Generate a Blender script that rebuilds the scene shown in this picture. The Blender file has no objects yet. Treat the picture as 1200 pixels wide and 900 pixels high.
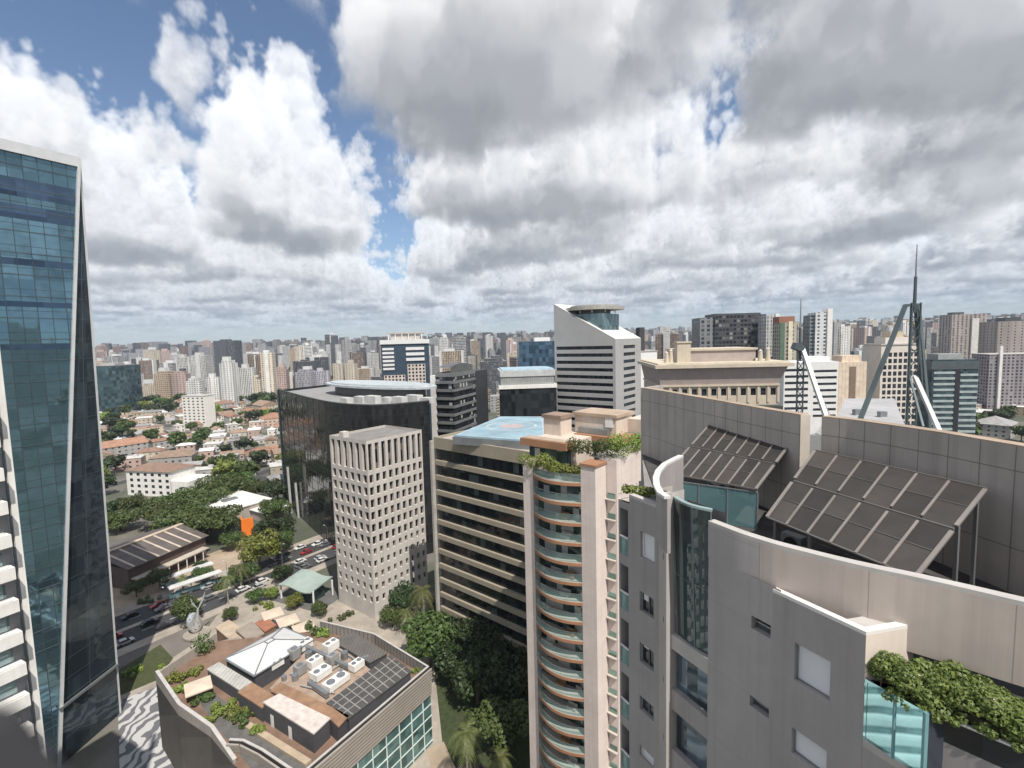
import bpy, bmesh, math, random
import numpy as np
from mathutils import Vector, Matrix

# ------------------------------------------------------------------ camera
S = bpy.context.scene
C = S.collection
EYE = 80.0                                   # metres above the street
F = 580.0
PITCH = math.atan(50 / 580.0)
ROLL = math.radians(1.5)
fw = Vector((0, math.cos(PITCH), -math.sin(PITCH)))
up0 = Vector((0, math.sin(PITCH), math.cos(PITCH)))
rt0 = Vector((1, 0, 0))
RT = rt0 * math.cos(ROLL) - up0 * math.sin(ROLL)
UP = up0 * math.cos(ROLL) + rt0 * math.sin(ROLL)
cam = bpy.data.cameras.new('camera')
cam_o = bpy.data.objects.new('camera', cam)
C.objects.link(cam_o)
m = Matrix.Identity(4)
for i in range(3):
    m[i][0], m[i][1], m[i][2] = RT[i], UP[i], -fw[i]
m[2][3] = EYE
cam_o.matrix_world = m
cam.sensor_width = 36
cam.lens = F / 1200 * 36
cam.clip_start = 0.05
cam.clip_end = 60000
cam.dof.use_dof = True
cam.dof.focus_distance = 120
cam.dof.aperture_fstop = 1.2
S.camera = cam_o

# ------------------------------------------------------------------ sun and sky
SUN_EL, SUN_TH = math.radians(57), math.radians(-62)      # bearing measured from +X
sun_dir = Vector((math.cos(SUN_EL) * math.cos(SUN_TH), math.cos(SUN_EL) * math.sin(SUN_TH), math.sin(SUN_EL)))
sl = bpy.data.lights.new('sun', 'SUN')
sl.energy = 5.0
sl.angle = math.radians(0.5)
sl.color = (1.0, 0.94, 0.85)
so = bpy.data.objects.new('sun', sl)
C.objects.link(so)
so.rotation_euler = sun_dir.to_track_quat('Z', 'Y').to_euler()
so.location = (0, 0, 300)

S.view_settings.view_transform = 'Standard'
S.view_settings.look = 'None'
S.view_settings.gamma = 1
S.view_settings.use_curve_mapping = False
S.view_settings.exposure = 0.08
S.cycles.use_denoising = True
S.cycles.max_bounces = 6
S.cycles.diffuse_bounces = 3
S.cycles.glossy_bounces = 3
S.cycles.transmission_bounces = 4
S.cycles.volume_bounces = 0
S.cycles.sample_clamp_indirect = 6

def cloud_map(W=2048,H=800,seed=7,sun=(0.27,-0.58,0.77)):
    """ray-marched cumulus layer: rgb + alpha over a warped azimuth/elevation map"""
    rng=np.random.default_rng(seed)
    def smooth(t): return t*t*(3-2*t)
    def tile2(n,res):          # tiling value noise on an n x n grid
        g=rng.random((res,res)).astype(np.float32)
        c=np.arange(n)*res/n; i=c.astype(int); f=smooth(c-i).astype(np.float32)
        a=g[i%res]; b=g[(i+1)%res]; r=a*(1-f)[:,None]+b*f[:,None]
        a=r[:,i%res]; b=r[:,(i+1)%res]; return a*(1-f)[None]+b*f[None]
    def tile3(n,res):
        g=rng.random((res,res,res)).astype(np.float32)
        c=np.arange(n)*res/n; i=c.astype(int); f=smooth(c-i).astype(np.float32)
        for ax in range(3):
            a=np.take(g,i%res,ax); b=np.take(g,(i+1)%res,ax)
            s=[1,1,1]; s[ax]=n; ff=f.reshape(s); g=a*(1-ff)+b*ff
        return g
    N2=1024; T2=8.5                      # height field: 26 km tile
    hf=np.zeros((N2,N2),np.float32); am=1.0; tot=0
    for k,res in enumerate((8,17,36,74,150)):
        hf+=am*tile2(N2,res); tot+=am; am*=0.60
    hf/=tot; hf=(hf-hf.mean())/hf.std()
    N3=128; T3=1.7                          # detail: 2.6 km tile
    dt=np.zeros((N3,)*3,np.float32); am=1.0; tot=0
    for res in (5,11,22,44):
        n=tile3(N3,res); dt+=am*(1-np.abs(2*n-1)); tot+=am; am*=0.62
    dt/=tot; dt=(dt-dt.mean())/dt.std()
    h0,hmax=1.05,2.8
    def hole(x,y):                          # a clearing in the cloud field, ahead and to one side
        return 1.9*np.exp(-(((x+1.45)/0.62)**2+((y-1.95)/0.6)**2))-0.8*np.exp(-(((x-1.3)/0.6)**2+((y-1.9)/0.6)**2))
    def dens(x,y,z):
        ix=(x*(N2/T2)).astype(np.int32)%N2; iy=(y*(N2/T2)).astype(np.int32)%N2
        h=hf[ix,iy]-hole(x,y)
        top=h0-0.10+0.62*np.maximum(h+0.42,-1)
        jx=(x*(N3/T3)).astype(np.int32)%N3; jy=(y*(N3/T3)).astype(np.int32)%N3; jz=(z*(N3/T3)).astype(np.int32)%N3
        d=dt[jx,jy,jz]
        v=(top-z)-0.20*d
        b=np.clip((z-h0+0.03*d)/0.10,0,1)
        return np.clip(v/0.07,0,1)*b
    # map
    k=3.0
    u=(np.arange(W)+.5)/W*2-1; az=np.tan(u*math.atan(k))/k*math.pi
    v=(np.arange(H)+.5)/H; el=np.maximum((v**1.35)*math.pi/2,0.004)
    AZ,EL=np.meshgrid(az,el); dx=(np.sin(AZ)*np.cos(EL)).ravel().astype(np.float32)
    dy=(np.cos(AZ)*np.cos(EL)).ravel().astype(np.float32); dz=np.sin(EL).ravel().astype(np.float32)
    # curved earth keeps horizon distances finite
    Re=3200.0
    e=0
    def dist(h): return -Re*dz+np.sqrt((Re*dz)**2+2*Re*h+h*h)
    t0=dist(h0-0.05); t1=dist(hmax); 
    n=len(dx); col=np.zeros((n,3),np.float32); T=np.ones(n,np.float32)
    S=84; sun=np.array(sun)/np.linalg.norm(sun)
    jit=rng.random(n).astype(np.float32)
    sl=np.array((0.06,0.15,0.3,0.6,1.1)); sw=np.diff(np.concatenate(([0],sl)))
    csun=np.array((1.0,0.975,0.94)); 
    cosang=dx*sun[0]+dy*sun[1]+dz*sun[2]
    far=np.zeros(n,np.float32)
    for s in range(S):
        act=np.nonzero(T>0.02)[0]
        if not len(act): break
        t=t0[act]+(t1[act]-t0[act])*(s+jit[act])/S; ds=(t1[act]-t0[act])/S
        x=dx[act]*t; y=dy[act]*t; z=dz[act]*t+ (t*t*(1-dz[act]**2))/(2*Re)
        d=dens(x,y,z); m=d>0.003
        if not m.any(): continue
        a=act[m]; x=x[m];y=y[m];z=z[m];d=d[m];ds=ds[m]; tt=t[m]
        tau=np.zeros(len(a),np.float32)
        for q in range(len(sl)):
            tau+=dens(x+sun[0]*sl[q],y+sun[1]*sl[q],z+sun[2]*sl[q])*sw[q]
        hh=np.clip((z-h0)/0.9,0,1)
        lit=0.68*np.exp(-4.0*tau)+0.32*np.exp(-0.8*tau)
        amb=0.265+0.29*hh
        ext=8*d
        al=1-np.exp(-ext*ds)
        al=np.minimum(al,1)
        w=T[a]*al
        c=lit[:,None]*csun*0.78+amb[:,None]*np.array((0.84,0.89,1.0))*0.78
        col[a]+=w[:,None]*c
        T[a]*=1-al
        far[a]+=w*tt
    A=1-T
    # air between: distant cloud fades to a pale blue-grey
    f=np.exp(-(far/np.maximum(A,1e-3))/34.0)[:,None]
    hz=np.array((0.36,0.48,0.64))
    col=np.where(A[:,None]>1e-3,col*f+hz*A[:,None]*(1-f),col)
    out=np.concatenate([col/np.maximum(A[:,None],1e-3),A[:,None]],1).reshape(H,W,4).astype(np.float32)
    # thin the layer out where it meets the horizon
    fade=np.clip((el-0.006)/0.05,0,1)[:,None]; out[...,3]*=0.25+0.75*fade
    # light blur against jitter grain
    o=out.copy(); p=out.copy(); p[...,:3]*=p[...,3:]
    q=p.copy(); q[1:-1,1:-1]=(4*p[1:-1,1:-1]+2*(p[:-2,1:-1]+p[2:,1:-1]+p[1:-1,:-2]+p[1:-1,2:])+p[:-2,:-2]+p[2:,2:]+p[:-2,2:]+p[2:,:-2])/16
    q[...,:3]/=np.maximum(q[...,3:],1e-3)
    return np.clip(q,0,4)


W = bpy.data.worlds.new('World')
S.world = W
W.use_nodes = True
nt = W.node_tree
nt.nodes.clear()
def N(tree, kind, **kw):
    n = tree.nodes.new(kind)
    for k, v in kw.items():
        setattr(n, k, v)
    return n
def build_world():
    lk = nt.links.new
    out = N(nt, 'ShaderNodeOutputWorld')
    bg = N(nt, 'ShaderNodeBackground')
    sky = N(nt, 'ShaderNodeTexSky', sky_type='NISHITA', sun_disc=False)
    sky.sun_elevation = SUN_EL
    sky.sun_rotation = math.radians(90) - SUN_TH
    sky.altitude = 760
    sky.air_density = 1.0
    sky.dust_density = 1.2
    sky.ozone_density = 1.6
    cm = cloud_map(seed=406, sun=tuple(sun_dir))
    h, w = cm.shape[:2]
    img = bpy.data.images.new('cloud_field', w, h, alpha=True, float_buffer=True)
    img.alpha_mode = 'CHANNEL_PACKED'
    img.colorspace_settings.name = 'Non-Color'
    img.pixels.foreach_set(cm.ravel())
    img.update()
    img.pack()
    tc = N(nt, 'ShaderNodeTexCoord')
    sp = N(nt, 'ShaderNodeSeparateXYZ')
    lk(tc.outputs['Generated'], sp.inputs[0])
    def ma(op, a, b=None, clamp=False):
        n = N(nt, 'ShaderNodeMath', operation=op, use_clamp=clamp)
        for i, x in enumerate((a, b)):
            if x is None: continue
            if isinstance(x, (int, float)): n.inputs[i].default_value = x
            else: lk(x, n.inputs[i])
        return n.outputs[0]
    az = ma('ARCTAN2', sp.outputs['X'], sp.outputs['Y'])
    az = ma('ADD', az, CLOUD_TURN)
    az = ma('WRAP', az, math.pi)
    nt.nodes[-1].inputs[2].default_value = -math.pi
    u = ma('ARCTANGENT', ma('MULTIPLY', az, 3 / math.pi))
    u = ma('ADD', ma('MULTIPLY', u, 0.5 / math.atan(3)), 0.5)
    el = ma('ARCSINE', ma('MINIMUM', ma('MAXIMUM', sp.outputs['Z'], 0.0), 1.0))
    v = ma('POWER', ma('MULTIPLY', el, 2 / math.pi), 1 / 1.35)
    cb = N(nt, 'ShaderNodeCombineXYZ')
    lk(u, cb.inputs[0]); lk(v, cb.inputs[1])
    im = N(nt, 'ShaderNodeTexImage', image=img, extension='EXTEND', interpolation='Linear')
    lk(cb.outputs[0], im.inputs['Vector'])
    SKY = 0.125
    dv = N(nt, 'ShaderNodeVectorMath', operation='SCALE')
    dv.inputs['Scale'].default_value = CLOUD_GAIN / SKY
    lk(im.outputs['Color'], dv.inputs[0])
    mx = N(nt, 'ShaderNodeMix', data_type='RGBA')
    lk(im.outputs['Alpha'], mx.inputs['Factor'])
    lk(sky.outputs[0], mx.inputs['A']); lk(dv.outputs[0], mx.inputs['B'])
    lk(mx.outputs['Result'], bg.inputs['Color'])
    bg.inputs['Strength'].default_value = SKY
    lk(bg.outputs[0], out.inputs['Surface'])
CLOUD_TURN = 0.0
CLOUD_GAIN = 1.04
build_world()
W.cycles.sampling_method = 'MANUAL'
W.cycles.sample_map_resolution = 512

# ------------------------------------------------------------------ pixels -> places
def ray(px, py):
    return RT * ((px - 600) / F) - UP * ((py - 450) / F) + fw
def G(px, py, z):                            # where the sight line meets height z (relative to the eye)
    d = ray(px, py)
    t = z / d.z
    return Vector((d.x * t, d.y * t, EYE + z))
def D(px, py, y):                            # ... meets the distance y
    d = ray(px, py)
    t = y / d.y
    return Vector((d.x * t, y, EYE + d.z * t))
def H(px, py, p0, e):                        # ... meets the upright plane through p0 along e
    d = ray(px, py)
    nx, ny = -e[1], e[0]
    t = (p0[0] * nx + p0[1] * ny) / (d.x * nx + d.y * ny)
    return Vector((d.x * t, d.y * t, EYE + d.z * t))
def g(px, py):
    return G(px, py, -EYE)
def pix(p):
    q = Vector(p) - Vector((0, 0, EYE))
    w = q.dot(fw)
    return 600 + F * q.dot(RT) / w, 450 - F * q.dot(UP) / w
def V2(a): return Vector((a[0], a[1]))
def terrain(x, y):
    r = math.hypot(x, y)
    s = min(max((r - 960) / 2400, 0), 1)
    s = s * s * (3 - 2 * s)
    side = 0.5 + 0.5 * math.tanh(x / 900)
    return s * (40 + 84 * side) + s * 6 * math.sin(x * 0.004) * math.cos(y * 0.003)

# ------------------------------------------------------------------ materials
MATS = {}
def base(name):
    mt = bpy.data.materials.new(name)
    mt.use_nodes = True
    t = mt.node_tree
    return mt, t, t.nodes['Principled BSDF']
def L(t, a, b): t.links.new(a, b)
def MA(t, op, a, b=None, c=None):
    n = N(t, 'ShaderNodeMath', operation=op)
    for i, x in enumerate((a, b, c)):
        if x is None: continue
        if isinstance(x, (int, float)): n.inputs[i].default_value = x
        else: L(t, x, n.inputs[i])
    return n.outputs[0]
def mixc(t, fac, a, b, kind='MIX'):
    n = N(t, 'ShaderNodeMix', data_type='RGBA', blend_type=kind)
    for s, x in (('Factor', fac), ('A', a), ('B', b)):
        if isinstance(x, (int, float)): n.inputs[s].default_value = x
        elif isinstance(x, tuple): n.inputs[s].default_value = (*x, 1)
        else: L(t, x, n.inputs[s])
    return n.outputs['Result']
def noise(t, vec, scale, detail=4, rough=0.55, stretch=None):
    if stretch:
        mp = N(t, 'ShaderNodeMapping')
        mp.inputs['Scale'].default_value = stretch
        L(t, vec, mp.inputs[0]); vec = mp.outputs[0]
    n = N(t, 'ShaderNodeTexNoise')
    n.inputs['Scale'].default_value = scale
    n.inputs['Detail'].default_value = detail
    n.inputs['Roughness'].default_value = rough
    L(t, vec, n.inputs['Vector'])
    return n.outputs['Fac']
def ramp(t, fac, a, b, lo=0.0, hi=1.0):
    n = N(t, 'ShaderNodeMapRange')
    n.inputs['From Min'].default_value = a; n.inputs['From Max'].default_value = b
    n.inputs['To Min'].default_value = lo; n.inputs['To Max'].default_value = hi
    L(t, fac, n.inputs['Value'])
    return n.outputs[0]
def M(name, col, rough=0.8, metal=0.0, var=0.22, scale=0.35, streak=0.0, seams=None, seam_w=0.03, seam_dark=0.45, bump=0.0, rand=0.0, stripes=None):
    """wall, metal or ground paint with weathering; seams=(u, v) joint spacing in metres"""
    if name in MATS: return MATS[name]
    mt, t, b = base(name)
    tc = N(t, 'ShaderNodeTexCoord')
    P = N(t, 'ShaderNodeNewGeometry').outputs['Position']
    n1 = noise(t, P, scale, 6, 0.62)
    c = mixc(t, ramp(t, n1, 0.3, 0.7), tuple(x * (1 - var) for x in col), tuple(min(x * (1 + var * 0.6), 0.9) for x in col))
    n3 = noise(t, P, scale * 9, 3, 0.6)
    c = mixc(t, ramp(t, n3, 0.35, 0.75, 0, 0.5 * var), c, tuple(x * 0.5 for x in col))
    if streak:
        n2 = noise(t, P, 1.0, 5, 0.6, (2.2, 2.2, 0.07))
        c = mixc(t, ramp(t, n2, 0.46, 0.68, 0, streak), c, tuple(x * 0.45 for x in col))
    if seams or stripes:
        uv = N(t, 'ShaderNodeUVMap')
        sx = N(t, 'ShaderNodeSeparateXYZ'); L(t, uv.outputs[0], sx.inputs[0])
    if seams:
        for k, s in enumerate(seams):
            if not s: continue
            fr = MA(t, 'FRACT', MA(t, 'DIVIDE', sx.outputs[k], s))
            ln = MA(t, 'LESS_THAN', fr, seam_w / s)
            c = mixc(t, MA(t, 'MULTIPLY', ln, 1 - seam_dark), c, tuple(x * 0.25 for x in col))
    if stripes:
        k, s, wd, c2 = stripes
        ln = MA(t, 'LESS_THAN', MA(t, 'FRACT', MA(t, 'DIVIDE', sx.outputs[k], s)), wd)
        c = mixc(t, ln, c, c2)
    if rand:
        oi = N(t, 'ShaderNodeObjectInfo')
        hs = N(t, 'ShaderNodeHueSaturation')
        L(t, ramp(t, oi.outputs['Random'], 0, 1, 1 - rand, 1 + rand), hs.inputs['Value'])
        L(t, c, hs.inputs['Color']); c = hs.outputs[0]
    L(t, c, b.inputs['Base Color'])
    b.inputs['Roughness'].default_value = rough
    b.inputs['Metallic'].default_value = metal
    if bump:
        bp = N(t, 'ShaderNodeBump')
        bp.inputs['Strength'].default_value = bump
        bp.inputs['Distance'].default_value = 0.05
        L(t, n3, bp.inputs['Height']); L(t, bp.outputs[0], b.inputs['Normal'])
    MATS[name] = mt
    return mt
def MG(name, col, metal=0.0, rough=0.04, cell=(1.5, 1.3), tilt=0.02, vary=0.5, ior=1.5, warp=0.012, blind=0.0, blindc=(0.5, 0.5, 0.45)):
    """reflective glazing: every pane leans a little its own way and has its own tint"""
    if name in MATS: return MATS[name]
    mt, t, b = base(name)
    uv = N(t, 'ShaderNodeUVMap')
    vm = N(t, 'ShaderNodeVectorMath', operation='DIVIDE')
    vm.inputs[1].default_value = (cell[0], cell[1], 1)
    L(t, uv.outputs[0], vm.inputs[0])
    fl = N(t, 'ShaderNodeVectorMath', operation='FLOOR'); L(t, vm.outputs[0], fl.inputs[0])
    wn = N(t, 'ShaderNodeTexWhiteNoise'); wn.noise_dimensions = '3D'
    oi = N(t, 'ShaderNodeObjectInfo')
    ad = N(t, 'ShaderNodeVectorMath', operation='ADD')
    cb = N(t, 'ShaderNodeCombineXYZ')
    L(t, MA(t, 'MULTIPLY', oi.outputs['Random'], 91.0), cb.inputs[2])
    L(t, fl.outputs[0], ad.inputs[0]); L(t, cb.outputs[0], ad.inputs[1])
    L(t, ad.outputs[0], wn.inputs['Vector'])
    c = mixc(t, wn.outputs['Value'], tuple(x * (1 - vary) for x in col), tuple(min(x * (1 + vary), 1) for x in col))
    if blind:
        k = MA(t, 'GREATER_THAN', wn.outputs['Value'], 1 - blind)
        c = mixc(t, k, c, blindc)
        L(t, ramp(t, k, 0, 1, metal, 0), b.inputs['Metallic'])
    else:
        b.inputs['Metallic'].default_value = metal
    L(t, c, b.inputs['Base Color'])
    b.inputs['Roughness'].default_value = rough
    b.inputs['IOR'].default_value = ior
    ge = N(t, 'ShaderNodeNewGeometry')
    sb = N(t, 'ShaderNodeVectorMath', operation='SUBTRACT'); sb.inputs[1].default_value = (0.5, 0.5, 0.5)
    L(t, wn.outputs['Color'], sb.inputs[0])
    sc = N(t, 'ShaderNodeVectorMath', operation='SCALE'); sc.inputs['Scale'].default_value = tilt * 2
    L(t, sb.outputs[0], sc.inputs[0])
    nz = N(t, 'ShaderNodeTexNoise'); nz.inputs['Scale'].default_value = 0.5; nz.inputs['Detail'].default_value = 1
    L(t, ge.outputs['Position'], nz.inputs['Vector'])
    s2 = N(t, 'ShaderNodeVectorMath', operation='SUBTRACT'); s2.inputs[1].default_value = (0.5, 0.5, 0.5)
    L(t, nz.outputs['Color'], s2.inputs[0])
    s3 = N(t, 'ShaderNodeVectorMath', operation='SCALE'); s3.inputs['Scale'].default_value = warp * 3
    L(t, s2.outputs[0], s3.inputs[0])
    a1 = N(t, 'ShaderNodeVectorMath', operation='ADD'); L(t, sc.outputs[0], a1.inputs[0]); L(t, s3.outputs[0], a1.inputs[1])
    a2 = N(t, 'ShaderNodeVectorMath', operation='ADD'); L(t, ge.outputs['Normal'], a2.inputs[0]); L(t, a1.outputs[0], a2.inputs[1])
    nm = N(t, 'ShaderNodeVectorMath', operation='NORMALIZE'); L(t, a2.outputs[0], nm.inputs[0])
    L(t, nm.outputs[0], b.inputs['Normal'])
    MATS[name] = mt
    return mt
def MF(name, wall, su=3.2, sv=3.0, wu=0.5, wv=0.5, glass=(0.03, 0.04, 0.05), band=False):
    """distant facade: rows of windows in the wall, darker glossy panes"""
    if name in MATS: return MATS[name]
    mt, t, b = base(name)
    uv = N(t, 'ShaderNodeUVMap')
    sx = N(t, 'ShaderNodeSeparateXYZ'); L(t, uv.outputs[0], sx.inputs[0])
    ge = N(t, 'ShaderNodeNewGeometry')
    nz = N(t, 'ShaderNodeSeparateXYZ'); L(t, ge.outputs['Normal'], nz.inputs[0])
    oi = N(t, 'ShaderNodeObjectInfo')
    fu = MA(t, 'FRACT', MA(t, 'DIVIDE', sx.outputs[0], su))
    fv = MA(t, 'FRACT', MA(t, 'DIVIDE', sx.outputs[1], sv))
    iu = MA(t, 'LESS_THAN', MA(t, 'ABSOLUTE', MA(t, 'SUBTRACT', fu, 0.5)), wu / 2)
    iv = MA(t, 'LESS_THAN', MA(t, 'ABSOLUTE', MA(t, 'SUBTRACT', fv, 0.5)), wv / 2)
    k = iv if band else MA(t, 'MULTIPLY', iu, iv)
    k = MA(t, 'MULTIPLY', k, MA(t, 'LESS_THAN', MA(t, 'ABSOLUTE', nz.outputs[2]), 0.5))
    cell = N(t, 'ShaderNodeCombineXYZ')
    L(t, MA(t, 'FLOOR', MA(t, 'DIVIDE', sx.outputs[0], su)), cell.inputs[0])
    L(t, MA(t, 'FLOOR', MA(t, 'DIVIDE', sx.outputs[1], sv)), cell.inputs[1])
    L(t, MA(t, 'MULTIPLY', oi.outputs['Random'], 77), cell.inputs[2])
    wn = N(t, 'ShaderNodeTexWhiteNoise'); L(t, cell.outputs[0], wn.inputs['Vector'])
    gc = mixc(t, MA(t, 'POWER', wn.outputs['Value'], 4.0), glass, (0.30, 0.29, 0.27))
    n1 = noise(t, ge.outputs['Position'], 0.12, 5, 0.6, (1, 1, 0.25))
    wc = mixc(t, ramp(t, n1, 0.3, 0.7), tuple(x * 0.78 for x in wall), tuple(min(x * 1.1, .85) for x in wall))
    # some bays carry a second paint
    bay = N(t, 'ShaderNodeTexWhiteNoise'); bay.noise_dimensions = '2D'
    cb = N(t, 'ShaderNodeCombineXYZ')
    L(t, MA(t, 'FLOOR', MA(t, 'DIVIDE', sx.outputs[0], su * 2)), cb.inputs[0]); L(t, MA(t, 'MULTIPLY', oi.outputs['Random'], 31), cb.inputs[1])
    L(t, cb.outputs[0], bay.inputs['Vector'])
    wc = mixc(t, ramp(t, bay.outputs['Value'], 0.6, 0.75, 0, 0.45), wc, tuple(x * 0.62 for x in wall))
    hs = N(t, 'ShaderNodeHueSaturation')
    L(t, ramp(t, oi.outputs['Random'], 0, 1, 0.8, 1.12), hs.inputs['Value']); L(t, wc, hs.inputs['Color'])
    c = mixc(t, k, hs.outputs[0], gc)
    L(t, c, b.inputs['Base Color'])
    L(t, ramp(t, k, 0, 1, 0.85, 0.15), b.inputs['Roughness'])
    MATS[name] = mt
    return mt
def MLEAF(name, a, bcol, rand=0.25):
    if name in MATS: return MATS[name]
    mt, t, b = base(name)
    oi = N(t, 'ShaderNodeObjectInfo'); ge = N(t, 'ShaderNodeNewGeometry')
    n1 = noise(t, ge.outputs['Position'], 1.3, 3)
    c = mixc(t, MA(t, 'MULTIPLY', MA(t, 'ADD', ge.outputs['Random Per Island'], n1), 0.5), a, bcol)
    hs = N(t, 'ShaderNodeHueSaturation')
    L(t, ramp(t, oi.outputs['Random'], 0, 1, 1 - rand, 1 + rand), hs.inputs['Value'])
    L(t, ramp(t, oi.outputs['Random'], 0, 1, 0.47, 0.52), hs.inputs['Hue'])
    L(t, c, hs.inputs['Color'])
    L(t, hs.outputs[0], b.inputs['Base Color'])
    b.inputs['Roughness'].default_value = 0.55
    tr = N(t, 'ShaderNodeBsdfTranslucent'); L(t, hs.outputs[0], tr.inputs['Color'])
    mx = N(t, 'ShaderNodeMixShader'); mx.inputs[0].default_value = 0.28
    out = t.nodes['Material Output']
    L(t, b.outputs[0], mx.inputs[1]); L(t, tr.outputs[0], mx.inputs[2]); L(t, mx.outputs[0], out.inputs['Surface'])
    MATS[name] = mt
    return mt
def MCLEAR(name, col, tint=0.55):
    """see-through railing glass: part mirror, part tinted view"""
    if name in MATS: return MATS[name]
    mt, t, b = base(name)
    b.inputs['Base Color'].default_value = (*col, 1); b.inputs['Roughness'].default_value = 0.03
    b.inputs['Metallic'].default_value = 0.25
    tp = N(t, 'ShaderNodeBsdfTransparent'); tp.inputs[0].default_value = (0.75, 0.9, 0.9, 1)
    mx = N(t, 'ShaderNodeMixShader'); mx.inputs[0].default_value = tint
    out = t.nodes['Material Output']
    L(t, tp.outputs[0], mx.inputs[1]); L(t, b.outputs[0], mx.inputs[2]); L(t, mx.outputs[0], out.inputs['Surface'])
    MATS[name] = mt
    return mt

# ------------------------------------------------------------------ mesh building
OFF = {}
class MB:
    def __init__(s):
        s.v = []; s.f = []; s.m = []; s.uv = []
    def poly(s, pts, m=0, uv=None):
        k = len(s.v)
        pts = [Vector(p) for p in pts]
        s.v += pts
        s.f.append(tuple(range(k, k + len(pts)))); s.m.append(m)
        if uv is None:
            n = Vector((0, 0, 0))
            for i in range(len(pts)):
                a, b = pts[i], pts[(i + 1) % len(pts)]
                n += Vector(((a.y - b.y) * (a.z + b.z), (a.z - b.z) * (a.x + b.x), (a.x - b.x) * (a.y + b.y)))
            if n.length < 1e-9: n = Vector((0, 0, 1))
            n.normalize()
            if abs(n.z) < 0.75:
                tx, ty = -n.y, n.x; ln = math.hypot(tx, ty)
                us = [(p.x * tx + p.y * ty) / ln for p in pts]; u0 = min(us)
                uv = [(u - u0, p.z) for u, p in zip(us, pts)]
            else:
                uv = [(p.x, p.y) for p in pts]
        s.uv.append(uv)
        return s
    def prism(s, pts, z0, z1, m=0, mt=None, bottom=True):
        n = len(pts); u = 0.0
        a = sum(pts[i][0] * pts[(i + 1) % n][1] - pts[(i + 1) % n][0] * pts[i][1] for i in range(n))
        if a < 0: pts = list(reversed(pts))
        for i in range(n):
            p, q = pts[i], pts[(i + 1) % n]
            d = math.hypot(q[0] - p[0], q[1] - p[1])
            s.poly([(p[0], p[1], z0), (q[0], q[1], z0), (q[0], q[1], z1), (p[0], p[1], z1)], m,
                   [(u, z0), (u + d, z0), (u + d, z1), (u, z1)] if n > 6 else [(0, z0), (d, z0), (d, z1), (0, z1)])
            u += d
        s.poly([(p[0], p[1], z1) for p in pts], m if mt is None else mt)
        if bottom: s.poly([(p[0], p[1], z0) for p in reversed(pts)], m)
        return s
    def obox(s, o, e, w, d, z0, z1, m=0, mt=None):
        """box from corner o along e (w) and left of e (d)"""
        e = V2(e).normalized(); f = Vector((-e.y, e.x)); o = V2(o)
        return s.prism([o, o + e * w, o + e * w + f * d, o + f * d], z0, z1, m, mt)
    def cbox(s, c, e, w, d, z0, z1, m=0, mt=None):
        e = V2(e).normalized(); f = Vector((-e.y, e.x))
        return s.obox(V2(c) - e * w / 2 - f * d / 2, e, w, d, z0, z1, m, mt)
    def ribbon(s, path, th, z0, z1, m=0, mt=None, closed=False):
        """upright wall along a path, thickness th to its left"""
        P = [V2(p) for p in path]; n = len(P); Q = []
        for i in range(n):
            a = P[(i - 1) % n] if (closed or i) else None
            b = P[(i + 1) % n] if (closed or i < n - 1) else None
            d1 = (P[i] - a).normalized() if a is not None else None
            d2 = (b - P[i]).normalized() if b is not None else None
            n1 = Vector((-d1.y, d1.x)) if d1 is not None else None
            n2 = Vector((-d2.y, d2.x)) if d2 is not None else None
            if n1 is None: nn = n2
            elif n2 is None: nn = n1
            else:
                nn = (n1 + n2).normalized(); nn = nn / max(nn.dot(n1), 0.4)
            Q.append(P[i] + nn * th)
        zs = z0 if isinstance(z0, (list, tuple)) else [z0] * n
        ze = z1 if isinstance(z1, (list, tuple)) else [z1] * n
        mt = m if mt is None else mt
        u = 0
        for i in range(n if closed else n - 1):
            j = (i + 1) % n
            d = (P[j] - P[i]).length
            uv = [(u, zs[i]), (u + d, zs[j]), (u + d, ze[j]), (u, ze[i])]
            s.poly([(*P[i], zs[i]), (*P[j], zs[j]), (*P[j], ze[j]), (*P[i], ze[i])], m, uv)
            s.poly([(*Q[j], zs[j]), (*Q[i], zs[i]), (*Q[i], ze[i]), (*Q[j], ze[j])], m, [uv[1], uv[0], uv[3], uv[2]])
            s.poly([(*P[i], ze[i]), (*P[j], ze[j]), (*Q[j], ze[j]), (*Q[i], ze[i])], mt)
            s.poly([(*P[j], zs[j]), (*P[i], zs[i]), (*Q[i], zs[i]), (*Q[j], zs[j])], m)
            u += d
        if not closed:
            for i in (0, n - 1):
                s.poly([(*P[i], zs[i]), (*Q[i], zs[i]), (*Q[i], ze[i]), (*P[i], ze[i])], m)
        return s
    def beam(s, a, b, w, h=None, m=0):
        a, b = Vector(a), Vector(b); h = h or w
        d = (b - a).normalized()
        x = d.cross(Vector((0, 0, 1)))
        if x.length < 1e-4: x = Vector((1, 0, 0))
        x.normalize(); y = x.cross(d).normalized()
        c = [x * (i * w / 2) + y * (j * h / 2) for i, j in ((-1, -1), (1, -1), (1, 1), (-1, 1))]
        for i in range(4):
            s.poly([a + c[i], a + c[(i + 1) % 4], b + c[(i + 1) % 4], b + c[i]], m)
        s.poly([a + q for q in reversed(c)], m); s.poly([b + q for q in c], m)
        return s
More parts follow.
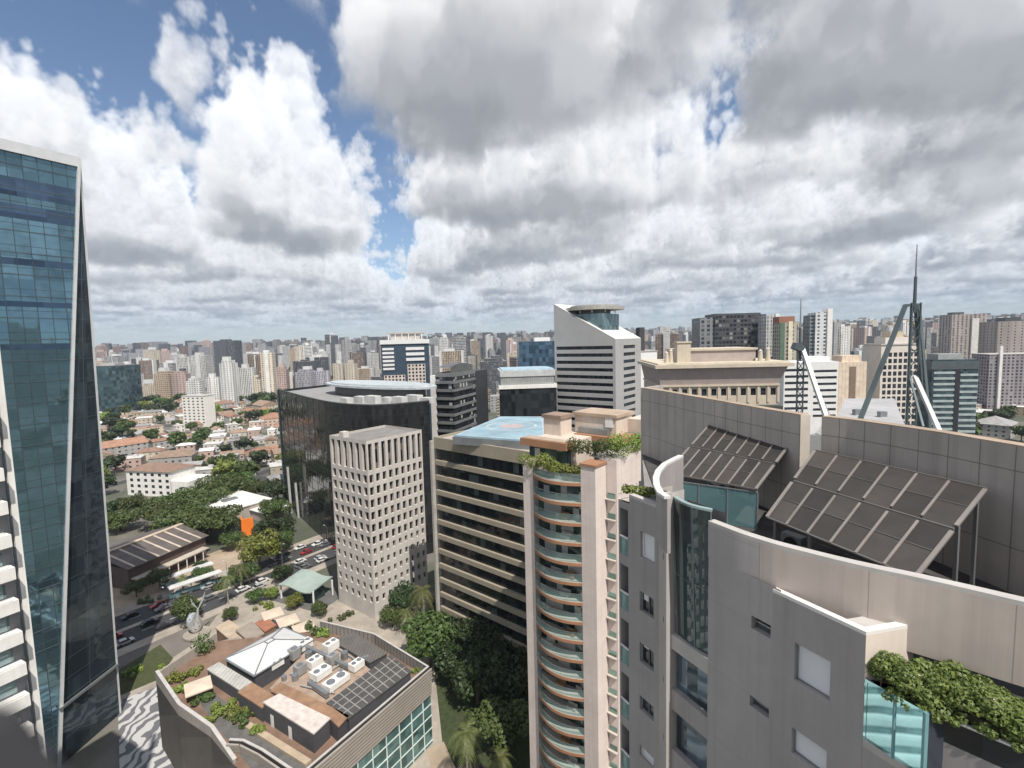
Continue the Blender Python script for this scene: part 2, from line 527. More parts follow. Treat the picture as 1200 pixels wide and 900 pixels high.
    def tube(s, a, b, r0, r1=None, n=8, m=0, cap=True):
        a, b = Vector(a), Vector(b); r1 = r0 if r1 is None else r1
        d = (b - a).normalized()
        x = d.cross(Vector((0, 0, 1)))
        if x.length < 1e-4: x = Vector((1, 0, 0))
        x.normalize(); y = x.cross(d).normalized()
        A = [a + (x * math.cos(2 * math.pi * i / n) + y * math.sin(2 * math.pi * i / n)) * r0 for i in range(n)]
        B = [b + (x * math.cos(2 * math.pi * i / n) + y * math.sin(2 * math.pi * i / n)) * r1 for i in range(n)]
        for i in range(n):
            s.poly([A[i], A[(i + 1) % n], B[(i + 1) % n], B[i]], m)
        if cap:
            s.poly(list(reversed(A)), m); s.poly(B, m)
        return s
    def gable(s, c, e, w, d, z0, zr, m=0, over=0.4):
        """pitched roof with its ridge along e"""
        e = V2(e).normalized(); f = Vector((-e.y, e.x)); c = V2(c)
        w2, d2 = w / 2 + over, d / 2 + over
        P = lambda i, j, z: (*(c + e * i + f * j), z)
        A, B, Cc, Dd = P(-w2, -d2, z0), P(w2, -d2, z0), P(w2, d2, z0), P(-w2, d2, z0)
        r0, r1 = P(-w2, 0, zr), P(w2, 0, zr)
        s.poly([A, B, r1, r0], m); s.poly([Cc, Dd, r0, r1], m)
        s.poly([B, Cc, r1], m); s.poly([Dd, A, r0], m); s.poly([A, Dd, Cc, B], m)
        return s
    def hip(s, c, e, w, d, z0, zr, m=0, over=0.4):
        e = V2(e).normalized(); f = Vector((-e.y, e.x)); c = V2(c)
        w2, d2 = w / 2 + over, d / 2 + over
        P = lambda i, j, z: (*(c + e * i + f * j), z)
        A, B, Cc, Dd = P(-w2, -d2, z0), P(w2, -d2, z0), P(w2, d2, z0), P(-w2, d2, z0)
        k = max(w2 - d2, 0.05)
        r0, r1 = P(-k, 0, zr), P(k, 0, zr)
        s.poly([A, B, r1, r0], m); s.poly([Cc, Dd, r0, r1], m)
        s.poly([B, Cc, r1], m); s.poly([Dd, A, r0], m); s.poly([A, Dd, Cc, B], m)
        return s
    def disc(s, c, rx, ry, z0, z1, n=28, m=0, mt=None, rot=0):
        return s.prism([(c[0] + rx * math.cos(2 * math.pi * i / n) * math.cos(rot) - ry * math.sin(2 * math.pi * i / n) * math.sin(rot),
                         c[1] + rx * math.cos(2 * math.pi * i / n) * math.sin(rot) + ry * math.sin(2 * math.pi * i / n) * math.cos(rot)) for i in range(n)], z0, z1, m, mt)
    def data(s, name, mats, off=Vector((0, 0, 0)), smooth=False, weld=True):
        me = bpy.data.meshes.new(name)
        me.from_pydata([tuple(p - off) for p in s.v], [], s.f)
        for mm in (mats if isinstance(mats, (list, tuple)) else [mats]): me.materials.append(mm)
        me.polygons.foreach_set('material_index', s.m)
        ul = me.uv_layers.new(name='UVMap')
        flat = [c for f in s.uv for p in f for c in p]
        ul.data.foreach_set('uv', flat)
        bm = bmesh.new(); bm.from_mesh(me)
        if weld: bmesh.ops.remove_doubles(bm, verts=bm.verts, dist=1e-4)
        bmesh.ops.recalc_face_normals(bm, faces=bm.faces)
        bm.to_mesh(me); bm.free()
        if smooth:
            me.polygons.foreach_set('use_smooth', [True] * len(me.polygons))
        return me
    def build(s, name, mats, parent=None, smooth=False, weld=True):
        off = OFF.get(parent.name, Vector((0, 0, 0))) if parent else Vector((0, 0, 0))
        o = bpy.data.objects.new(name, s.data(name, mats, off, smooth, weld))
        C.objects.link(o)
        if parent: o.parent = parent
        OFF[o.name] = off
        return o
def tag(o, label, cat, group=None):
    o['label'] = label; o['category'] = cat
    if group: o['group'] = group
    return o
def thing(name, label, cat, loc, group=None):
    o = bpy.data.objects.new(name, None)
    o.empty_display_size = 0.5
    C.objects.link(o)
    o.location = loc
    OFF[o.name] = Vector(loc)
    return tag(o, label, cat, group)
def solo(mb, name, mats, label, cat, loc, group=None, smooth=False):
    """a thing that is one mesh, its origin at its base"""
    o = bpy.data.objects.new(name, mb.data(name, mats, Vector(loc), smooth)); C.objects.link(o)
    o.location = loc; OFF[o.name] = Vector(loc)
    return tag(o, label, cat, group)
def struct(mb, name, mats):
    o = mb.build(name, mats); o['kind'] = 'structure'; return o
def stuff(o): o['kind'] = 'stuff'; return o
def copy_tree(o, loc, label=None, rot=0.0, scale=1.0, group=None, parent=None):
    c = o.copy(); C.objects.link(c)
    if parent is None:
        c.location = loc; c.rotation_euler = (0, 0, rot); c.scale = (scale,) * 3 if isinstance(scale, (int, float)) else scale
        if label: c['label'] = label
        if group: c['group'] = group
    else:
        c.parent = parent
    for ch in KIDS.get(o.name, ()): copy_tree(ch, None, parent=c)
    return c
KIDS = {}
def keep(root):                               # remember the children of a thing for copying
    for o in bpy.data.objects:
        if o.parent is not None:
            KIDS.setdefault(o.parent.name, [])
            if o not in KIDS[o.parent.name]: KIDS[o.parent.name].append(o)
    return root
def facade(mb, p0, p1, z0, z1, wins, depth=0.3, m=0):
    """wall p0->p1 (outside is on the right) with real openings; returns the recessed panes"""
    p0, p1 = V2(p0), V2(p1)
    Lw = (p1 - p0).length; e = (p1 - p0) / Lw; nin = Vector((-e.y, e.x)) * depth
    us = sorted({0, Lw, *[w[0] for w in wins], *[w[1] for w in wins]})
    vs = sorted({z0, z1, *[w[2] for w in wins], *[w[3] for w in wins]})
    P = lambda u, v, k=0: (*(p0 + e * u + nin * k), v)
    for i in range(len(us) - 1):
        j = 0
        while j < len(vs) - 1:
            a, b = us[i], us[i + 1]
            if b - a < 1e-5: break
            inside = lambda jj: any(w[0] - 1e-6 <= (a + b) / 2 <= w[1] and w[2] <= (vs[jj] + vs[jj + 1]) / 2 <= w[3] for w in wins)
            if inside(j): j += 1; continue
            k = j
            while k + 1 < len(vs) - 1 and not inside(k + 1): k += 1
            mb.poly([P(a, vs[j]), P(b, vs[j]), P(b, vs[k + 1]), P(a, vs[k + 1])], m, [(a, vs[j]), (b, vs[j]), (b, vs[k + 1]), (a, vs[k + 1])])
            j = k + 1
    panes = []
    for (a, b, c, d) in wins:
        mb.poly([P(a, c), P(a, c, 1), P(a, d, 1), P(a, d)], m)
        mb.poly([P(b, c, 1), P(b, c), P(b, d), P(b, d, 1)], m)
        mb.poly([P(a, c), P(b, c), P(b, c, 1), P(a, c, 1)], m)
        mb.poly([P(a, d, 1), P(b, d, 1), P(b, d), P(a, d)], m)
        panes.append([P(a, c, 1), P(b, c, 1), P(b, d, 1), P(a, d, 1)])
    return panes
def panes_to_parts(panes, mt, parent, name='window', cap=100, key=None):
    """each pane a window of its own; past the cap the rest is one part"""
    if key: panes = sorted(panes, key=key)
    for p in panes[:cap]:
        MB().poly(p).build(name, mt, parent, weld=False)
    if len(panes) > cap:
        r = MB()
        for p in panes[cap:]: r.poly(p)
        stuff(r.build(name, mt, parent, weld=False))
rnd = random.Random(5)
# ================================================================== ground and streets
ASPH = M('asphalt', (0.055, 0.055, 0.058), 0.9, var=0.35, scale=0.08)
GROUND = M('ground_soil', (0.16, 0.15, 0.13), 0.95, var=0.5, scale=0.05)
PAVE = M('pavement_stone', (0.36, 0.32, 0.27), 0.85, var=0.3, scale=0.2)
TAN = M('dusty_earth', (0.40, 0.32, 0.24), 0.95, var=0.35, scale=0.12)
WHITE = M('white_paint', (0.78, 0.77, 0.74), 0.6, var=0.12, scale=0.5, streak=0.15)
BLACK = M('dark_void', (0.02, 0.02, 0.022), 0.8, var=0.3)
STEEL = M('grey_steel', (0.30, 0.32, 0.33), 0.45, 0.6, var=0.2)
def ground():
    rs = [0, 60, 120, 200, 300, 420, 560, 720, 900, 1100, 1350, 1650, 2000, 2400, 2900, 3500, 4200, 5200, 6600]
    n = 96
    vs, fs = [(0, 0, 0)], []
    for r in rs[1:]:
        for i in range(n):
            a = 2 * math.pi * i / n
            x, y = r * math.cos(a), r * math.sin(a)
            vs.append((x, y, terrain(x, y)))
    for i in range(n): fs.append((0, 1 + i, 1 + (i + 1) % n))
    for k in range(len(rs) - 2):
        for i in range(n):
            a = 1 + k * n + i; b = 1 + k * n + (i + 1) % n
            fs.append((a, a + n, b + n, b))
    me = bpy.data.meshes.new('ground'); me.from_pydata(vs, [], fs)
    mt, t, b = base('city_ground')
    P = N(t, 'ShaderNodeNewGeometry').outputs['Position']
    n1 = noise(t, P, 0.012, 6, 0.65); n2 = noise(t, P, 0.09, 5, 0.6)
    c = mixc(t, ramp(t, n1, 0.42, 0.56), (0.19, 0.17, 0.15), (0.055, 0.075, 0.035))
    c = mixc(t, ramp(t, n2, 0.35, 0.7, 0, 0.8), c, (0.10, 0.095, 0.09))
    L(t, c, b.inputs['Base Color']); b.inputs['Roughness'].default_value = 0.95
    me.materials.append(mt)
    o = bpy.data.objects.new('ground', me); C.objects.link(o); o['kind'] = 'structure'
ground()
AV = Vector((0.585, 0.811)); AVN = Vector((-AV.y, AV.x)); AV0 = Vector((-104, 150))
def strip(name, p0, e, w0, w1, a, b, z, mt):
    e = V2(e).normalized(); f = Vector((-e.y, e.x)); p0 = V2(p0)
    return struct(MB().poly([(*(p0 + e * a + f * w0), z), (*(p0 + e * a + f * w1), z), (*(p0 + e * b + f * w1), z), (*(p0 + e * b + f * w0), z)]), name, mt)
strip('avenue', AV0, AV, -10.5, 10.5, -90, 420, 0.02, ASPH)
for k in (-5.2, 5.2):
    mb = MB()
    for i in range(-12, 40):
        c = AV0 + AV * (i * 7) + AVN * k
        mb.obox(c, AV, 3, 0.16, 0.024, 0.028)
    struct(mb, 'road_marking', WHITE)
mb = MB()
mb.obox(AV0 - AV * 90 - AVN * 0.9, AV, 500, 1.8, 0.0, 0.15)
struct(mb, 'median_kerb', PAVE)
mb = MB()
mb.obox(AV0 - AV * 90 + AVN * 10.5, AV, 480, 5, 0.0, 0.14)
struct(mb, 'pavement', PAVE)
mb = MB()
mb.obox(AV0 - AV * 90 - AVN * 14.5, AV, 480, 4, 0.0, 0.14)
struct(mb, 'pavement', PAVE)
# the plaza between avenue and mall, its terraces step up towards the roof garden
pl = [g(140, 812), g(232, 752), g(268, 704), g(330, 672), g(400, 700), g(505, 735), g(540, 830), g(520, 1000), g(150, 1000)]
struct(MB().prism([(p.x, p.y) for p in pl], 0, 0.16), 'plaza', PAVE)
def mosaic():
    mt, t, b = base('mosaic_waves')
    P = N(t, 'ShaderNodeNewGeometry').outputs['Position']
    w = N(t, 'ShaderNodeTexWave'); w.inputs['Scale'].default_value = 0.12; w.inputs['Distortion'].default_value = 16; w.inputs['Detail'].default_value = 2.5
    w.inputs['Detail Scale'].default_value = 1.1
    L(t, P, w.inputs['Vector'])
    c = mixc(t, ramp(t, w.outputs['Fac'], 0.55, 0.62), (0.46, 0.455, 0.45), (0.13, 0.13, 0.14))
    L(t, c, b.inputs['Base Color']); b.inputs['Roughness'].default_value = 0.7
    return mt
struct(MB().poly([(*g(142, 960).xy, 0.17), (*g(138, 822).xy, 0.17), (*g(192, 803).xy, 0.17), (*g(215, 960).xy, 0.17)]), 'mosaic_pavement', mosaic())
struct(MB().poly([(*g(136, 818).xy, 0.175), (*g(138, 786).xy, 0.175), (*g(188, 756).xy, 0.175), (*g(203, 772).xy, 0.175), (*g(186, 797).xy, 0.175)]), 'lawn', M('lawn_grass', (0.06, 0.07, 0.025), 0.95, var=0.4, scale=1.5))
struct(MB().poly([(*g(125, 690).xy, 0.03), (*g(215, 660).xy, 0.03), (*g(330, 618).xy, 0.03), (*g(330, 640).xy, 0.03), (*g(262, 668).xy, 0.03), (*g(190, 705).xy, 0.03), (*g(128, 722).xy, 0.03)]), 'forecourt_pavement', TAN)
# streets of the low quarter
for i, (px, py, ex, ey, ln) in enumerate([(250, 575, 0.25, 1, 420), (160, 560, 0.15, 1, 420), (300, 520, -1, 0.35, 420), (300, 560, -1, 0.3, 260), (230, 500, -1, .25, 300), (290, 540, 0.45, 1, 380)]):
    p = g(px, py)
    strip('side_street', p, (ex, ey), -3.5, 3.5, -20, ln, 0.012 + 0.004 * i, ASPH)

# ================================================================== glass tower
def glass_tower():
    Ct = D(92, 185, 100); zt = Ct.z
    c = V2(Ct); d1 = Vector((-6, -10)).normalized(); d2 = Vector((-10, 6)).normalized()
    # blue face reaches towards us; at its end the glazing folds into an inclined chamfer
    s_len, r_len = 12.5, 6.5
    t = thing('glass_office_tower', 'faceted blue glass office tower with white edge strips, tallest at the street', 'office tower', (c.x, c.y, 0))
    blue = MG('blue_glazing', (0.15, 0.265, 0.33), 0.85, 0.04, (4.2, 3.9), 0.018, 0.22)
    dark = MG('smoked_glazing', (0.045, 0.065, 0.08), 0.4, 0.05, (1.6, 3.9), 0.02, 0.3)
    fl = M('white_mullion', (0.62, 0.64, 0.65), 0.5, 0.3, var=0.1)
    A, Bb = c, c + d1 * 48                     # top edge of the blue face
    Sb = c + d1 * s_len; Rb = c + d2 * r_len
    E2 = c + d2 * 34
    zl = D(0, 162, 90).z
    face = MB().poly([(*Sb, 0), (*Bb, 0), (*Bb, zt), (*A, zt)], 0, [(s_len, 0), (48, 0), (48, zt), (0, zt)])
    face.build('curtain_wall', blue, t, weld=False)
    MB().poly([(*Sb, 0), (*A, zt), (*Rb, 0)], 0, [(0, 0), (s_len * .6, zt), (s_len * 1.1, 0)]).build('chamfer_glazing', dark, t, weld=False)
    bk = MB()
    bk.poly([(*Rb, 0), (*A, zt), (*E2, zt), (*E2, 0)])
    far = c + d1 * 48 + d2 * 34
    bk.poly([(*E2, 0), (*E2, zt), (*far, zt), (*far, 0)]); bk.poly([(*Bb, 0), (*Bb, zt), (*far, zt), (*far, 0)])
    bk.poly([(*A, zt), (*Bb, zt), (*far, zt), (*E2, zt)])
    bk.build('rear_wall', dark, t, weld=False)
    n1 = Vector((d1.y, -d1.x)); n1 = n1 if n1.dot(-c) > 0 else -n1
    # floor edges and mullions
    mu = MB(); tr = MB()
    for k in range(1, 31):
        z = zt - 3.9 * k
        if z < 4: break
        a = s_len * (1 - z / zt)
        mu.beam((*(c + d1 * a + n1 * .03), z), (*(Bb + n1 * .03), z), 0.12, 0.16)
        mu.beam((*(c + d1 * a + n1 * .03), z + 1.3), (*(Bb + n1 * .03), z + 1.3), 0.06, 0.06)
    for k in range(1, 23):
        u = 2.1 * k
        zlow = max(zt * (1 - u / s_len), 0) if u < s_len else 0
        mu.beam((*(c + d1 * u + n1 * .03), zlow), (*(c + d1 * u + n1 * .03), zt), 0.10 if k % 2 == 0 else .05, 0.08)
    mu.build('mullion_grid', M('dark_mullion', (0.10, 0.13, 0.15), 0.4, 0.5), t)
    dk = M('floor_band', (0.05, 0.09, 0.12), 0.2, 0.4)
    for k, (za, zb) in enumerate([(6.2, 9.4), (10.9, 13.4), (20.5, 21.7), (28.2, 29.2), (36, 36.9)]):
        z0, z1 = zt - zb, zt - za
        a = s_len * (1 - (z0 + z1) / 2 / zt) + .3
        MB().poly([(*(c + d1 * a + n1 * .05), z0), (*(Bb + n1 * .05), z0), (*(Bb + n1 * .05), z1), (*(c + d1 * a + n1 * .05), z1)]).build('spandrel_band', MG('deep_blue_glazing', (0.06, 0.10, 0.16), 0.7, 0.06, (4.2, 3.9), 0.01, .3), t, weld=False)
    MB().beam((*(A + n1 * .25), zt), (*(Sb + n1 * .25), 0), 0.55, 0.5).build('edge_strip', fl, t)
    MB().beam((*(A + d1 * -.1), zt), (*(Rb), 0), 0.35, 0.35).build('edge_strip', fl, t)
    mb = MB(); mb.beam((*(A + n1 * .2), zt - .9), (*(Bb + n1 * .2), zt - .9), 0.5, 1.9)
    mb.build('roof_fascia', fl, t)
    # chamfer floor lines
    mb = MB()
    for k in range(1, 31):
        z = zt - 3.9 * k
        if z < 3: break
        f = 1 - z / zt
        p, q = c + (Sb - c) * f, c + (Rb - c) * f
        mb.beam((*p, z), (*q, z), 0.07, 0.10)
    mb.beam((*c, zt - 1), (*(c + (Sb - c) * .5 + (Rb - c) * .5), .5), .09)
    mb.build('chamfer_mullion', M('dark_mullion', (0.10, 0.13, 0.15), 0.4, 0.5), t)
    # entrance canopy struts low on the chamfer
    p, q = c + (Sb - c) * .93, c + (Rb - c) * .93
    MB().beam((*(p + n1 * .8), zt * .10), (*(q + n1 * .8), zt * .05 + 6), .4, .5).build('canopy_beam', STEEL, t)
glass_tower()

# ================================================================== pale balcony block in front of the glass tower
def fin_block():
    p = D(22, 660, 49)
    e = Vector((0.45, 0.89)).normalized()
    t = thing('balcony_block', 'pale block with white parapets and one tall white corner fin', 'building', (p.x, p.y, 0))
    q = V2(p)
    top = D(-2, 500, 49).z + 4
    nr = Vector((e.y, -e.x))
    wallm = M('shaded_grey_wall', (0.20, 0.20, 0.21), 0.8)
    mb = MB(); mb.obox(q - e * 64, e, 63.6, 14, 0, top - 1)  # lengthened out of view for its reflection in the turquoise glass
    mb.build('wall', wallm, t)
    MB().obox(q - nr * 0.2, e, 0.5, 0.9, 0, top + 6).build('corner_fin', WHITE, t)
    pr = MB()
    z = top - 2.5
    gl = MG('balcony_glass', (0.25, 0.33, 0.34), 0.5, 0.05, (1.2, 3), .02, .4)
    while z > 6:
        o = q - e * 64 + nr * 1.3
        MB().obox(o, e, 63.3, 1.3, z, z + 1.25).build('parapet', WHITE, t)
        MB().poly([(*(q - e * 63.8 + nr * .03), z + 1.35), (*(q - e * 1.2 + nr * .03), z + 1.35), (*(q - e * 1.2 + nr * .03), z + 2.7), (*(q - e * 63.8 + nr * .03), z + 2.7)]).build('window', gl, t, weld=False)
        MB().beam((*(q - e * 63 + nr * 1.25), z + 1.6), (*(q - e * 1.2 + nr * 1.25), z + 1.6), .07).build('handrail', WHITE, t)
        z -= 3.35
fin_block()

# ================================================================== window ledge beside the camera
def ledge():
    mb = MB()
    P = [D(-60, 905, .28), D(-30, 812, .28), D(30, 826, .28), D(62, 868, .28), D(92, 905, .28), D(92, 960, .28), D(-60, 960, .28)]
    Q = [v + Vector((-.012, -.06, 0.0)) for v in P]
    n = len(P)
    for i in range(n): mb.poly([P[i], P[(i + 1) % n], Q[(i + 1) % n], Q[i]])
    mb.poly(P); mb.poly(list(reversed(Q)))
    o = solo(mb, 'window_ledge', M('dark_ledge', (0.022, 0.022, 0.026), 0.7), 'dark rounded window ledge, out of focus, at the viewer', 'ledge', P[5])
    bv = o.modifiers.new('soft', 'BEVEL'); bv.width = 0.006; bv.segments = 4
ledge()

# ================================================================== pale grid block
E1 = Vector((0.66, -0.75)).normalized(); E2 = Vector((0.75, 0.66)).normalized()
def grid_block():
    z = -27.0
    Lc, Cc, Rc = G(386, 510, z), G(429, 517, z), G(491, 503, z)
    a, b, c = V2(Lc), V2(Cc), V2(Rc)
    u = (a - b).normalized(); v = Vector((-u.y, u.x)); v = v if v.dot(c - b) > 0 else -v
    lw, rw = (a - b).length, (c - b).dot(v)
    a = b + u * lw; c = b + v * rw; d = a + v * rw
    t = thing('precast_office_block', 'pale concrete office block with a grid of deep narrow windows', 'office block', (b.x, b.y, 0))
    top = EYE + z
    cm = M('pale_precast', (0.56, 0.53, 0.495), 0.85, var=0.14, scale=.25, streak=.22)
    gl = MG('slot_glass', (0.018, 0.017, 0.018), 0.0, 0.25, (1.2, 2), .02, .5, ior=1.25, blind=.10, blindc=(.16, .12, .10))
    def wins(w, n):
        p = w / n; r = []
        for i in range(n):
            x0 = p * i + p * .22; x1 = p * i + p * .80
            r.append((x0, x1, top - 8.8, top - 1.0))
            zz = top - 10.0
            k = 0
            while zz - 2.4 > 4:
                hgt = 2.45 if k < 6 else 1.9
                wd = 0 if k < 6 else p * .06
                r.append((x0 + wd, x1 - wd, zz - hgt, zz)); zz -= 3.62; k += 1
        return r
    wl = MB(); panes = []
    panes += facade(wl, a, b, 0, top, wins(lw, 6), .7)
    panes += facade(wl, b, c, 0, top, wins(rw, 9), .7)
    wl.poly([(*c, 0), (*d, 0), (*d, top), (*c, top)]); wl.poly([(*d, 0), (*a, 0), (*a, top), (*d, top)])
    wl.build('wall', cm, t, weld=False)
    MB().prism([a + (d - a) * .06 + (b - a) * .08, b + (c - b) * .06 + (a - b) * .08, c + (b - c) * .06 + (d - c) * .08, d + (a - d) * .06 + (c - d) * .08], top - 1.6, top - .5).build('roof', M('roof_felt', (0.22, 0.21, 0.20), .9), t)
    panes_to_parts(panes, gl, t, key=lambda p: -p[0][2])
    mb = MB(); o = a + (b - a) * .25 + (d - a) * .1
    mb.cbox(o, u, 2, 2, top - 1, top + 1.2); mb.build('vent_box', cm, t)
grid_block()

# ================================================================== dark curved glass building
def curved_building():
    z = -21.5
    P = [G(326, 457, z), G(341, 461, z), G(360, 466, z), G(380, 470.5, z), G(402, 473.5, z), G(428, 475, z), G(452, 474.5, z), G(478, 472.5, z), G(503, 470, z)]
    P = [V2(p) for p in P]
    # smooth the arc
    Q = []
    for i in range(len(P) - 1):
        p0 = P[max(i - 1, 0)]; p1 = P[i]; p2 = P[i + 1]; p3 = P[min(i + 2, len(P) - 1)]
        for k in range(3):
            s = k / 3
            Q.append(0.5 * ((2 * p1) + (p2 - p0) * s + (2 * p0 - 5 * p1 + 4 * p2 - p3) * s * s + (3 * p1 - p0 - 3 * p2 + p3) * s ** 3))
    Q.append(P[-1])
    top = EYE + z
    t = thing('curved_glass_building', 'black glass office building with a bowed front and pale roof dish', 'office building', (*P[4], 0))
    gl = MG('black_glazing', (0.024, 0.025, 0.027), 0.12, 0.07, (1.5, 3.8), .02, .4, ior=1.4)
    fr = MB(); u = 0
    for i in range(len(Q) - 1):
        d = (Q[i + 1] - Q[i]).length
        fr.poly([(*Q[i], 0), (*Q[i + 1], 0), (*Q[i + 1], top), (*Q[i], top)], 0, [(u, 0), (u + d, 0), (u + d, top), (u, top)]); u += d
    fr.build('curtain_wall', gl, t, weld=True)
    bl, br = P[0] + Vector((18, 34)), P[-1] + Vector((-9, 40))
    body = MB()
    body.poly([(*P[0], 0), (*bl, 0), (*bl, top), (*P[0], top)]); body.poly([(*bl, 0), (*br, 0), (*br, top), (*bl, top)]); body.poly([(*br, 0), (*P[-1], 0), (*P[-1], top), (*br, top)])
    body.build('side_wall', gl, t, weld=False)
    MB().poly([(*q, top - 1.2) for q in Q] + [(*br, top - 1.2), (*bl, top - 1.2)]).build('roof', M('roof_membrane', (0.27, 0.27, 0.27), .85), t, weld=False)
    mu = MB()
    for i in range(0, len(Q)):
        mu.beam((*Q[i], 0), (*Q[i], top), .14, .14)
    for k in range(1, 15):
        for i in range(len(Q) - 1): mu.beam((*Q[i], top - 3.9 * k), (*Q[i + 1], top - 3.9 * k), .10, .22)
    mu.build('mullion_grid', M('black_frame', (0.035, 0.037, 0.04), .4, .3), t)
    cp = MB(); cp.ribbon(Q, .5, top - .2, top + .35); cp.build('coping', M('dark_coping', (0.10, 0.11, 0.11), .5, .3), t)
    # pale dish and plant on the roof
    c = (P[0] + P[-1]) / 2 + Vector((14, 6))
    e = (P[-1] - P[0]).normalized(); rot = math.atan2(e.y, e.x)
    mb = MB(); mb.disc(c, 36, 12, top + 3.0, top + 3.9, 40, rot=rot); mb.disc(c, 33, 10, top + 3.9, top + 4.5, 40, rot=rot)
    mb.build('roof_dish', M('dish_metal', (0.55, 0.60, 0.62), .4, .2), t)
    mb = MB(); mb.disc(c, 30, 9, top - 1, top + 3.0, 40, rot=rot)
    mb.build('plant_room', M('plant_louvre', (0.12, 0.12, 0.12), .7), t)
    for i in range(7):
        q = P[3] + (P[-1] - P[3]) * (0.15 + i * .13) + Vector((1.5, 4 + (i % 2) * 2))
        MB().cbox(q, e, 4.5 + (i % 3), 3, top - 1.2, top + .9 + .4 * (i % 3)).build('roof_unit', M('unit_pale', (0.52, 0.52, 0.51), .7, var=.2), t)
    # side fin and white entrance posts
    MB().beam((*(Q[0] + Vector((-.3, -.1))), 0), (*(Q[0] + Vector((-.3, -.1))), top + .2), .5).build('corner_fin', M('dark_teal_metal', (0.10, 0.14, 0.14), .4, .5), t)
    sp = Q[3]
    for k, (dx, ht) in enumerate(((-2, 44), (1.2, 30))):
        MB().beam((sp.x + dx, sp.y - 3.2, 0), (sp.x + dx - .8, sp.y - 2.4, ht * .55), .9, .6).build('entrance_pylon', M('pylon_grey', (0.42, 0.42, 0.41), .6), t)
curved_building()

# ================================================================== banded office slab with the helipad
SL0 = Vector((-20.8, 127.5)); SLE = Vector((0.765, -0.643)).normalized(); SLN = Vector((0.643, 0.765)).normalized()
def slab_block():
    t = thing('banded_office_slab', 'dark glass office slab striped with tan concrete bands under a blue helipad', 'office block', (*SL0, 0))
    top = EYE - 24.3; Lw, Dp = 40.0, 25.0
    tan = M('tan_concrete', (0.32, 0.283, 0.22), 0.8, var=0.12, scale=.3, streak=.15)
    gl = MG('dim_band_glass', (0.022, 0.026, 0.027), 0.15, 0.05, (1.6, 2.5), .02, .6, blind=.07, blindc=(.07, .09, .09))
    o = SL0 + SLN * .7 + SLE * .7
    MB().obox(o, SLE, Lw - .7, Dp - 1.4, 0, top - 1.5).build('glazing', gl, t)
    nr = -SLN
    def band(z0, z1):
        mb = MB()
        q0, q1, q2, q3 = SL0, SL0 + SLE * Lw, SL0 + SLE * Lw + SLN * Dp, SL0 + SLN * Dp
        mb.ribbon([q0, q1, q2, q3], .68, z0, z1, closed=True)
        mb.build('spandrel_band', tan, t, weld=False)
    band(top - 3.0, top)
    z = top - 3.0 - 3.1
    k = 0
    while z > 1:
        band(z - 1.22, z); z -= 4.0
    MB().obox(SL0 + SLE * .5 + SLN * .5, SLE, Lw - 1, Dp - 1, top - 1.4, top - .5).build('roof', M('roof_gravel', (0.40, 0.37, 0.33), .9), t)
    for k in range(2):
        MB().obox(SL0 - SLE * .9 + SLN * (k * 1.6 - .8), SLE, .7, .9, 0, top - 1).build('edge_pier', M('pale_pier', (0.42, 0.40, 0.37), .8), t)
    # helipad
    zp = -22.6
    pts = [V2(G(532, 510, zp)), V2(G(586, 488, zp)), V2(G(637, 488, zp)), V2(G(640, 517, zp))]
    pm = M('helipad_blue', (0.27, 0.40, 0.47), .5, var=.35, scale=.15)
    hp = MB(); hp.prism(pts, EYE + zp - .35, EYE + zp); h = hp.build('helipad', pm, t)
    sk = MB()
    sk.ribbon(pts, .3, top - .5, EYE + zp - .35, closed=True); sk.build('helipad_skirt', STEEL, h)
    c = sum(pts, Vector((0, 0))) / 4 
    def ringm(r0, r1, z, mt, nm):
        mb = MB(); n = 40
        for i in range(n):
            a, b = 2 * math.pi * i / n, 2 * math.pi * (i + 1) / n
            mb.poly([(c.x + r0 * math.cos(a), c.y + r0 * math.sin(a), z), (c.x + r1 * math.cos(a), c.y + r1 * math.sin(a), z), (c.x + r1 * math.cos(b), c.y + r1 * math.sin(b), z), (c.x + r0 * math.cos(b), c.y + r0 * math.sin(b), z)])
        mb.build(nm, mt, h)
    ringm(6.2, 6.9, EYE + zp + .008, M('worn_ring', (0.42, 0.48, 0.52), .7, var=.3, scale=.6), 'ring_marking')
    ringm(0.01, 3.4, EYE + zp + .006, M('faded_pink', (0.42, 0.36, 0.36), .7), 'centre_marking')
    # edge line
    q = [c + (p - c) * .93 for p in pts]
    mb = MB(); mb.ribbon(q, .35, EYE + zp + .002, EYE + zp + .012, closed=True); mb.build('edge_marking', M('worn_ring', (0.42, 0.48, 0.52), .7, var=.3, scale=.6), h, weld=False)
slab_block()

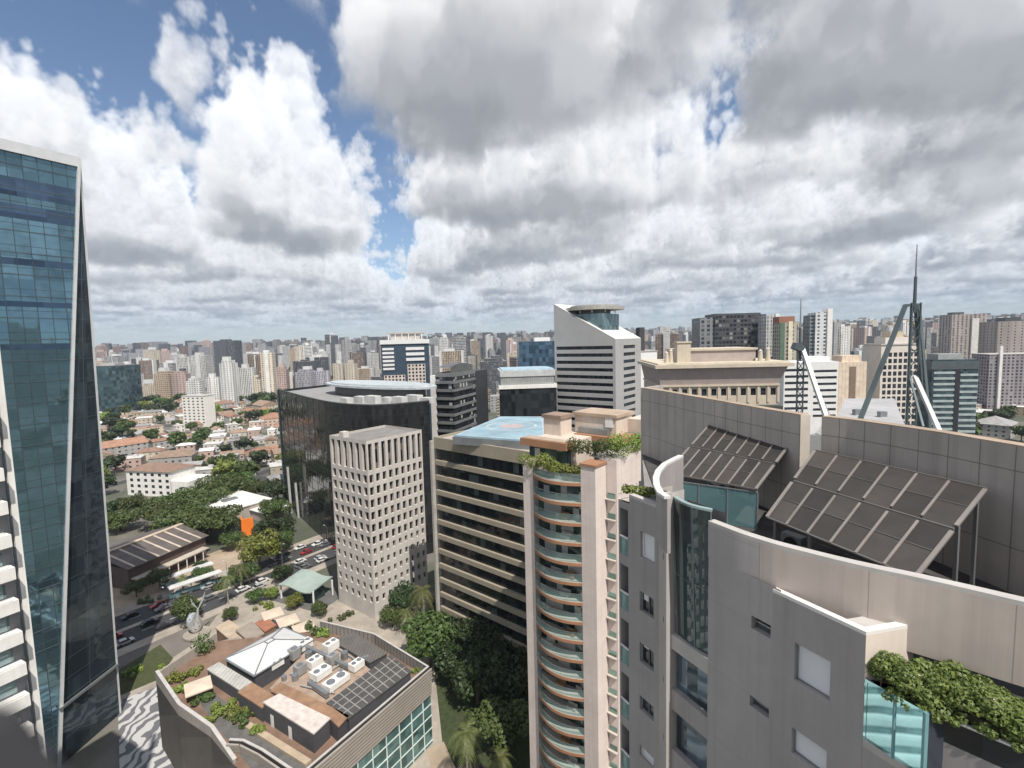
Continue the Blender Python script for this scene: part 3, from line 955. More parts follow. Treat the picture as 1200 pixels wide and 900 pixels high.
# ================================================================== peach apartment tower with bowed balconies
PA = V2(D(612.5, 540, 78)); PE = Vector((0.76, -0.65)).normalized(); PN = Vector((0.65, 0.76)).normalized()
def peach_tower():
    t = thing('balcony_apartment_tower', 'peach stone apartment tower stacked with bowed terracotta-edged glass balconies', 'apartment tower', (*PA, 0))
    stone = M('peach_stone', (0.69, 0.60, 0.555), .8, var=.10, scale=.3, streak=.12, seams=(1.5, 1.5), seam_w=.04, seam_dark=.75)
    terra = M('terracotta_edge', (0.36, 0.185, 0.105), .7, var=.15)
    gl = MG('room_glass', (0.10, 0.15, 0.15), 0.5, .05, (1.1, 2.6), .03, .7, blind=.25, blindc=(.45, .44, .42))
    rail = MCLEAR('pale_teal_railing', (0.34, 0.50, 0.49), .30)
    U = lambda px, py=600: (V2(H(px, py, PA, PE)) - PA).dot(PE)
    u1, u2, u3 = U(625.5), U(681), U(698)
    top = D(613, 540, 78).z
    P = lambda u, v: PA + PE * u + PN * v
    mb = MB(); mb.obox(PA, PE, u1, 17, 0, top); mb.build('pier', stone, t)
    pt = EYE + (H(690, 547, PA, PE).z - EYE)
    mb = MB(); mb.obox(P(u2, 0), PE, u3 - u2, 3.0, 0, pt); mb.build('pier', stone, t)
    MB().obox(P(u2 - .15, -.15), PE, u3 - u2 + .3, 3.2, pt, pt + .35).build('pier_cap', terra, t)
    # back of the balconies and main body
    zb = top - 1.5
    MB().obox(P(u1, 1.3), PE, u2 - u1 + 2, 1, 0, zb - .1).build('balcony_glazing', gl, t)
    side = MB()
    body = MB(); body.obox(P(u1 + .2, 3.3), PE, u3 - u1 + 1.4, 14, 0, zb - 1.0); body.build('wall', stone, t)
    # stepped right flank
    ua = u3 + 1.7
    q0, q1 = P(ua, 3.1), P(ua, 21)
    zt2 = EYE - 17.6
    fl = MB()
    r = 3.05
    wn = []
    z = zb - 3.0
    while z > 3:
        wn.append((.5, 1.5, z, z + .9)); wn.append((5.0, 5.5, z + .1, z + 1.1)); wn.append((6.1, 6.6, z + .1, z + 1.1)); z -= r
    pans = facade(fl, q0, q1, 0, zt2, wn, .25)
    fl.poly([(*P(u3 - 2, 17.3), 0), (*q1, 0), (*q1, zt2), (*P(u3 - 2, 17.3), zt2)])
    fl.poly([(*q0, 0), (*P(u3 - 1, 3.1), 0), (*P(u3 - 1, 3.1), zt2), (*q0, zt2)])
    fl.build('flank_wall', stone, t, weld=False)
    MB().poly([(*q0, zt2), (*q1, zt2), (*P(u3 - 3, 21), zt2), (*P(u3 - 3, 3.1), zt2)]).build('flank_roof', M('roof_gravel', (0.40, 0.37, 0.33), .9), t, weld=False)
    panes_to_parts(pans, gl, t)
    # recess beside the pier: sills and small lights floor by floor
    z = zb - 3.0
    while z > 3:
        o = P(u3 + .05, 3.02)
        MB().poly([(*P(u3 + .2, 3.03), z + .2), (*P(ua - .2, 3.03), z + .2), (*P(ua - .2, 3.03), z + 1.0), (*P(u3 + .2, 3.03), z + 1.0)]).build('window', MG('green_light', (0.15, 0.25, 0.22), .3, .05), t, weld=False)
        MB().obox(P(u3 + .05, 2.6), PE, ua - u3 - .1, .42, z, z + .14).build('sill', M('pale_sill', (0.5, 0.45, 0.4), .7), t)
        z -= r
    # bowed balconies
    n = 12; z = zb - .4; first = True
    arc = []
    for i in range(n + 1):
        f = i / n; u = u1 + (u2 - u1) * f
        arc.append(P(u, -1.5 * (1 - (2 * f - 1) ** 2) + .05))
    nb = 0
    while z > 2 and nb < 20:
        b = MB(); b.prism(arc + [P(u2, 2.2), P(u1, 2.2)], z - .30, z)
        bo = b.build('balcony', M('balcony_slab', (0.48, 0.43, 0.39), .8, var=.15), t)
        ed = MB(); ed.ribbon([q - PN * .04 for q in arc], .1, z - .40, z + .08); ed.build('edge_band', terra, bo, weld=False)
        s = MB(); s.ribbon(list(arc), .12, z, z + .18); s.build('kerb', M('pale_kerb', (0.62, 0.52, 0.45), .8), bo)
        if nb or True:
            k = MB()
            for i in range(n):
                k.poly([(*arc[i], z + .18), (*arc[i + 1], z + .18), (*arc[i + 1], z + 1.35), (*arc[i], z + 1.35)])
            k.build('railing_glass', rail, bo)
            hr = MB()
            for i in range(n): hr.beam((*arc[i], z + 1.37), (*arc[i + 1], z + 1.37), .06)
            hr.build('handrail', STEEL, bo)
            # things stored behind the glass, different on each floor
            if nb % 3 != 1:
                q = P(u1 + (u2 - u1) * (.25 + .5 * rnd.random()), .4)
                cbm = MB(); cbm.cbox(q, PE, 1.6, .8, z, z + .5); cbm.cbox(q + PN * .35, PE, 1.6, .15, z + .5, z + .95)
                cbm.build('bench', M('bench_tone%d' % (nb % 3), ((.5, .48, .45), (.1, .1, .1), (.3, .18, .1))[nb % 3], .8), bo)
        z -= r; nb += 1
    # penthouse with terracotta eaves
    def pent(px0, px1, pyt, pyb, d, depth, nm, z1, z0, mt=stone):
        a = V2(D(px0, pyb, d)); mb = MB(); mb.obox(a, PE, (V2(H(px1, pyb, a, PE)) - a).length, depth, z0, z1)
        return mb.build(nm, mt, t)
    def pbox(nm, px0, py0, dd, px1, px2, z0, z1, mt, grow=0.0, par=None):
        a = V2(D(px0, py0, dd)); w = (V2(H(px1, py0, a, PE)) - a).dot(PE); b = a + PE * w
        dp = (V2(H(px2, py0, b, PN)) - b).dot(PN)
        o = MB().obox(a - PE * grow - PN * grow, PE, w + 2 * grow, dp + 2 * grow, z0, z1).build(nm, mt, par or t)
        return a, w, dp
    ze = D(663, 529, 75).z
    a1, w1, d1 = pbox('eave', 609.5, 519, 81, 663, 674, ze, ze + 1.15, terra)
    MB().obox(a1 + PE * .3 + PN * .3, PE, w1 - .6, d1 - .6, ze + 1.152, ze + 1.25).build('eave_roof', M('tan_lid', (0.42, 0.33, 0.25), .85), t)
    MB().obox(a1 + PE * 1.0 + PN * 1.2, PE, w1 - 1.6, d1 - 1.3, zb - 1, ze - .02).build('penthouse_glazing', gl, t)
    MB().obox(a1 + PE * 1.5 + PN * d1, PE, w1 - 1.5, 9, zb - 1, ze + 1.1).build('rear_terrace', M('peach_plain', (0.62, 0.53, 0.455), .85, var=.12, streak=.2), t)
    zz = D(728, 523, 76).z
    a2, w2, d2 = pbox('eave', 672.5, 516, 83, 728, 746, zz, zz + .9, terra)
    MB().obox(a2 + PE * .9 + PN * 1.2, PE, w2 - 1.8, d2 + 5, zb - 1, zz - .02).build('penthouse_glazing', gl, t)
    lid = M('tan_lid', (0.42, 0.33, 0.25), .85, var=.35, scale=.8); plain = M('peach_plain', (0.62, 0.53, 0.455), .85, var=.12, streak=.2)
    pbox('stair_box', 637.5, 508, 84, 657, 670, ze + 1.1, D(650, 489, 84).z, plain)
    pbox('stair_box_lid', 637.5, 508, 84, 657, 670, D(650, 489, 84).z, D(650, 485, 84).z, M('brown_lid', (0.30, 0.22, 0.17), .85, var=.3), .25)
    zt3 = D(700, 485, 85).z
    a3, w3, d3 = pbox('plant_house', 674, 514, 85, 722, 741, zz + .9, zt3, plain)
    pbox('plant_house_lid', 674, 514, 85, 722, 741, zt3, zt3 + .5, lid, .3)
    MB().obox(a3 + PE * (w3 + .02) + PN * 4, PE, 3.5, 8, zz + .9, zt3 - .6).build('plant_wing', plain, t)
    MB().obox(a3 + PE * 1.2 - PN * .95, PE, w3 * .72, .9, zz + .92, zz + 1.9).build('duct', STEEL, t)
    MB().obox(a3 + PE * (w3 * .76) - PN * .2, PE, 1.4, .24, zz + 2.2, zz + 3.8).build('white_hatch', WHITE, t)
    MB().obox(P(u1, .2), PE, u2 - u1, 3.0, zb - .4, zb + .2).build('terrace_deck', M('deck_tan', (0.42, 0.36, 0.3), .85), t)
    return P, u1, u2, u3, zb
PT = peach_tower()
# ================================================================== grey apartment tower at our side
LP = Vector((5.2, 25.6)); LE = Vector((0.454, -0.891)).normalized(); LN = Vector((-LE.y, LE.x))   # LN points into the building
CONC = M('grey_render', (0.345, 0.322, 0.318), .85, var=.13, scale=.25, streak=.22, bump=.25)
PANEL = M('wall_panels', (0.44, 0.40, 0.365), .85, var=.16, scale=.3, streak=.32, seams=(1.25, 3.1), seam_w=.045, seam_dark=.35)
PARA = M('parapet_render_sunlit', (0.50, 0.435, 0.395), .85, var=.12, scale=.3, streak=.24, seams=(3.4, 0), seam_w=.03, seam_dark=.5)  # lighter copy of the render, for the parapet's sunlit stretch
COPE = M('pale_coping', (0.47, 0.45, 0.43), .7, var=.15, scale=.8)
def lu(px, py=700): return (V2(H(px, py, LP, LE)) - LP).dot(LE)
def lp(u, v=0): return LP + LE * u + LN * v
def lrect(x0, y0, x1, y1, us=0.0):
    a, b = H(x0, y0, LP, LE), H(x1, y1, LP, LE)
    ua, ub = (V2(a) - LP).dot(LE), (V2(b) - LP).dot(LE)
    return (ua - us, ub - us, b.z, a.z)
def smooth(P, k=4):
    Q = []
    for i in range(len(P) - 1):
        p0, p1, p2, p3 = P[max(i - 1, 0)], P[i], P[i + 1], P[min(i + 2, len(P) - 1)]
        for j in range(k):
            f = j / k
            Q.append(0.5 * (2 * p1 + (p2 - p0) * f + (2 * p0 - 5 * p1 + 4 * p2 - p3) * f * f + (3 * p1 - p0 - 3 * p2 + p3) * f ** 3))
    return Q + [P[-1]]
def grey_tower():
    t = thing('apartment_tower', 'grey rendered apartment tower with curved parapets, a glass bay and roof terraces', 'apartment tower', (12, 20, 0))
    Z = lambda z: EYE + z
    dk = MG('dark_room_glass', (0.03, 0.035, 0.04), .1, .05, (.8, 1.2), .02, .6)
    white = M('white_shutter', (0.74, 0.75, 0.78), .6, var=.06, seams=(0, .09), seam_w=.015, seam_dark=.8)
    cob = lambda path, z0, z1, nm='coping', th=.38: MB().ribbon(path, th, z0, z1).build(nm, COPE, t, weld=False)
    # plan points
    par = [V2(G(px, py, -7.8)) for px, py in ((830, 615), (848, 620.5), (870, 627), (890, 634), (910, 641), (945, 651.5), (980, 660.5), (1025, 671), (1072, 681), (1135, 695.5), (1200, 711))]
    for i_, (px, py) in enumerate(((830, 615), (848, 620.5), (866, 626))): par[i_] = lp(lu(px, py), -.003)
    par[3] = par[3].lerp(lp(lu(890, 634)), .62); par[4] = par[4].lerp(lp(lu(910, 641)), .30)
    par += [Vector((16.6, 11.2)), Vector((19.6, 8.2)), Vector((23.5, 4.5))]
    wal = [V2(G(px, py, -4.5)) for px, py in ((752, 455), (775, 458.5), (800, 463), (835, 469), (870, 475.5), (905, 481.5), (938, 487))]
    wal2 = [V2(G(px, py, -4.6)) for px, py in ((963, 489), (1000, 493), (1050, 500), (1100, 507.5), (1150, 516), (1200, 524.5))] + [Vector((21.3, 12)), Vector((23.5, 4.5))]
    # ---- left block
    ub = lu(773); us = lu(786.5); um = lu(830); uw = lu(906); ue = lu(1013.5, 800)
    lo = lu(738)
    wins = [lrect(750.5, 622, 767, 661, lo)]
    for y0, y1 in ((692, 726), (752, 788), (814, 846), (872, 902)): wins.append(lrect(749.5, y0, 766, y1, lo))
    w0 = MB()
    pans = facade(w0, lp(lo), lp(ub), 0, Z(-8), wins, .22)
    x0 = lu(725.5)
    ops = [(.12, lo - x0 - .1, Z(-8.6) - 3 * k - 2.6, Z(-8.6) - 3 * k - .15) for k in range(9)]
    bps = facade(w0, lp(x0), lp(lo), 0, Z(-8.35), ops, .9)
    w0.poly([(*lp(x0), 0), (*lp(x0, 3), 0), (*lp(x0, 3), Z(-8.35)), (*lp(x0), Z(-8.35))])
    w0.poly([(*lp(x0, 3), 0), (*lp(ub, 1.2), 0), (*lp(ub, 1.2), Z(-8.45)), (*lp(x0, 3), Z(-8.45))])
    w0.build('side_wall', CONC, t, weld=False)
    for i, p in enumerate(pans):
        full = i in (0, 4)
        wn = MB().poly(p).build('window', white if full else dk, t, weld=False)
        p = [Vector(q) for q in p]
        fr = MB()
        out = Vector((*(-LN * .04), 0))
        for k in range(4): fr.beam(p[k] + out, p[(k + 1) % 4] + out, .07)
        if not full: fr.beam((p[0] + p[1]) / 2 + out, (p[2] + p[3]) / 2 + out, .05)
        fr.build('window_frame', WHITE if full else STEEL, wn, weld=False)
        if not full and i != 3:
            q = [p[0] + (p[1] - p[0]) * .1 + out * .5, p[0] + (p[1] - p[0]) * .48 + out * .5, p[3] + (p[2] - p[3]) * .48 + out * .5, p[3] + (p[2] - p[3]) * .1 + out * .5]
            q[0] = q[0] + (q[3] - q[0]) * (.35 + .2 * i % .5); q[1] = q[1] + (q[2] - q[1]) * (.35 + .2 * i % .5)
            MB().poly(q).build('blind', white, wn, weld=False)
    MB().ribbon([lp(lo), lp(ub)], .3, Z(-8), Z(-7.86)).build('coping', COPE, t, weld=False)
    MB().poly([(*lp(lo, .3), Z(-8.4)), (*lp(ub, .3), Z(-8.4)), (*lp(ub, 1.2), Z(-8.4)), (*lp(lo, 3), Z(-8.4)), (*lp(x0, 3), Z(-8.4)), (*lp(x0, .2), Z(-8.4))]).build('terrace_floor', M('terrace_tile', (0.40, 0.37, 0.34), .85), t, weld=False)
    # recessed balconies on the block's outer edge
    for p, (ua, ub_, za, zb_) in zip(bps, ops):
        bo = MB().poly(p).build('side_balcony', dk, t, weld=False)
        MB().poly([(*lp(x0 + ua, .03), za), (*lp(x0 + ub_, .03), za), (*lp(x0 + ub_, .03), za + .95), (*lp(x0 + ua, .03), za + .95)]).build('railing_glass', MCLEAR('teal_railing_glass', (0.40, 0.62, 0.62), .5), bo, weld=False)
        MB().beam((*lp(x0 + ua, .0), za + .98), (*lp(x0 + ub_, .0), za + .98), .07).build('handrail', WHITE, bo)
    # ---- curved blade wall with white coping
    bl = [V2(G(px, py, -6.9)) for px, py in ((786, 583), (778, 578), (773.5, 570), (772.5, 561), (775, 553), (782, 545), (791, 540), (801, 535))]
    MB().ribbon(bl, .16, Z(-9.4), Z(-6.95)).build('blade_parapet', CONC, t, weld=False)
    MB().ribbon([p for p in bl], .30, Z(-6.95), Z(-6.83)).build('coping', M('blade_coping', (0.62, 0.61, 0.60), .6, var=.12, scale=.8, streak=.1), t, weld=False)
    sw = MB(); sp = facade(sw, lp(ub, -.05), lp(us, -.05), 0, Z(-7.0), [lrect(778, y, 781, y + 9, ub) for y in (648, 722, 792, 860)], .3)
    sw.poly([(*lp(us, -.05), 0), (*lp(us, .8), 0), (*lp(us, .8), Z(-7.0)), (*lp(us, -.05), Z(-7.0))]); sw.poly([(*lp(ub, -.05), Z(-8)), (*lp(ub, .8), Z(-8)), (*lp(ub, .8), Z(-7.0)), (*lp(ub, -.05), Z(-7.0))])
    MB().obox(lp(us - .16, -.30), LE, .16, .3, 0, Z(-7.0)).build('blade_edge', M('sunlit_blade_render', (0.42, 0.39, 0.37), .85, var=.1, streak=.15), t)  # edge rib added to catch a narrow strip of sun
    sw.build('blade_wall', M('sunlit_blade_render', (0.42, 0.39, 0.37), .85, var=.1, streak=.15), t, weld=False)  # render lightened so the strip reads as sunlit
    for p in sp: MB().poly(p).build('slit_window', dk, t, weld=False)
    # ---- glass bay
    zt, zb = Z(-7.3), H(806, 755, LP, LE).z
    n = 8
    tp = [lp(us + (um - us) * i / n, .12 - .28 * math.sin(math.pi * i / n)) for i in range(n + 1)]
    bt = [lp(us + .18 + (um - us - .30) * i / n, .22 - .1 * math.sin(math.pi * i / n)) for i in range(n + 1)]
    gb = MB()
    for i in range(n): gb.poly([(*bt[i], zb), (*bt[i + 1], zb), (*tp[i + 1], zt), (*tp[i], zt)])
    gb.build('glass_bay', MG('bay_glass', (0.07, 0.095, 0.10), .45, .03, (2.2, 6), .006, .2, warp=.004), t, weld=False)
    fr = MB()
    for i in (0, 5, 8): fr.beam((*bt[i], zb), (*tp[i], zt), .06)
    for f in (.46,):
        for i in range(n): fr.beam(Vector((*bt[i], zb)).lerp(Vector((*tp[i], zt)), f), Vector((*bt[i + 1], zb)).lerp(Vector((*tp[i + 1], zt)), f), .035)
    fr.build('bay_frame', M('bay_metal', (0.16, 0.19, 0.20), .4, .5), t)
    rc = MB(); rc.ribbon(tp, .2, zt, zt + .1); rc.build('bay_rim', M('rim_teal', (0.35, 0.45, 0.46), .4, .3), t, weld=False)
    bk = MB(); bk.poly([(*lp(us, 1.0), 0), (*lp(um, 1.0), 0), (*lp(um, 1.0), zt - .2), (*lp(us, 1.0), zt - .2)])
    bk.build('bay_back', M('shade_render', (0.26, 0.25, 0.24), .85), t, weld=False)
    MB().obox(lp(us, .0), LE, um - us, .9, zb - .75, zb - .05).build('bay_sill', COPE, t)
    z = zb - .75
    while z > 20:
        MB().poly([(*lp(us + .1, .3), z - 2.0), (*lp(um - .1, .3), z - 2.0), (*lp(um - .1, .3), z - .02), (*lp(us + .1, .3), z - .02)]).build('window', MG('blue_room_glass', (0.10, 0.14, 0.18), .45, .05, (.6, 2), .03, .5), t, weld=False)
        MB().obox(lp(us, .02), LE, um - us, .9, z - 3.0, z - 2.0).build('bay_sill', CONC, t); z -= 3.0
    # ---- main wall below the parapet
    w1 = MB()
    wv = [lrect(880.5, 721, 903, 749, um), lrect(878.5, 814, 901, 843, um)]
    pans = facade(w1, lp(um), lp(uw + .3), 0, Z(-9.2), wv, .3)
    w1.build('main_wall', M('grey_render_joints', (0.39, 0.367, 0.362), .85, var=.13, scale=.25, streak=.22, seams=(0, 3.0), seam_w=.02, seam_dark=.7), t, weld=False)
    for p in pans:
        wn = MB().poly(p).build('window', dk, t, weld=False)
        p = [Vector(q) for q in p]; out = Vector((*(-LN * .05), 0))
        fr = MB(); fr.beam((p[0] + p[3]) / 2 + out, (p[1] + p[2]) / 2 + out, .06); fr.beam(p[0] + out, p[1] + out, .06); fr.beam(p[3] + out, p[2] + out, .06)
        for k in range(1, 5): fr.beam(p[0].lerp(p[3], k / 10) + out, p[1].lerp(p[2], k / 10) + out, .015)
        fr.build('window_frame', STEEL, wn, weld=False)
    MB().ribbon(smooth(par)[:13], .3, Z(-9.2), Z(-7.8)).build('parapet', M('grey_render_joints', (0.39, 0.367, 0.362)), t, weld=False)  # shaded stretch of the parapet keeps the darker render
    MB().ribbon(smooth(par)[12:], .3, Z(-10.15), Z(-7.8)).build('parapet', PARA, t, weld=False)
    cob(smooth(par), Z(-7.8), Z(-7.66), th=.36)
    # ---- wing
    c0, c1, c2 = lp(uw, -.03), V2(G(1015, 745, -9.4)), V2(G(1072, 735, -9.4))
    wv = []
    def wr(x0, y0, x1, y1):
        e = (c1 - c0).normalized(); a, b = H(x0, y0, c0, e), H(x1, y1, c0, e)
        return ((V2(a) - c0).dot(e), (V2(b) - c0).dot(e), b.z, a.z)
    wv = [wr(931.5, 753, 972, 822), wr(928, 852, 968, 912)]
    w2 = MB(); pans = facade(w2, c0, c1, 0, Z(-9.4), wv, .2)
    MB().poly([(*c1, 0), (*c2, 0), (*c2, Z(-9.4)), (*c1, Z(-9.4))]).build('wing_end', M('sunlit_wing_render', (0.66, 0.58, 0.51), .85, var=.1, streak=.12), t, weld=False)  # lighter render puts the sun on this end into the colour
    w2.build('wing_wall', CONC, t, weld=False)
    for p in pans:
        wn = MB().poly(p).build('window', white, t, weld=False)
        p = [Vector(q) for q in p]; out = Vector((*(-LN * .03), 0)); fr = MB()
        for k in range(4): fr.beam(p[k] + out, p[(k + 1) % 4] + out, .06)
        fr.build('window_frame', STEEL, wn, weld=False)
    ww = M('white_coping', (0.72, 0.70, 0.67), .6, var=.08)
    MB().ribbon([c0, c1, c2], .24, Z(-9.4), Z(-9.28)).build('coping', ww, t, weld=False)
    MB().ribbon([c0 + LN * .02, c1 + LN * .02], .2, Z(-10.2), Z(-9.4)).build('wing_parapet', CONC, t, weld=False)
    e12 = (c2 - c1).normalized(); n12 = Vector((-e12.y, e12.x))
    MB().prism([c1 + n12 * .01, c2 + n12 * .01, c2 + n12 * .9, c1 + n12 * .9], Z(-9.9), Z(-9.395)).build('planter_top', COPE, t)
    MB().poly([(*c0, Z(-10.2)), (*c1, Z(-10.2)), (*c2, Z(-10.2)), (*par[7], Z(-10.2)), (*par[5], Z(-10.2))]).build('wing_floor', M('brown_gravel', (0.25, 0.19, 0.15), .95, var=.4, scale=2), t, weld=False)
    # ---- balcony with planter
    u2 = lu(1084, 870)
    q0, q1 = lp(ue), lp(u2)
    q2 = q1 + Vector((.62, .10)); q3 = q2 + Vector((.9, -1.05)) * 1.2; q4 = q3 + Vector((1.4, -1.5)); q5 = q4 + Vector((3, -3.4))
    fz = Z(-12.7)
    MB().prism([q0, q1, q2, q3, q4, q5, par[-1], par[-3], par[9], c2], fz - .35, fz).build('balcony_floor', COPE, t)
    MB().ribbon([q0 , q1, q2, q3, q4, q5], .2, 0, fz - .35).build('lower_wall', CONC, t, weld=False)
    tq = MG('turquoise_glass', (0.42, 0.74, 0.80), .92, .03, (.9, 9), .004, .1, warp=.003)
    zg = Z(-10.8)
    pr = MB(); mid = q0.lerp(q1, .52)
    for a, b in ((q0, mid), (mid, q1)):
        MB().poly([(*a, fz - .1), (*b, fz - .1), (*b, zg), (*a, zg)]).build('glass_panel', tq, t, weld=False)
    MB().beam((*(mid - LN * .02), fz - .1), (*(mid - LN * .02), zg), .06).build('glass_post', M('teal_metal', (0.22, 0.42, 0.45), .4, .3), t)
    MB().beam((*(q1 - LN * .02), fz - .1), (*(q1 - LN * .02), zg), .10).build('glass_post', M('teal_metal', (0.22, 0.42, 0.45), .4, .3), t)
    MB().poly([(*q1, fz - .6), (*q2, fz - .6), (*q2, zg), (*q1, zg)]).build('glass_panel', MG('smoke_glass', (0.06, 0.07, 0.09), .3, .04, (9, 9), .0, .1), t, weld=False)
    zk = zg - .25
    MB().ribbon([q2, q3, q4, q5], .18, fz - .4, zk - .75).build('balcony_kerb', CONC, t, weld=False)
    q34 = q3.lerp(q4, .1)
    for a, b, mt in ((q2, q34, dk), (q34, q5, tq)):
        MB().poly([(*a, zk - .75), (*b, zk - .75), (*b, zg - .3), (*a, zg - .3)]).build('glass_panel', mt, t, weld=False)
    MB().ribbon([q2, q3, q4, q5], .10, zg - .3, zg - .24).build('handrail', WHITE, t, weld=False)
    MB().prism([q0 + LN * .25, q1 + LN * .3, q2 + Vector((.2, .3)), q3 + Vector((.25, .25)), q4 + Vector((.3, .3)), q5 + Vector((.3, .3)), q5 + Vector((1.1, 1.1)), q4 + Vector((1.1, 1.1)), q2 + Vector((1.0, 1.5)), c2 - n12 * .1, c1 - n12 * .1], fz, zg - .1).build('planter_box', M('planter_soil', (0.16, 0.13, 0.10), .95), t)
    # recess under the long parapet
    rec = [p + Vector((.75, 1.6)) for p in par[8:]]
    MB().ribbon(rec, .1, fz, Z(-9.9)).build('recess_glazing', dk, t, weld=False)
    # ---- roof deck and panelled back walls
    deck = [lp(us, 1.2)] + par[:1] + par[1:] + list(reversed(wal2)) + list(reversed(wal)) + [lp(ub, 1.2)]
    MB().poly([(*p, Z(-10.5)) for p in deck]).build('roof_deck', M('dark_roof', (0.075, 0.07, 0.068), .9, var=.4, scale=.8), t, weld=False)
    # the end of each wall turns back: bright caps
    MB().ribbon(list(reversed(wal)), -.55, [0] + [0] * (len(wal) - 1), Z(-4.5)).build('panel_wall', PANEL, t, weld=False)
    MB().ribbon(list(reversed(wal2)), -.55, 0, Z(-4.6)).build('panel_wall', PANEL, t, weld=False)
    capm = M('rust_edge', (0.42, 0.33, 0.25), .85, var=.3)
    MB().ribbon(list(reversed(wal)), -.6, Z(-4.5), Z(-4.44)).build('wall_cap', capm, t, weld=False)
    MB().ribbon(list(reversed(wal2)), -.6, Z(-4.6), Z(-4.54)).build('wall_cap', capm, t, weld=False)
    e = (wal2[0] - wal[-1]).normalized()
    MB().obox(wal[-1] + e * .02, e, .5, .8, Z(-7.4), Z(-4.46)).build('wall_end', M('sunlit_wall_end', (0.62, 0.56, 0.48), .8), t)  # end cap coloured paler than the panels to read as sunlit
    MB().obox(wal[-1] + e * .52, e, (wal2[0] - wal[-1]).length - .52, .4, Z(-7.5), Z(-5.6)).build('grey_infill', M('cool_grey_box', (0.30, 0.31, 0.32), .7), t)
    # left return of the panel wall down to the ground
    r0 = wal[0]; r1 = wal[0] + Vector((2.6, 2.2))
    MB().ribbon([r0 + Vector((.3, .2)), r1], .4, 0, Z(-4.5)).build('return_wall', PANEL, t, weld=False)
    MB().ribbon([lp(lo, 3), r0], .3, 0, Z(-13)).build('return_wall', CONC, t, weld=False)
    # roof beyond the walls
    rf = [p + Vector((.56, .12)) for p in wal2[:5]] + [Vector((24.5, 20.5)), Vector((26.2, 28.5)), Vector((24.5, 33.5)), Vector((20.5, 32.5)), wal[-1] + Vector((.7, .4))]
    MB().prism(rf, 0, Z(-6.1)).build('upper_roof', M('pale_roof_sheet', (0.36, 0.355, 0.35), .7, var=.2, seams=(2.2, 0), seam_w=.08, seam_dark=.6), t)
    # hidden core keeps the inside closed
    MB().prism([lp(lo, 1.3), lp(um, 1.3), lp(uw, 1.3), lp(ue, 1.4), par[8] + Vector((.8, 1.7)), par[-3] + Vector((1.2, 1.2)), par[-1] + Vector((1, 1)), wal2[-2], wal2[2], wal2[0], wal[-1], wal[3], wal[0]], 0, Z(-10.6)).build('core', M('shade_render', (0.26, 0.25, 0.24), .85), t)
    return dict(par=par, wal=wal, wal2=wal2, c1=c1, c2=c2, q=(q0, q1, q2, q3, q4, q5), zg=zg, lo=lo, ub=ub)
GT = grey_tower()

def sheet_hall():
    q = [G(978, 497, -21), G(1066, 512, -21), G(1048, 467, -19), G(990, 467, -19)]
    t = thing('grey_sheet_hall', 'low hall with a grey sloping sheet roof seen between the masts', 'hall', (q[0].x, q[0].y, 0))
    MB().prism([V2(p) for p in q], 0, EYE - 21.3).build('wall', M('hall_wall', (0.30, 0.29, 0.28), .85), t)
    mb = MB(); mb.poly([tuple(p) for p in q]); mb.poly([tuple(p - Vector((0, 0, .3))) for p in q])
    for k in range(4): mb.poly([q[k], q[(k + 1) % 4], q[(k + 1) % 4] - Vector((0, 0, .3)), q[k] - Vector((0, 0, .3))])
    mb.build('roof', M('hall_sheet', (0.40, 0.40, 0.41), .6, var=.2, scale=.1, seams=(3, 0), seam_w=.15, seam_dark=.6), t, weld=False)
    for f in (.3, .7):
        p = q[0].lerp(q[1], f).lerp(q[3].lerp(q[2], f), .4); MB().cbox(p.xy, (1, 0), 1.6, 1.2, p.z - .2, p.z + 1.2).build('roof_vent', STEEL, t)
sheet_hall()
# solar canopies on the roof deck
def canopy(label, A, B, Cc, Dd, cols, posts):
    """A,B upper edge, Cc,Dd lower edge (A above Cc)"""
    A, B, Cc, Dd = map(Vector, (A, B, Cc, Dd))
    base_z = EYE - 10.5
    t = thing('solar_canopy', label, 'solar canopy', (*((A + B + Cc + Dd) / 4).xy, base_z), 'solar canopies on the roof terrace')
    pm = [M('solar_cell', (0.046, 0.040, 0.035), .55, .0, var=.25, scale=.9, rand=.35)]
    rm = M('bright_rail', (0.27, 0.245, 0.225), .5, .3)
    P = lambda i, j: (A.lerp(B, i)).lerp(Cc.lerp(Dd, i), j)
    nrm = (B - A).cross(Cc - A).normalized()
    if nrm.z < 0: nrm = -nrm
    for i in range(cols):
        for j in range(4):
            a, b, c, d = P(i / cols, j / 4), P((i + 1) / cols, j / 4), P((i + 1) / cols, (j + 1) / 4), P(i / cols, (j + 1) / 4)
            mb = MB(); k = .04
            cen = (a + b + c + d) / 4
            q = [x + (cen - x).normalized() * .06 for x in (a, b, c, d)]
            mb.poly([x + nrm * k for x in q]); mb.poly([x for x in reversed(q)])
            for s in range(4): mb.poly([q[s], q[(s + 1) % 4], q[(s + 1) % 4] + nrm * k, q[s] + nrm * k])
            mb.build('solar_panel', pm, t)
    for i in range(cols + 1):
        w = .09 if i not in (0, cols) else .14
        MB().beam(P(i / cols, .02) + nrm * .05, P(i / cols, .47) + nrm * .05, w, .08).build('rail', rm, t)
        MB().beam(P(i / cols, .53) + nrm * .05, P(i / cols, 1.0) + nrm * .05, w, .08).build('rail', rm, t)
    for j in (0, .25, .5, .75, 1):
        MB().beam(P(0, j) + nrm * .03, P(1, j) + nrm * .03, .05 if j in (.25, .75) else .1, .06).build('purlin', M('dark_rail', (0.17, 0.16, 0.15), .5, .3), t)
    for i, j in posts:
        p = P(i, j); MB().beam(p - nrm * .02, (p.x, p.y, base_z), .12).build('post', STEEL, t)
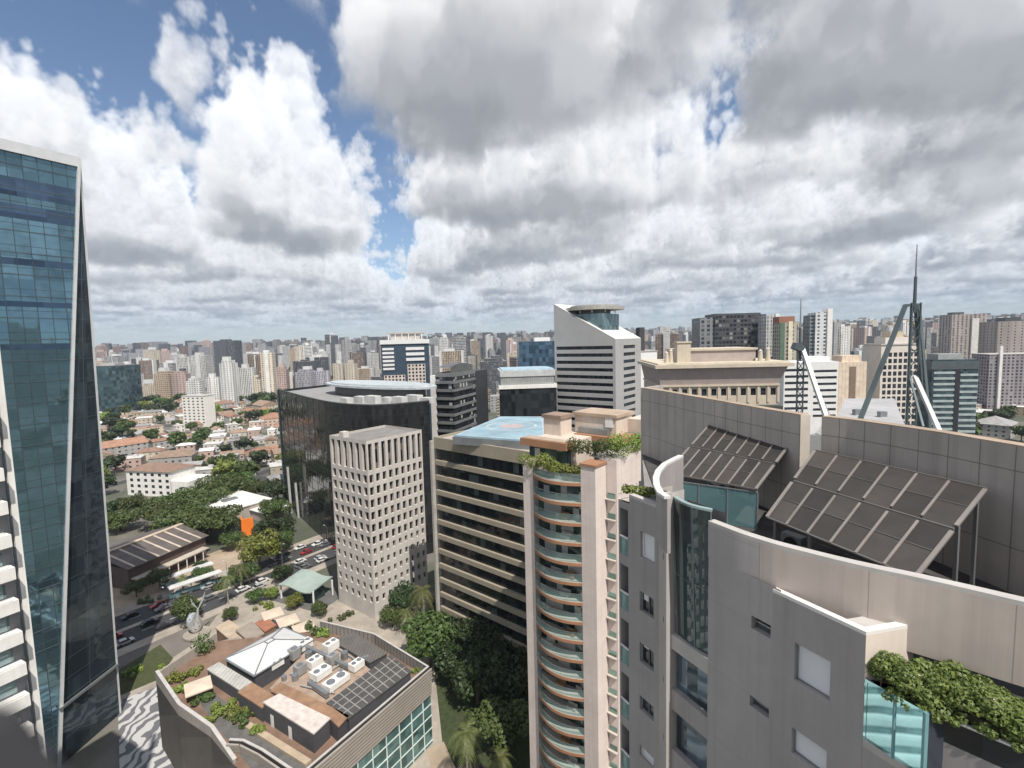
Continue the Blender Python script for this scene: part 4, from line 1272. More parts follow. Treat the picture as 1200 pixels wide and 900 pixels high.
canopy('wide grey solar canopy on posts above the long curved parapet', G(956, 528, -6.3), G(1156, 573, -6.4), G(899, 607, -8.3), G(1073, 678, -8.3), 6, [(1, .45), (.04, .93), (.33, .95), (.98, .08), (.04, .08)])
canopy('smaller grey solar canopy above the turquoise glass screen', G(833, 497, -6.3), G(929, 517, -6.2), G(782, 555, -8.3), G(886, 574, -8.3), 7, [(.02, .95), (.98, .95), (.98, .1), (.04, .1)])
def screen():
    a, b = G(787, 563, -8.4), G(888, 577, -8.45)
    t = thing('glass_screen', 'turquoise glass wind screen under the smaller solar canopy', 'glass screen', (*a.xy, EYE - 10.5))
    cl = MCLEAR('turquoise_clear', (0.22, 0.42, 0.46), .55)
    for i in range(3):
        p, q = a.lerp(b, i / 3), a.lerp(b, (i + 1) / 3)
        MB().poly([(p.x, p.y, EYE - 10.49), (q.x, q.y, EYE - 10.49), tuple(q), tuple(p)]).build('glass_panel', cl, t, weld=False)
    for i in range(4):
        p = a.lerp(b, i / 3); MB().beam((p.x, p.y, EYE - 10.5), tuple(p), .06).build('post', STEEL, t)
    MB().beam(a, b, .06).build('top_rail', STEEL, t)
screen()
def terrace_bits():
    for (px, py, z, lab) in ((850, 560, -10.4, 'dark condenser unit in the gap between the solar canopies'), (930, 625, -10.4, 'dark condenser unit under the wide solar canopy')):
        p = G(px, py + 20, z); mb = MB()
        t = thing('condenser', lab, 'air conditioner', (p.x, p.y, EYE - 10.5))
        MB().cbox(p.xy, LE, 1.0, .5, EYE - 10.45, EYE - 9.6).build('housing', STEEL, t)
        mb = MB(); q = V2(p) - LN * .26; mb.tube((*q, EYE - 10.0), (*(q - LN * .04), EYE - 10.0), .32, n=14); mb.build('fan_grille', BLACK, t)
terrace_bits()

# antenna masts behind the wall
def mast(label, px, ybase, ytop, d, kind):
    b = D(px, ybase, d); tp = D(px, ytop, d)
    z0 = EYE - 6.1
    t = thing('antenna_mast', label, 'antenna mast', (b.x, b.y, z0), 'antenna masts behind the panelled wall')
    dk = M('mast_green', (0.10, 0.13, 0.14), .5, .4); wh = M('brace_grey', (0.52, 0.53, 0.53), .5, .2)
    zc = D(px, 355 if kind else 412, d).z
    lat = MB(); w = .26 if kind else .2
    cs = [(b.x + w * i, b.y + w * j) for i, j in ((-1, -.6), (1, -.6), (0, 1))]
    for c in cs: lat.beam((*c, z0), (*c, zc), .07)
    n = int((zc - z0) / .6)
    for k in range(n):
        for i in range(3):
            c, e = cs[i], cs[(i + 1) % 3]
            za, zb = z0 + (zc - z0) * k / n, z0 + (zc - z0) * (k + 1) / n
            lat.beam((*c, za), (*e, zb), .035)
    lat.build('lattice', dk, t)
    MB().tube((b.x, b.y, zc - .6), (b.x, b.y, zc + (tp.z - zc) * .45), .10, .08).build('mast_pole', dk, t)
    MB().tube((b.x, b.y, zc + (tp.z - zc) * .45), (b.x, b.y, tp.z), .05, .025).build('whip', STEEL, t)
    if kind:
        a1 = D(1007, 494, d - 2.4); a2 = D(1061, 358, d - .2)
        MB().beam(a1, a2, .2).build('leg', dk, t)
        MB().beam(a2, D(1076, 357, d + .2), .16).build('head_beam', dk, t)
        MB().beam(D(1073, 357, d + .2), D(1080, 460, d + .8), .16).build('leg', dk, t)
        MB().beam(D(1077, 357, d + .4), D(1090, 503, d - 1.2), .13).build('leg', dk, t)
        MB().beam(D(1072, 441, d), D(1101, 506, d - 3.2), .21).build('brace', wh, t)
        MB().beam(D(1066, 441, d), D(1082, 500, d - 2.5), .10).build('brace', dk, t)
        for yy in (380, 410): MB().beam(D(px, yy, d), D(1076 + (yy - 357) * .07, yy + 2, d + .5), .07).build('tie', dk, t)
    else:
        MB().beam(D(940, 408, d), D(968, 489, d - 3), .22).build('brace', wh, t)
        MB().beam(D(944, 425, d), D(972, 489, d - 2.9), .12).build('brace', dk, t)
        MB().beam(D(930, 405, d), D(940, 409, d), .5, .4).build('antenna_head', dk, t)
mast('tall dark antenna mast straddled by a steel A-frame and one white brace', 1065.5, 500, 287, 30, 1)
mast('shorter antenna mast propped by a single thick white brace', 935.5, 484, 350, 32, 0)

# ================================================================== towers of the middle distance
def frame_of(L_, C_, R_, z):
    a, b, c = V2(G(*L_, z)), V2(G(*C_, z)), V2(G(*R_, z))
    u = (a - b); v0 = Vector((u.y, -u.x)).normalized(); v0 = v0 if v0.dot(c - b) > 0 else -v0
    return b, u.normalized(), u.length, v0, (c - b).dot(v0)
def quad_building(b, u, lw, v, rw):
    return [b + u * lw, b, b + v * rw, b + u * lw + v * rw]

def slanted_tower():
    d = 245.0
    cz = D(721, 397, d).z; b = V2(D(721, 397, d))
    u = Vector((-0.80, 0.0)).normalized(); 
    # left face runs nearly square to the view, right face recedes
    u = Vector((-0.80, 0.60)).normalized(); v = Vector((0.60, 0.80)).normalized()
    lw = (V2(H(650, 420, b, u)) - b).length; rw = (V2(H(751, 405, b, v)) - b).length
    t = thing('slant_topped_tower', 'white striped office tower with a sloping top edge and disc roof', 'office tower', (*b, 0))
    wm = M('white_cladding', (0.40, 0.40, 0.40), .7, var=.08, scale=.1, streak=.1)
    gl = MG('strip_glass', (0.03, 0.035, 0.045), .2, .06, (1.4, 2), .02, .6)
    a = b + u * lw; c = b + v * rw; e = a + v * rw
    zl = H(650, 356, b, u).z
    zb0 = H(721, 402, b, u).z
    pitch = 3.75
    z_first = D(685, 406, d).z
    wl = []; wr = []
    z = z_first; k = 0
    while z - 1.7 > 2:
        wl.append((lw * .03, lw * .96, z - 1.75, z)); wr.append((rw * .30, rw * .76, z - 1.75, z)); z -= pitch
    mb = MB(); pn = facade(mb, a, b, 0, cz, wl, .5)
    mb.poly([(*a, cz), (*b, cz), (*a, zl)])
    pr = facade(mb, b, c, 0, cz, wr, .25)
    mb.poly([(*c, 0), (*e, 0), (*e, cz), (*c, cz)]); mb.poly([(*e, 0), (*a, 0), (*a, zl), (*e, zl)]); mb.poly([(*e, cz), (*e, zl), (*c, cz)])
    mb.build('wall', wm, t, weld=False)
    MB().poly([(*a, zl), (*b, cz), (*c, cz), (*e, zl)]).build('sloped_roof', M('pale_slope', (0.72, 0.71, 0.68), .6, var=.08), t, weld=False)
    panes_to_parts(pn + pr, gl, t)
    cc = (b + c) / 2 + u * lw * .50 - v * rw * .1
    e1 = u
    MB().cbox(cc, u, lw * .52, rw * .62, cz, D(700, 366, d).z).build('glass_core', MG('teal_core_glass', (0.13, 0.20, 0.22), .4, .08, (2, 3), .02, .3), t)
    z1 = D(700, 361, d).z
    MB().cbox(cc, u, lw * .34, rw * .4, D(700, 366, d).z, z1).build('core_neck', M('neck_grey', (0.25, 0.25, 0.24), .8), t)
    mb = MB(); mb.disc(cc, 15.5, 13, z1, z1 + 1.5, 36); mb.disc(cc, 13, 11, z1 + 1.5, z1 + 2.4, 36)
    mb.build('disc_roof', M('disc_grey', (0.36, 0.35, 0.32), .7), t)
    for k in range(10):
        q = cc + Vector((math.cos(k * .63), math.sin(k * .63))) * 11
        MB().beam((*q, z1 - 1.6), (*q, z1), .35).build('strut', WHITE, t)
slanted_tower()

def banded(name, label, cat, b, u, lw, v, rw, top, floors, pitch, bandh, wm, gm, crown=None, zbase=0.0, inset=.4, first=0.0):
    t = thing(name, label, cat, (*b, zbase))
    q = quad_building(b, u, lw, v, rw)
    c = sum(q, Vector((0, 0))) / 4
    ins = [p + (c - p).normalized() * inset * 1.4 for p in q]
    MB().prism(ins, zbase, top - .8).build('glazing', gm, t)
    z = top - first
    MB().ribbon(q if sum((q[i].x * q[(i + 1) % 4].y - q[(i + 1) % 4].x * q[i].y) for i in range(4)) > 0 else q[::-1], inset, z - bandh * 1.5, z, closed=True).build('spandrel_band', wm, t, weld=False)
    Q = q if sum((q[i].x * q[(i + 1) % 4].y - q[(i + 1) % 4].x * q[i].y) for i in range(4)) > 0 else q[::-1]
    for k in range(1, floors):
        zz = z - pitch * k
        if zz - bandh < zbase + .5: break
        MB().ribbon(Q, inset, zz - bandh, zz, closed=True).build('spandrel_band', wm, t, weld=False)
    MB().prism(ins, top - .9, top - .5).build('roof', M('roof_gravel', (0.40, 0.37, 0.33), .9), t)
    return t, q, c

# dark grey louvred tower
def louvred_tower():
    d = 215.0
    b = V2(D(531, 440, d)); top = D(531, 437, d).z
    u = Vector((-.93, .36)).normalized(); v = Vector((.93, .30)).normalized(); v = Vector((-u.y, u.x)) * -1
    lw = (V2(H(510, 440, b, u)) - b).length; rw = (V2(H(571, 440, b, v)) - b).length
    wm = M('louvre_grey', (0.20, 0.205, 0.21), .6, .2); gm = MG('dark_strip', (0.03, 0.033, 0.04), .3, .06, (1.5, 2), .02, .5, blind=.12, blindc=(.35, .36, .36))
    t, q, c = banded('louvred_office_tower', 'dark grey louvred office tower with a curved metal cap and white side fin', 'office tower', b, u, lw, v, rw * .62, top, 17, 3.6, 1.2, wm, gm)
    MB().prism(quad_building(b + v * rw * .62, u, lw * .8, v, rw * .38), 0, top - .6).build('dark_wing', M('charcoal_cladding', (0.05, 0.052, 0.058), .5, .2, seams=(1.5, 3.6), seam_w=.08, seam_dark=.6), t)
    MB().prism(quad_building(b + u * lw * 1.02, u, lw * .28, v, rw * .5), 0, top - 1.2).build('side_fin', WHITE, t)
    cc = c + v * 2; mb = MB(); e = v; n = 10
    w = rw * .62
    pts = []
    for i in range(n + 1):
        s = i / n; pts.append((s * w, 1.6 + 2.2 * math.sin(math.pi * (s * .8 + .1))))
    o = b + u * lw * .15
    for i in range(n):
        p, r = pts[i], pts[i + 1]; f = u * lw * .7
        A, Bq = o + v * p[0], o + v * r[0]
        mb.poly([(*A, top + p[1]), (*Bq, top + r[1]), (*(Bq + f), top + r[1]), (*(A + f), top + p[1])])
        mb.poly([(*A, top - .5), (*Bq, top - .5), (*Bq, top + r[1]), (*A, top + p[1])])
    mb.build('curved_cap', M('cap_metal', (0.16, 0.165, 0.17), .45, .4), t, weld=False)
louvred_tower()

def navy_tower():
    d = 300.0
    b = V2(D(447, 420, d)); u = Vector((.985, .17)).normalized(); v = Vector((-u.y, u.x))
    top = D(475, 401, d).z
    w = (V2(H(503, 420, b, u)) - b).length
    t = thing('navy_striped_tower', 'navy and white striped tower with a white crown and gridded lower windows', 'office tower', (*b, 0))
    navy = M('navy_cladding', (0.045, 0.075, 0.11), .5, .1, seams=(2, 3.6), seam_w=.1, seam_dark=.7); wm = M('cool_white', (0.70, 0.71, 0.72), .7, var=.08)
    MB().obox(b, u, w, 24, 0, top - 1).build('body', navy, t)
    X = lambda px: (V2(H(px, 420, b, u)) - b).dot(u)
    def slabs(x0, x1, ya, yb, n, nm, pr=.5):
        za, zb = D(x0, ya, d).z, D(x0, yb, d).z
        p = (za - zb) / n
        for k in range(n):
            MB().obox(b + u * X(x0) - v * pr, u, X(x1) - X(x0), pr + .02, za - p * k - p * .55, za - p * k).build(nm, wm, t)
    slabs(448.5, 462, 408, 436, 6, 'white_band'); slabs(476, 497.5, 407, 426, 3, 'white_band')
    def grid(x0, x1, ytop, ybot, cols, rows):
        za = D(x0, ytop, d).z; zb = max(D(x0, ybot, d).z, 1)
        wd = X(x1) - X(x0); ww = wd / cols; ph = (za - zb) / rows
        wn = [(ww * i + ww * .28, ww * i + ww * .8, za - ph * (j + 1) + ph * .25, za - ph * j - ph * .15) for i in range(cols) for j in range(rows)]
        mb = MB(); o = b + u * X(x0) - v * .55
        pn = facade(mb, o, o + u * wd, zb, za, wn, .4); mb.build('grid_wall', M('pinkish_grid', (0.60, 0.54, 0.50), .8), t, weld=False)
        panes_to_parts(pn, MG('slot_glass', (0.03, 0.03, 0.035), 0.0, 0.08, (1.2, 2), .02, .5), t, cap=45)
    grid(449, 474, 440, 520, 6, 20); grid(477, 498, 427, 520, 5, 23)
    MB().obox(b - u * .5 - v * .6, u, w + 1, 25, top - 1, top + 1.6).build('white_parapet', wm, t)
    MB().obox(b + u * w * .2 + v * 4, u, w * .62, 14, top + 1.6, top + 5.2).build('crown_block', M('crown_beige', (0.50, 0.46, 0.42), .8), t)
    MB().obox(b + u * w * .12 + v * 3, u, w * .8, 16, top + 5.2, top + 5.9).build('crown_plate', M('crown_beige', (0.50, 0.46, 0.42), .8), t)
    for k in range(6): MB().beam((*(b + u * w * (.16 + .14 * k) + v * 3.4), top + 1.6), (*(b + u * w * (.16 + .14 * k) + v * 3.4), top + 5.2), .5).build('crown_post', wm, t)
navy_tower()

def box_tower(name, label, cat, x0, x1, ytop, d, depth, mat_, ang=0.0, parts=(), roof=None, zb=None):
    """a block seen nearly square on: x0..x1 at its top, distance d"""
    b = V2(D(x0, ytop, d)); u = Vector((math.cos(ang), math.sin(ang))); v = Vector((-u.y, u.x))
    e = V2(H(x1, ytop, b, u)); w = (e - b).length
    top = D((x0 + x1) / 2, ytop, d).z
    zb = min(terrain(*b), terrain(*e)) - 1 if zb is None else zb
    t = thing(name, label, cat, (*b, zb))
    MB().obox(b, u, w, depth, zb, top).build('wall', mat_, t)
    for p in parts: p(t, b, u, v, w, top, d)
    return t
def add_box(nm, f0, f1, g0, g1, z0, z1, mt):
    return lambda t, b, u, v, w, top, d: MB().obox(b + u * w * f0 + v * g0, u, w * (f1 - f0), g1 - g0, top + z0, top + z1).build(nm, mt, t)
def add_bands(nm, f0, f1, n, pitch, h, mt, start=0.0, pr=.35):
    def f(t, b, u, v, w, top, d):
        for k in range(n): MB().obox(b + u * w * f0 - v * pr, u, w * (f1 - f0), pr + .02, top - start - pitch * k - h, top - start - pitch * k).build(nm, mt, t)
    return f
def add_windows(f0, f1, cols, rows, pitch, start, mt, fw=.6, fh=.5, pr=.03):
    def f(t, b, u, v, w, top, d):
        wd = w * (f1 - f0) / cols; k = 0; rest = MB(); over = False
        for j in range(rows):
            for i in range(cols):
                x0 = w * f0 + wd * (i + .5 - fw / 2); x1 = x0 + wd * fw; z1 = top - start - pitch * j; z0 = z1 - pitch * fh
                q = [(*(b + u * x0 - v * pr), z0), (*(b + u * x1 - v * pr), z0), (*(b + u * x1 - v * pr), z1), (*(b + u * x0 - v * pr), z1)]
                if k < 60: MB().poly(q).build('window', mt, t, weld=False)
                else: rest.poly(q); over = True
                k += 1
        if over: stuff(rest.build('window', mt, t, weld=False))
    return f
DARKW = MG('dark_far_glass', (0.035, 0.04, 0.05), .3, .08, (2, 3), .02, .5)
box_tower('black_glass_block', 'squat black glass block with a white louvred roof storey', 'office block', 585, 652, 454, 250, 30, MG('black_block_glass', (0.03, 0.035, 0.04), .4, .06, (2, 3.8), .02, .5), .08,
    [add_box('roof_storey', .03, .97, 1, 28, 0, 5.5, M('grey_louvre', (0.30, 0.31, 0.31), .7, seams=(.9, 0), seam_w=.2, seam_dark=.6)), add_box('white_band', -.01, 1.01, -.5, 29, -.6, 1.2, WHITE), add_box('roof_plate', .02, .99, .6, 29, 5.5, 8.6, M('plate_grey', (0.50, 0.52, 0.52), .6)), add_box('blue_roof', .06, .97, 2, 27, 8.6, 9.2, M('pale_blue_roof', (0.38, 0.52, 0.62), .5))])
box_tower('blue_glass_block', 'distant blue glass block with a pale rooftop hut, past the squat black block', 'office block', 608, 650, 400, 450, 30, MG('steel_blue_glass', (0.10, 0.18, 0.27), .6, .06, (3, 3.8), .03, .5), .05,
    [add_box('roof_hut', .45, .9, 6, 20, 0, 3.5, WHITE)])
box_tower('white_blank_block', 'plain white gable block beside the slant-topped tower', 'building', 750, 770, 412, 285, 16, M('bright_white', (0.80, 0.80, 0.80), .7, var=.05), .1, [add_box('dark_hut', .05, .35, 2, 8, 0, 14, M('dark_chimney', (0.06, 0.06, 0.07), .8)), add_box('roof_edge', -.02, 1.02, -.3, 16.3, 0, .5, COPE)])
dt = M('charcoal_far', (0.075, 0.08, 0.095), .5, .1)
box_tower('dark_twin_tower', 'broad near-black office tower with a lower grey side bay', 'office tower', 838, 898, 369, 450, 28, MF('charcoal_grid', (0.07, 0.072, 0.085), 3.2, 3.8, .8, .6, (0.015, 0.018, 0.025)), -.05,
    [add_box('roof_plate', -.01, .9, 1, 26, 0, 1.6, dt), add_box('side_bay', -.28, 0, 2, 26, -60, -1.5, MF('grey_bay', (0.20, 0.21, 0.22), 5, 3.8, .55, .7)), add_box('side_wing', 1.0, 1.05, 3, 24, -60, -8, dt)])

def palace():
    d = 172.0
    b = V2(D(770, 450, d)); u = Vector((.995, -.10)).normalized(); v = Vector((-u.y, u.x))
    X = lambda px: (V2(H(px, 450, b, u)) - b).dot(u)
    Zp = lambda py: D(840, py, d).z
    cream = M('cream_stone', (0.54, 0.475, 0.385), .8, var=.12, streak=.12); lil = M('mauve_slate', (0.40, 0.34, 0.32), .8, var=.12, streak=.1)
    t = thing('palatial_office_block', 'cream block with broad eaves over a row of square windows', 'office block', (*b, 0))
    w = X(912) - X(774)
    o = b + u * X(774)
    n = 12; wd = w / n
    zr0, zr1 = Zp(471), Zp(452)
    wn = [(wd * i + wd * .25, wd * i + wd * .80, Zp(463), Zp(455)) for i in range(n)]
    mb = MB(); pn = facade(mb, o, o + u * w, 0, zr1, wn, .5)
    mb.obox(o + v * .6, u, w, 34, 0, zr1)
    mb.build('wall', cream, t, weld=False)
    panes_to_parts(pn, DARKW, t)
    for k in range(n + 1): MB().obox(o + u * (wd * k - .35) - v * .3, u, .7, .32, zr0, zr1).build('pilaster', cream, t)
    MB().obox(o - u * .4 - v * .5, u, w + .8, 35, zr1, zr1 + .6).build('string_course', cream, t)
    z2 = Zp(430)
    ms = MB(); a0, a1 = o, o + u * w; f = 34
    e0, e1 = o - u * 1.2 - v * 1.2, o + u * (w + 2.6) - v * 1.2
    ms.poly([(*a0, zr1 + .6), (*a1, zr1 + .6), (*e1, z2), (*e0, z2)])
    ms.poly([(*a1, zr1 + .6), (*(a1 + v * f), zr1 + .6), (*(e1 + v * (f + 2)), z2), (*e1, z2)])
    ms.poly([(*a0, zr1 + .6), (*(a0 + v * f), zr1 + .6), (*(e0 + v * (f + 2)), z2), (*e0, z2)])
    ms.build('flared_frieze', lil, t, weld=False)
    MB().obox(o - u * 2.2 - v * 2.6, u, w + 6.2, f + 6, z2, z2 + 1.2).build('eave', cream, t)
    MB().obox(o - u * 1.2 - v * 1.6, u, w + 4.2, f + 4, z2 + 1.2, z2 + 1.7).build('eave', M('pale_gold', (0.58, 0.52, 0.41), .8), t)
    q = o + u * (X(800) - X(774)) + v * 6
    MB().obox(q, u, X(893) - X(800), 20, z2 + 1.7, Zp(411)).build('attic', lil, t)
    MB().obox(q - u * .5 - v * .5, u, X(893) - X(800) + 1, 21, Zp(411), Zp(411) + .7).build('attic_cornice', cream, t)
    q = o + u * (X(796) - X(774)) + v * 3
    MB().obox(q, u, X(813) - X(797), 5, z2 + 1.7, Zp(401)).build('turret', cream, t)
    MB().obox(q - u * .3 - v * .3, u, X(813) - X(797) + .6, 5.6, Zp(401), Zp(401) + .5).build('turret_cap', cream, t)
    for k, (px, hh) in enumerate(((784, 3.4), (789, 4.2), (896, 3.4), (905, 4))):
        q = o + u * (X(px) - X(774)) + v * 4
        mb = MB(); mb.tube((*q, z2 + 1.7), (*q, z2 + 1.7 + hh), .9, .6, 10); mb.tube((*q, z2 + 1.7 + hh), (*q, z2 + 2.4 + hh), .7, .1, 10); mb.build('urn', cream, t, smooth=False)
    MB().obox(o + u * 4 - v * 4, u, w - 4, 4, 0, Zp(474)).build('dark_base', M('green_black', (0.05, 0.06, 0.05), .8), t)
palace()

# right-hand middle distance
tealb = MG('teal_band_glass', (0.08, 0.12, 0.14), .45, .06, (3, 3.5), .02, .4)
box_tower('teal_louvred_block', 'teal and white louvred office block with a dark vertical slot', 'office block', 1093, 1147, 421, 330, 26, tealb, -.18,
    [add_bands('louvre_band', .04, .5, 13, 3.8, 1.5, M('pale_teal_louvre', (0.40, 0.47, 0.48), .5, .1), 8), add_bands('louvre_band', .62, 1.0, 13, 3.8, 1.5, M('pale_teal_louvre', (0.40, 0.47, 0.48), .5, .1), 9.5), add_box('dark_slot', .5, .61, -.3, .2, -62, -3, M('slot_black', (0.02, 0.02, 0.025), .6)), add_box('crown_band', -.02, 1.02, -.4, 26, -6.5, -1, M('dim_teal_band', (0.10, 0.12, 0.13), .5, .3)), add_box('roof_hut', .25, .8, 6, 18, 0, 3.5, M('hut_grey', (0.32, 0.34, 0.34), .7))])
pink = M('pink_cream_frame', (0.64, 0.59, 0.54), .8, var=.12)
box_tower('cream_framed_block', 'cream framed apartment block seen through the mast legs, square dark windows', 'apartment block', 1033, 1078, 404, 330, 20, pink, -.1,
    [add_windows(.04, .98, 7, 13, 4.2, 5, DARKW, .68, .68), add_box('roof_pavilion', .2, .85, 4, 16, 0, 5, pink), add_box('roof_plate', -.02, 1.02, -.5, 20.5, 0, .8, COPE), add_box('upper_pavilion', .35, .7, 5, 14, 5, 9, M('ochre_plain', (0.55, 0.47, 0.35), .8))])
box_tower('striped_white_block', 'low white block striped by dark strip windows, behind the shorter mast', 'apartment block', 919, 983, 424, 300, 22, M('white_render', (0.70, 0.70, 0.70), .8, var=.08), -.05,
    [add_bands('strip_window', .02, .45, 8, 3.9, 1.5, DARKW, 4, .05), add_bands('strip_window', .55, .97, 8, 3.9, 1.4, DARKW, 5, .05), add_box('roof_hut', .5, .9, 4, 14, 0, 3, M('white_render', (0.70, 0.70, 0.70), .8))])
box_tower('cream_ribbed_block', 'cream ribbed apartment block with a brown recessed middle', 'apartment block', 983, 1016, 424, 320, 20, M('cream_rib', (0.66, 0.55, 0.44), .8, seams=(2.2, 0), seam_w=.35, seam_dark=.7), -.06,
    [add_box('brown_recess', .38, .62, -.1, .3, -30, -3, M('brown_recess', (0.20, 0.15, 0.11), .8)), add_box('roof_hut', .2, .9, 3, 14, 0, 4, M('cream_rib', (0.66, 0.55, 0.44), .8))])
wl = MF('white_strip_far', (0.72, 0.74, 0.76), 5, 3.1, .35, .5)
box_tower('slim_white_tower', 'slim bright white apartment tower with a dark glass flank', 'apartment tower', 956, 974, 366, 420, 14, wl, -.1,
    [add_box('glass_flank', -.28, 0, 2, 14, -70, -2, MF('grey_flank', (0.24, 0.27, 0.28), 3, 3.1, .7, .6)), add_box('white_fin', .74, 1.06, -1.2, 8, -70, 3, WHITE), add_box('arched_front', .05, .5, -5, 0, -80, -45, M('cream_rib2', (0.60, 0.55, 0.42), .8))])
box_tower('green_flanked_tower', 'narrow tower with green and cream stripes under a red-brown crown', 'apartment tower', 914, 934, 378, 400, 14, MF('cream_stripe', (0.58, 0.54, 0.44), 4, 3.1, .4, .6), -.1,
    [add_box('green_stripe', .0, .28, -.6, .1, -70, 0, M('moss_green', (0.10, 0.16, 0.11), .7)), add_box('cream_stripe', .5, .75, -.6, .1, -70, 1, M('cream_plain', (0.70, 0.64, 0.5), .8)), add_box('crown', -.02, .9, 1, 13, 0, 5, M('red_brown', (0.30, 0.14, 0.09), .8)), add_box('dark_side', .8, 1.15, 3, 13, -70, -2, dt)])
box_tower('white_ribbed_tower', 'white ribbed tower beside the broad near-black tower', 'apartment tower', 898, 913, 369, 430, 14, MF('white_rib_far', (0.68, 0.69, 0.70), 3, 3.1, .3, .7), 0,
    [add_box('white_fin', .7, 1.0, -.8, 6, -70, 1, WHITE), add_box('red_shaft', .3, .7, -6, -2, -80, -36, M('maroon', (0.25, 0.07, 0.06), .8))])
box_tower('grey_slab_tower', 'tall plain grey slab tower on the ridge, topped by a small hut', 'apartment tower', 1170, 1230, 376, 520, 30, MF('warm_grey_slab', (0.34, 0.30, 0.28), 6, 3.0, .2, .45), -.25,
    [add_box('roof_hut', .2, .5, 4, 20, 0, 4, dt), add_box('dark_wing', .75, 1.0, -8, 0, -90, -22, MF('wine_dark', (0.16, 0.11, 0.11), 4, 3, .4, .5))])
box_tower('purple_grey_block', 'mauve-grey ribbed apartment block below the grey slab tower', 'apartment block', 1160, 1225, 415, 460, 24, MF('mauve_rib', (0.30, 0.27, 0.29), 3.4, 3.0, .5, .6), -.2,
    [add_box('white_post', .16, .21, -2, -.1, -60, 8, WHITE), add_box('roof_edge', -.01, 1.01, -.4, 24.4, 0, .7, COPE)])
box_tower('twin_bayed_tower', 'wide grey-brown tower with paler bays, high on the ridge', 'apartment tower', 1116, 1157, 368, 900, 30, MF('bay_brown', (0.36, 0.31, 0.28), 7, 3.1, .45, .65), -.1,
    [add_box('pale_bay', .55, .75, -3, 0, -80, -8, M('pale_bay', (0.62, 0.60, 0.57), .8)), add_box('roof_hut', .1, .4, 5, 20, 0, 4, dt)])
box_tower('dark_glass_slab', 'long low dark teal glass slab behind the edge of the faceted tower', 'office block', 98, 141, 430, 620, 40, MG('far_teal_glass', (0.07, 0.12, 0.14), .5, .08, (4, 4), .03, .5), .12,
    [add_box('roof_edge', 0, 1, 0, 40, 0, 1.0, dt), add_box('roof_hut', .3, .7, 10, 30, 1, 4, COPE)])
# ================================================================== trees
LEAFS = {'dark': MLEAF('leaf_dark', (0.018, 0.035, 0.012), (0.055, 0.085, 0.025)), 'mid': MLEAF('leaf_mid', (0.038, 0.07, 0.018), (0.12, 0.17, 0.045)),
         'bright': MLEAF('leaf_bright', (0.085, 0.14, 0.025), (0.30, 0.36, 0.075)), 'purple': MLEAF('leaf_purple', (0.16, 0.06, 0.16), (0.36, 0.18, 0.34)),
         'palm': MLEAF('leaf_palm', (0.07, 0.10, 0.03), (0.22, 0.24, 0.08))}
BARK = M('bark', (0.13, 0.10, 0.075), .95, var=.3, scale=2)
def leaf_mesh(name, blobs, n, size, mt, seed, squash=1.0, core=True):
    """many leaf clumps spread through a crown made of uneven lobes"""
    r = np.random.default_rng(seed)
    blobs = np.array(blobs, float)
    wgt = blobs[:, 3] ** 2; wgt /= wgt.sum()
    idx = r.choice(len(blobs), n, p=wgt)
    d = r.normal(size=(n, 3)); d /= np.linalg.norm(d, axis=1)[:, None]
    rad = blobs[idx, 3] * (0.62 + 0.42 * r.random(n) ** .7)
    c = blobs[idx, :3] + d * rad[:, None] * np.array((1, 1, squash))
    nrm = d + r.normal(size=(n, 3)) * .55; nrm[:, 2] += .35
    nrm /= np.linalg.norm(nrm, axis=1)[:, None]
    a = np.cross(nrm, r.normal(size=(n, 3))); a /= np.linalg.norm(a, axis=1)[:, None]
    b = np.cross(nrm, a)
    s = size * (.6 + .8 * r.random(n))[:, None]
    v = np.stack([c - a * s - b * s * .25, c + b * s * .55 - a * s * .1, c + a * s + b * s * .2, c - b * s * .6 + a * s * .15], 1).reshape(-1, 3)
    me = bpy.data.meshes.new(name)
    me.from_pydata(v.tolist(), [], np.arange(4 * n).reshape(-1, 4).tolist())
    me.materials.append(mt)
    return me
def blobs_round(w, h, k, seed, flat=.6):
    r = random.Random(seed); out = [(0, 0, h * .62, w * .30)]
    for i in range(k):
        a = 2 * math.pi * (i + r.random() * .7) / k; q = w * (.18 + .20 * r.random())
        out.append((q * math.cos(a), q * math.sin(a), h * (.45 + .38 * r.random()), w * (.14 + .12 * r.random())))
    return out
def tree_proto(kind, w, h, n, size, leaf, seed, k=9, squash=.75):
    cr = leaf_mesh('crown', blobs_round(w, h, k, seed), n, size, LEAFS[leaf], seed, squash)
    rr = random.Random(seed); mb = MB()
    mb.tube((0, 0, -.3), (0.1, 0, h * .42), w * .035, w * .022, 7)
    for i in range(5):
        a = i * 1.26 + rr.random(); q = w * .28
        mb.tube((.1, 0, h * (.30 + .06 * i / 5)), (q * math.cos(a), q * math.sin(a), h * (.6 + .1 * rr.random())), w * .018, w * .007, 5)
    return cr, mb.data('trunk', BARK)
def plant_tree(name, proto, loc, label, cat='tree', group=None, rot=0.0, sc=1.0):
    t = thing(name, label, cat, loc, group)
    t.rotation_euler = (0, 0, rot); t.scale = (sc, sc, sc * (.9 + .2 * rnd.random()))
    for nm, me in zip(('crown', 'trunk'), proto):
        o = bpy.data.objects.new(nm, me); C.objects.link(o); o.parent = t
    return t
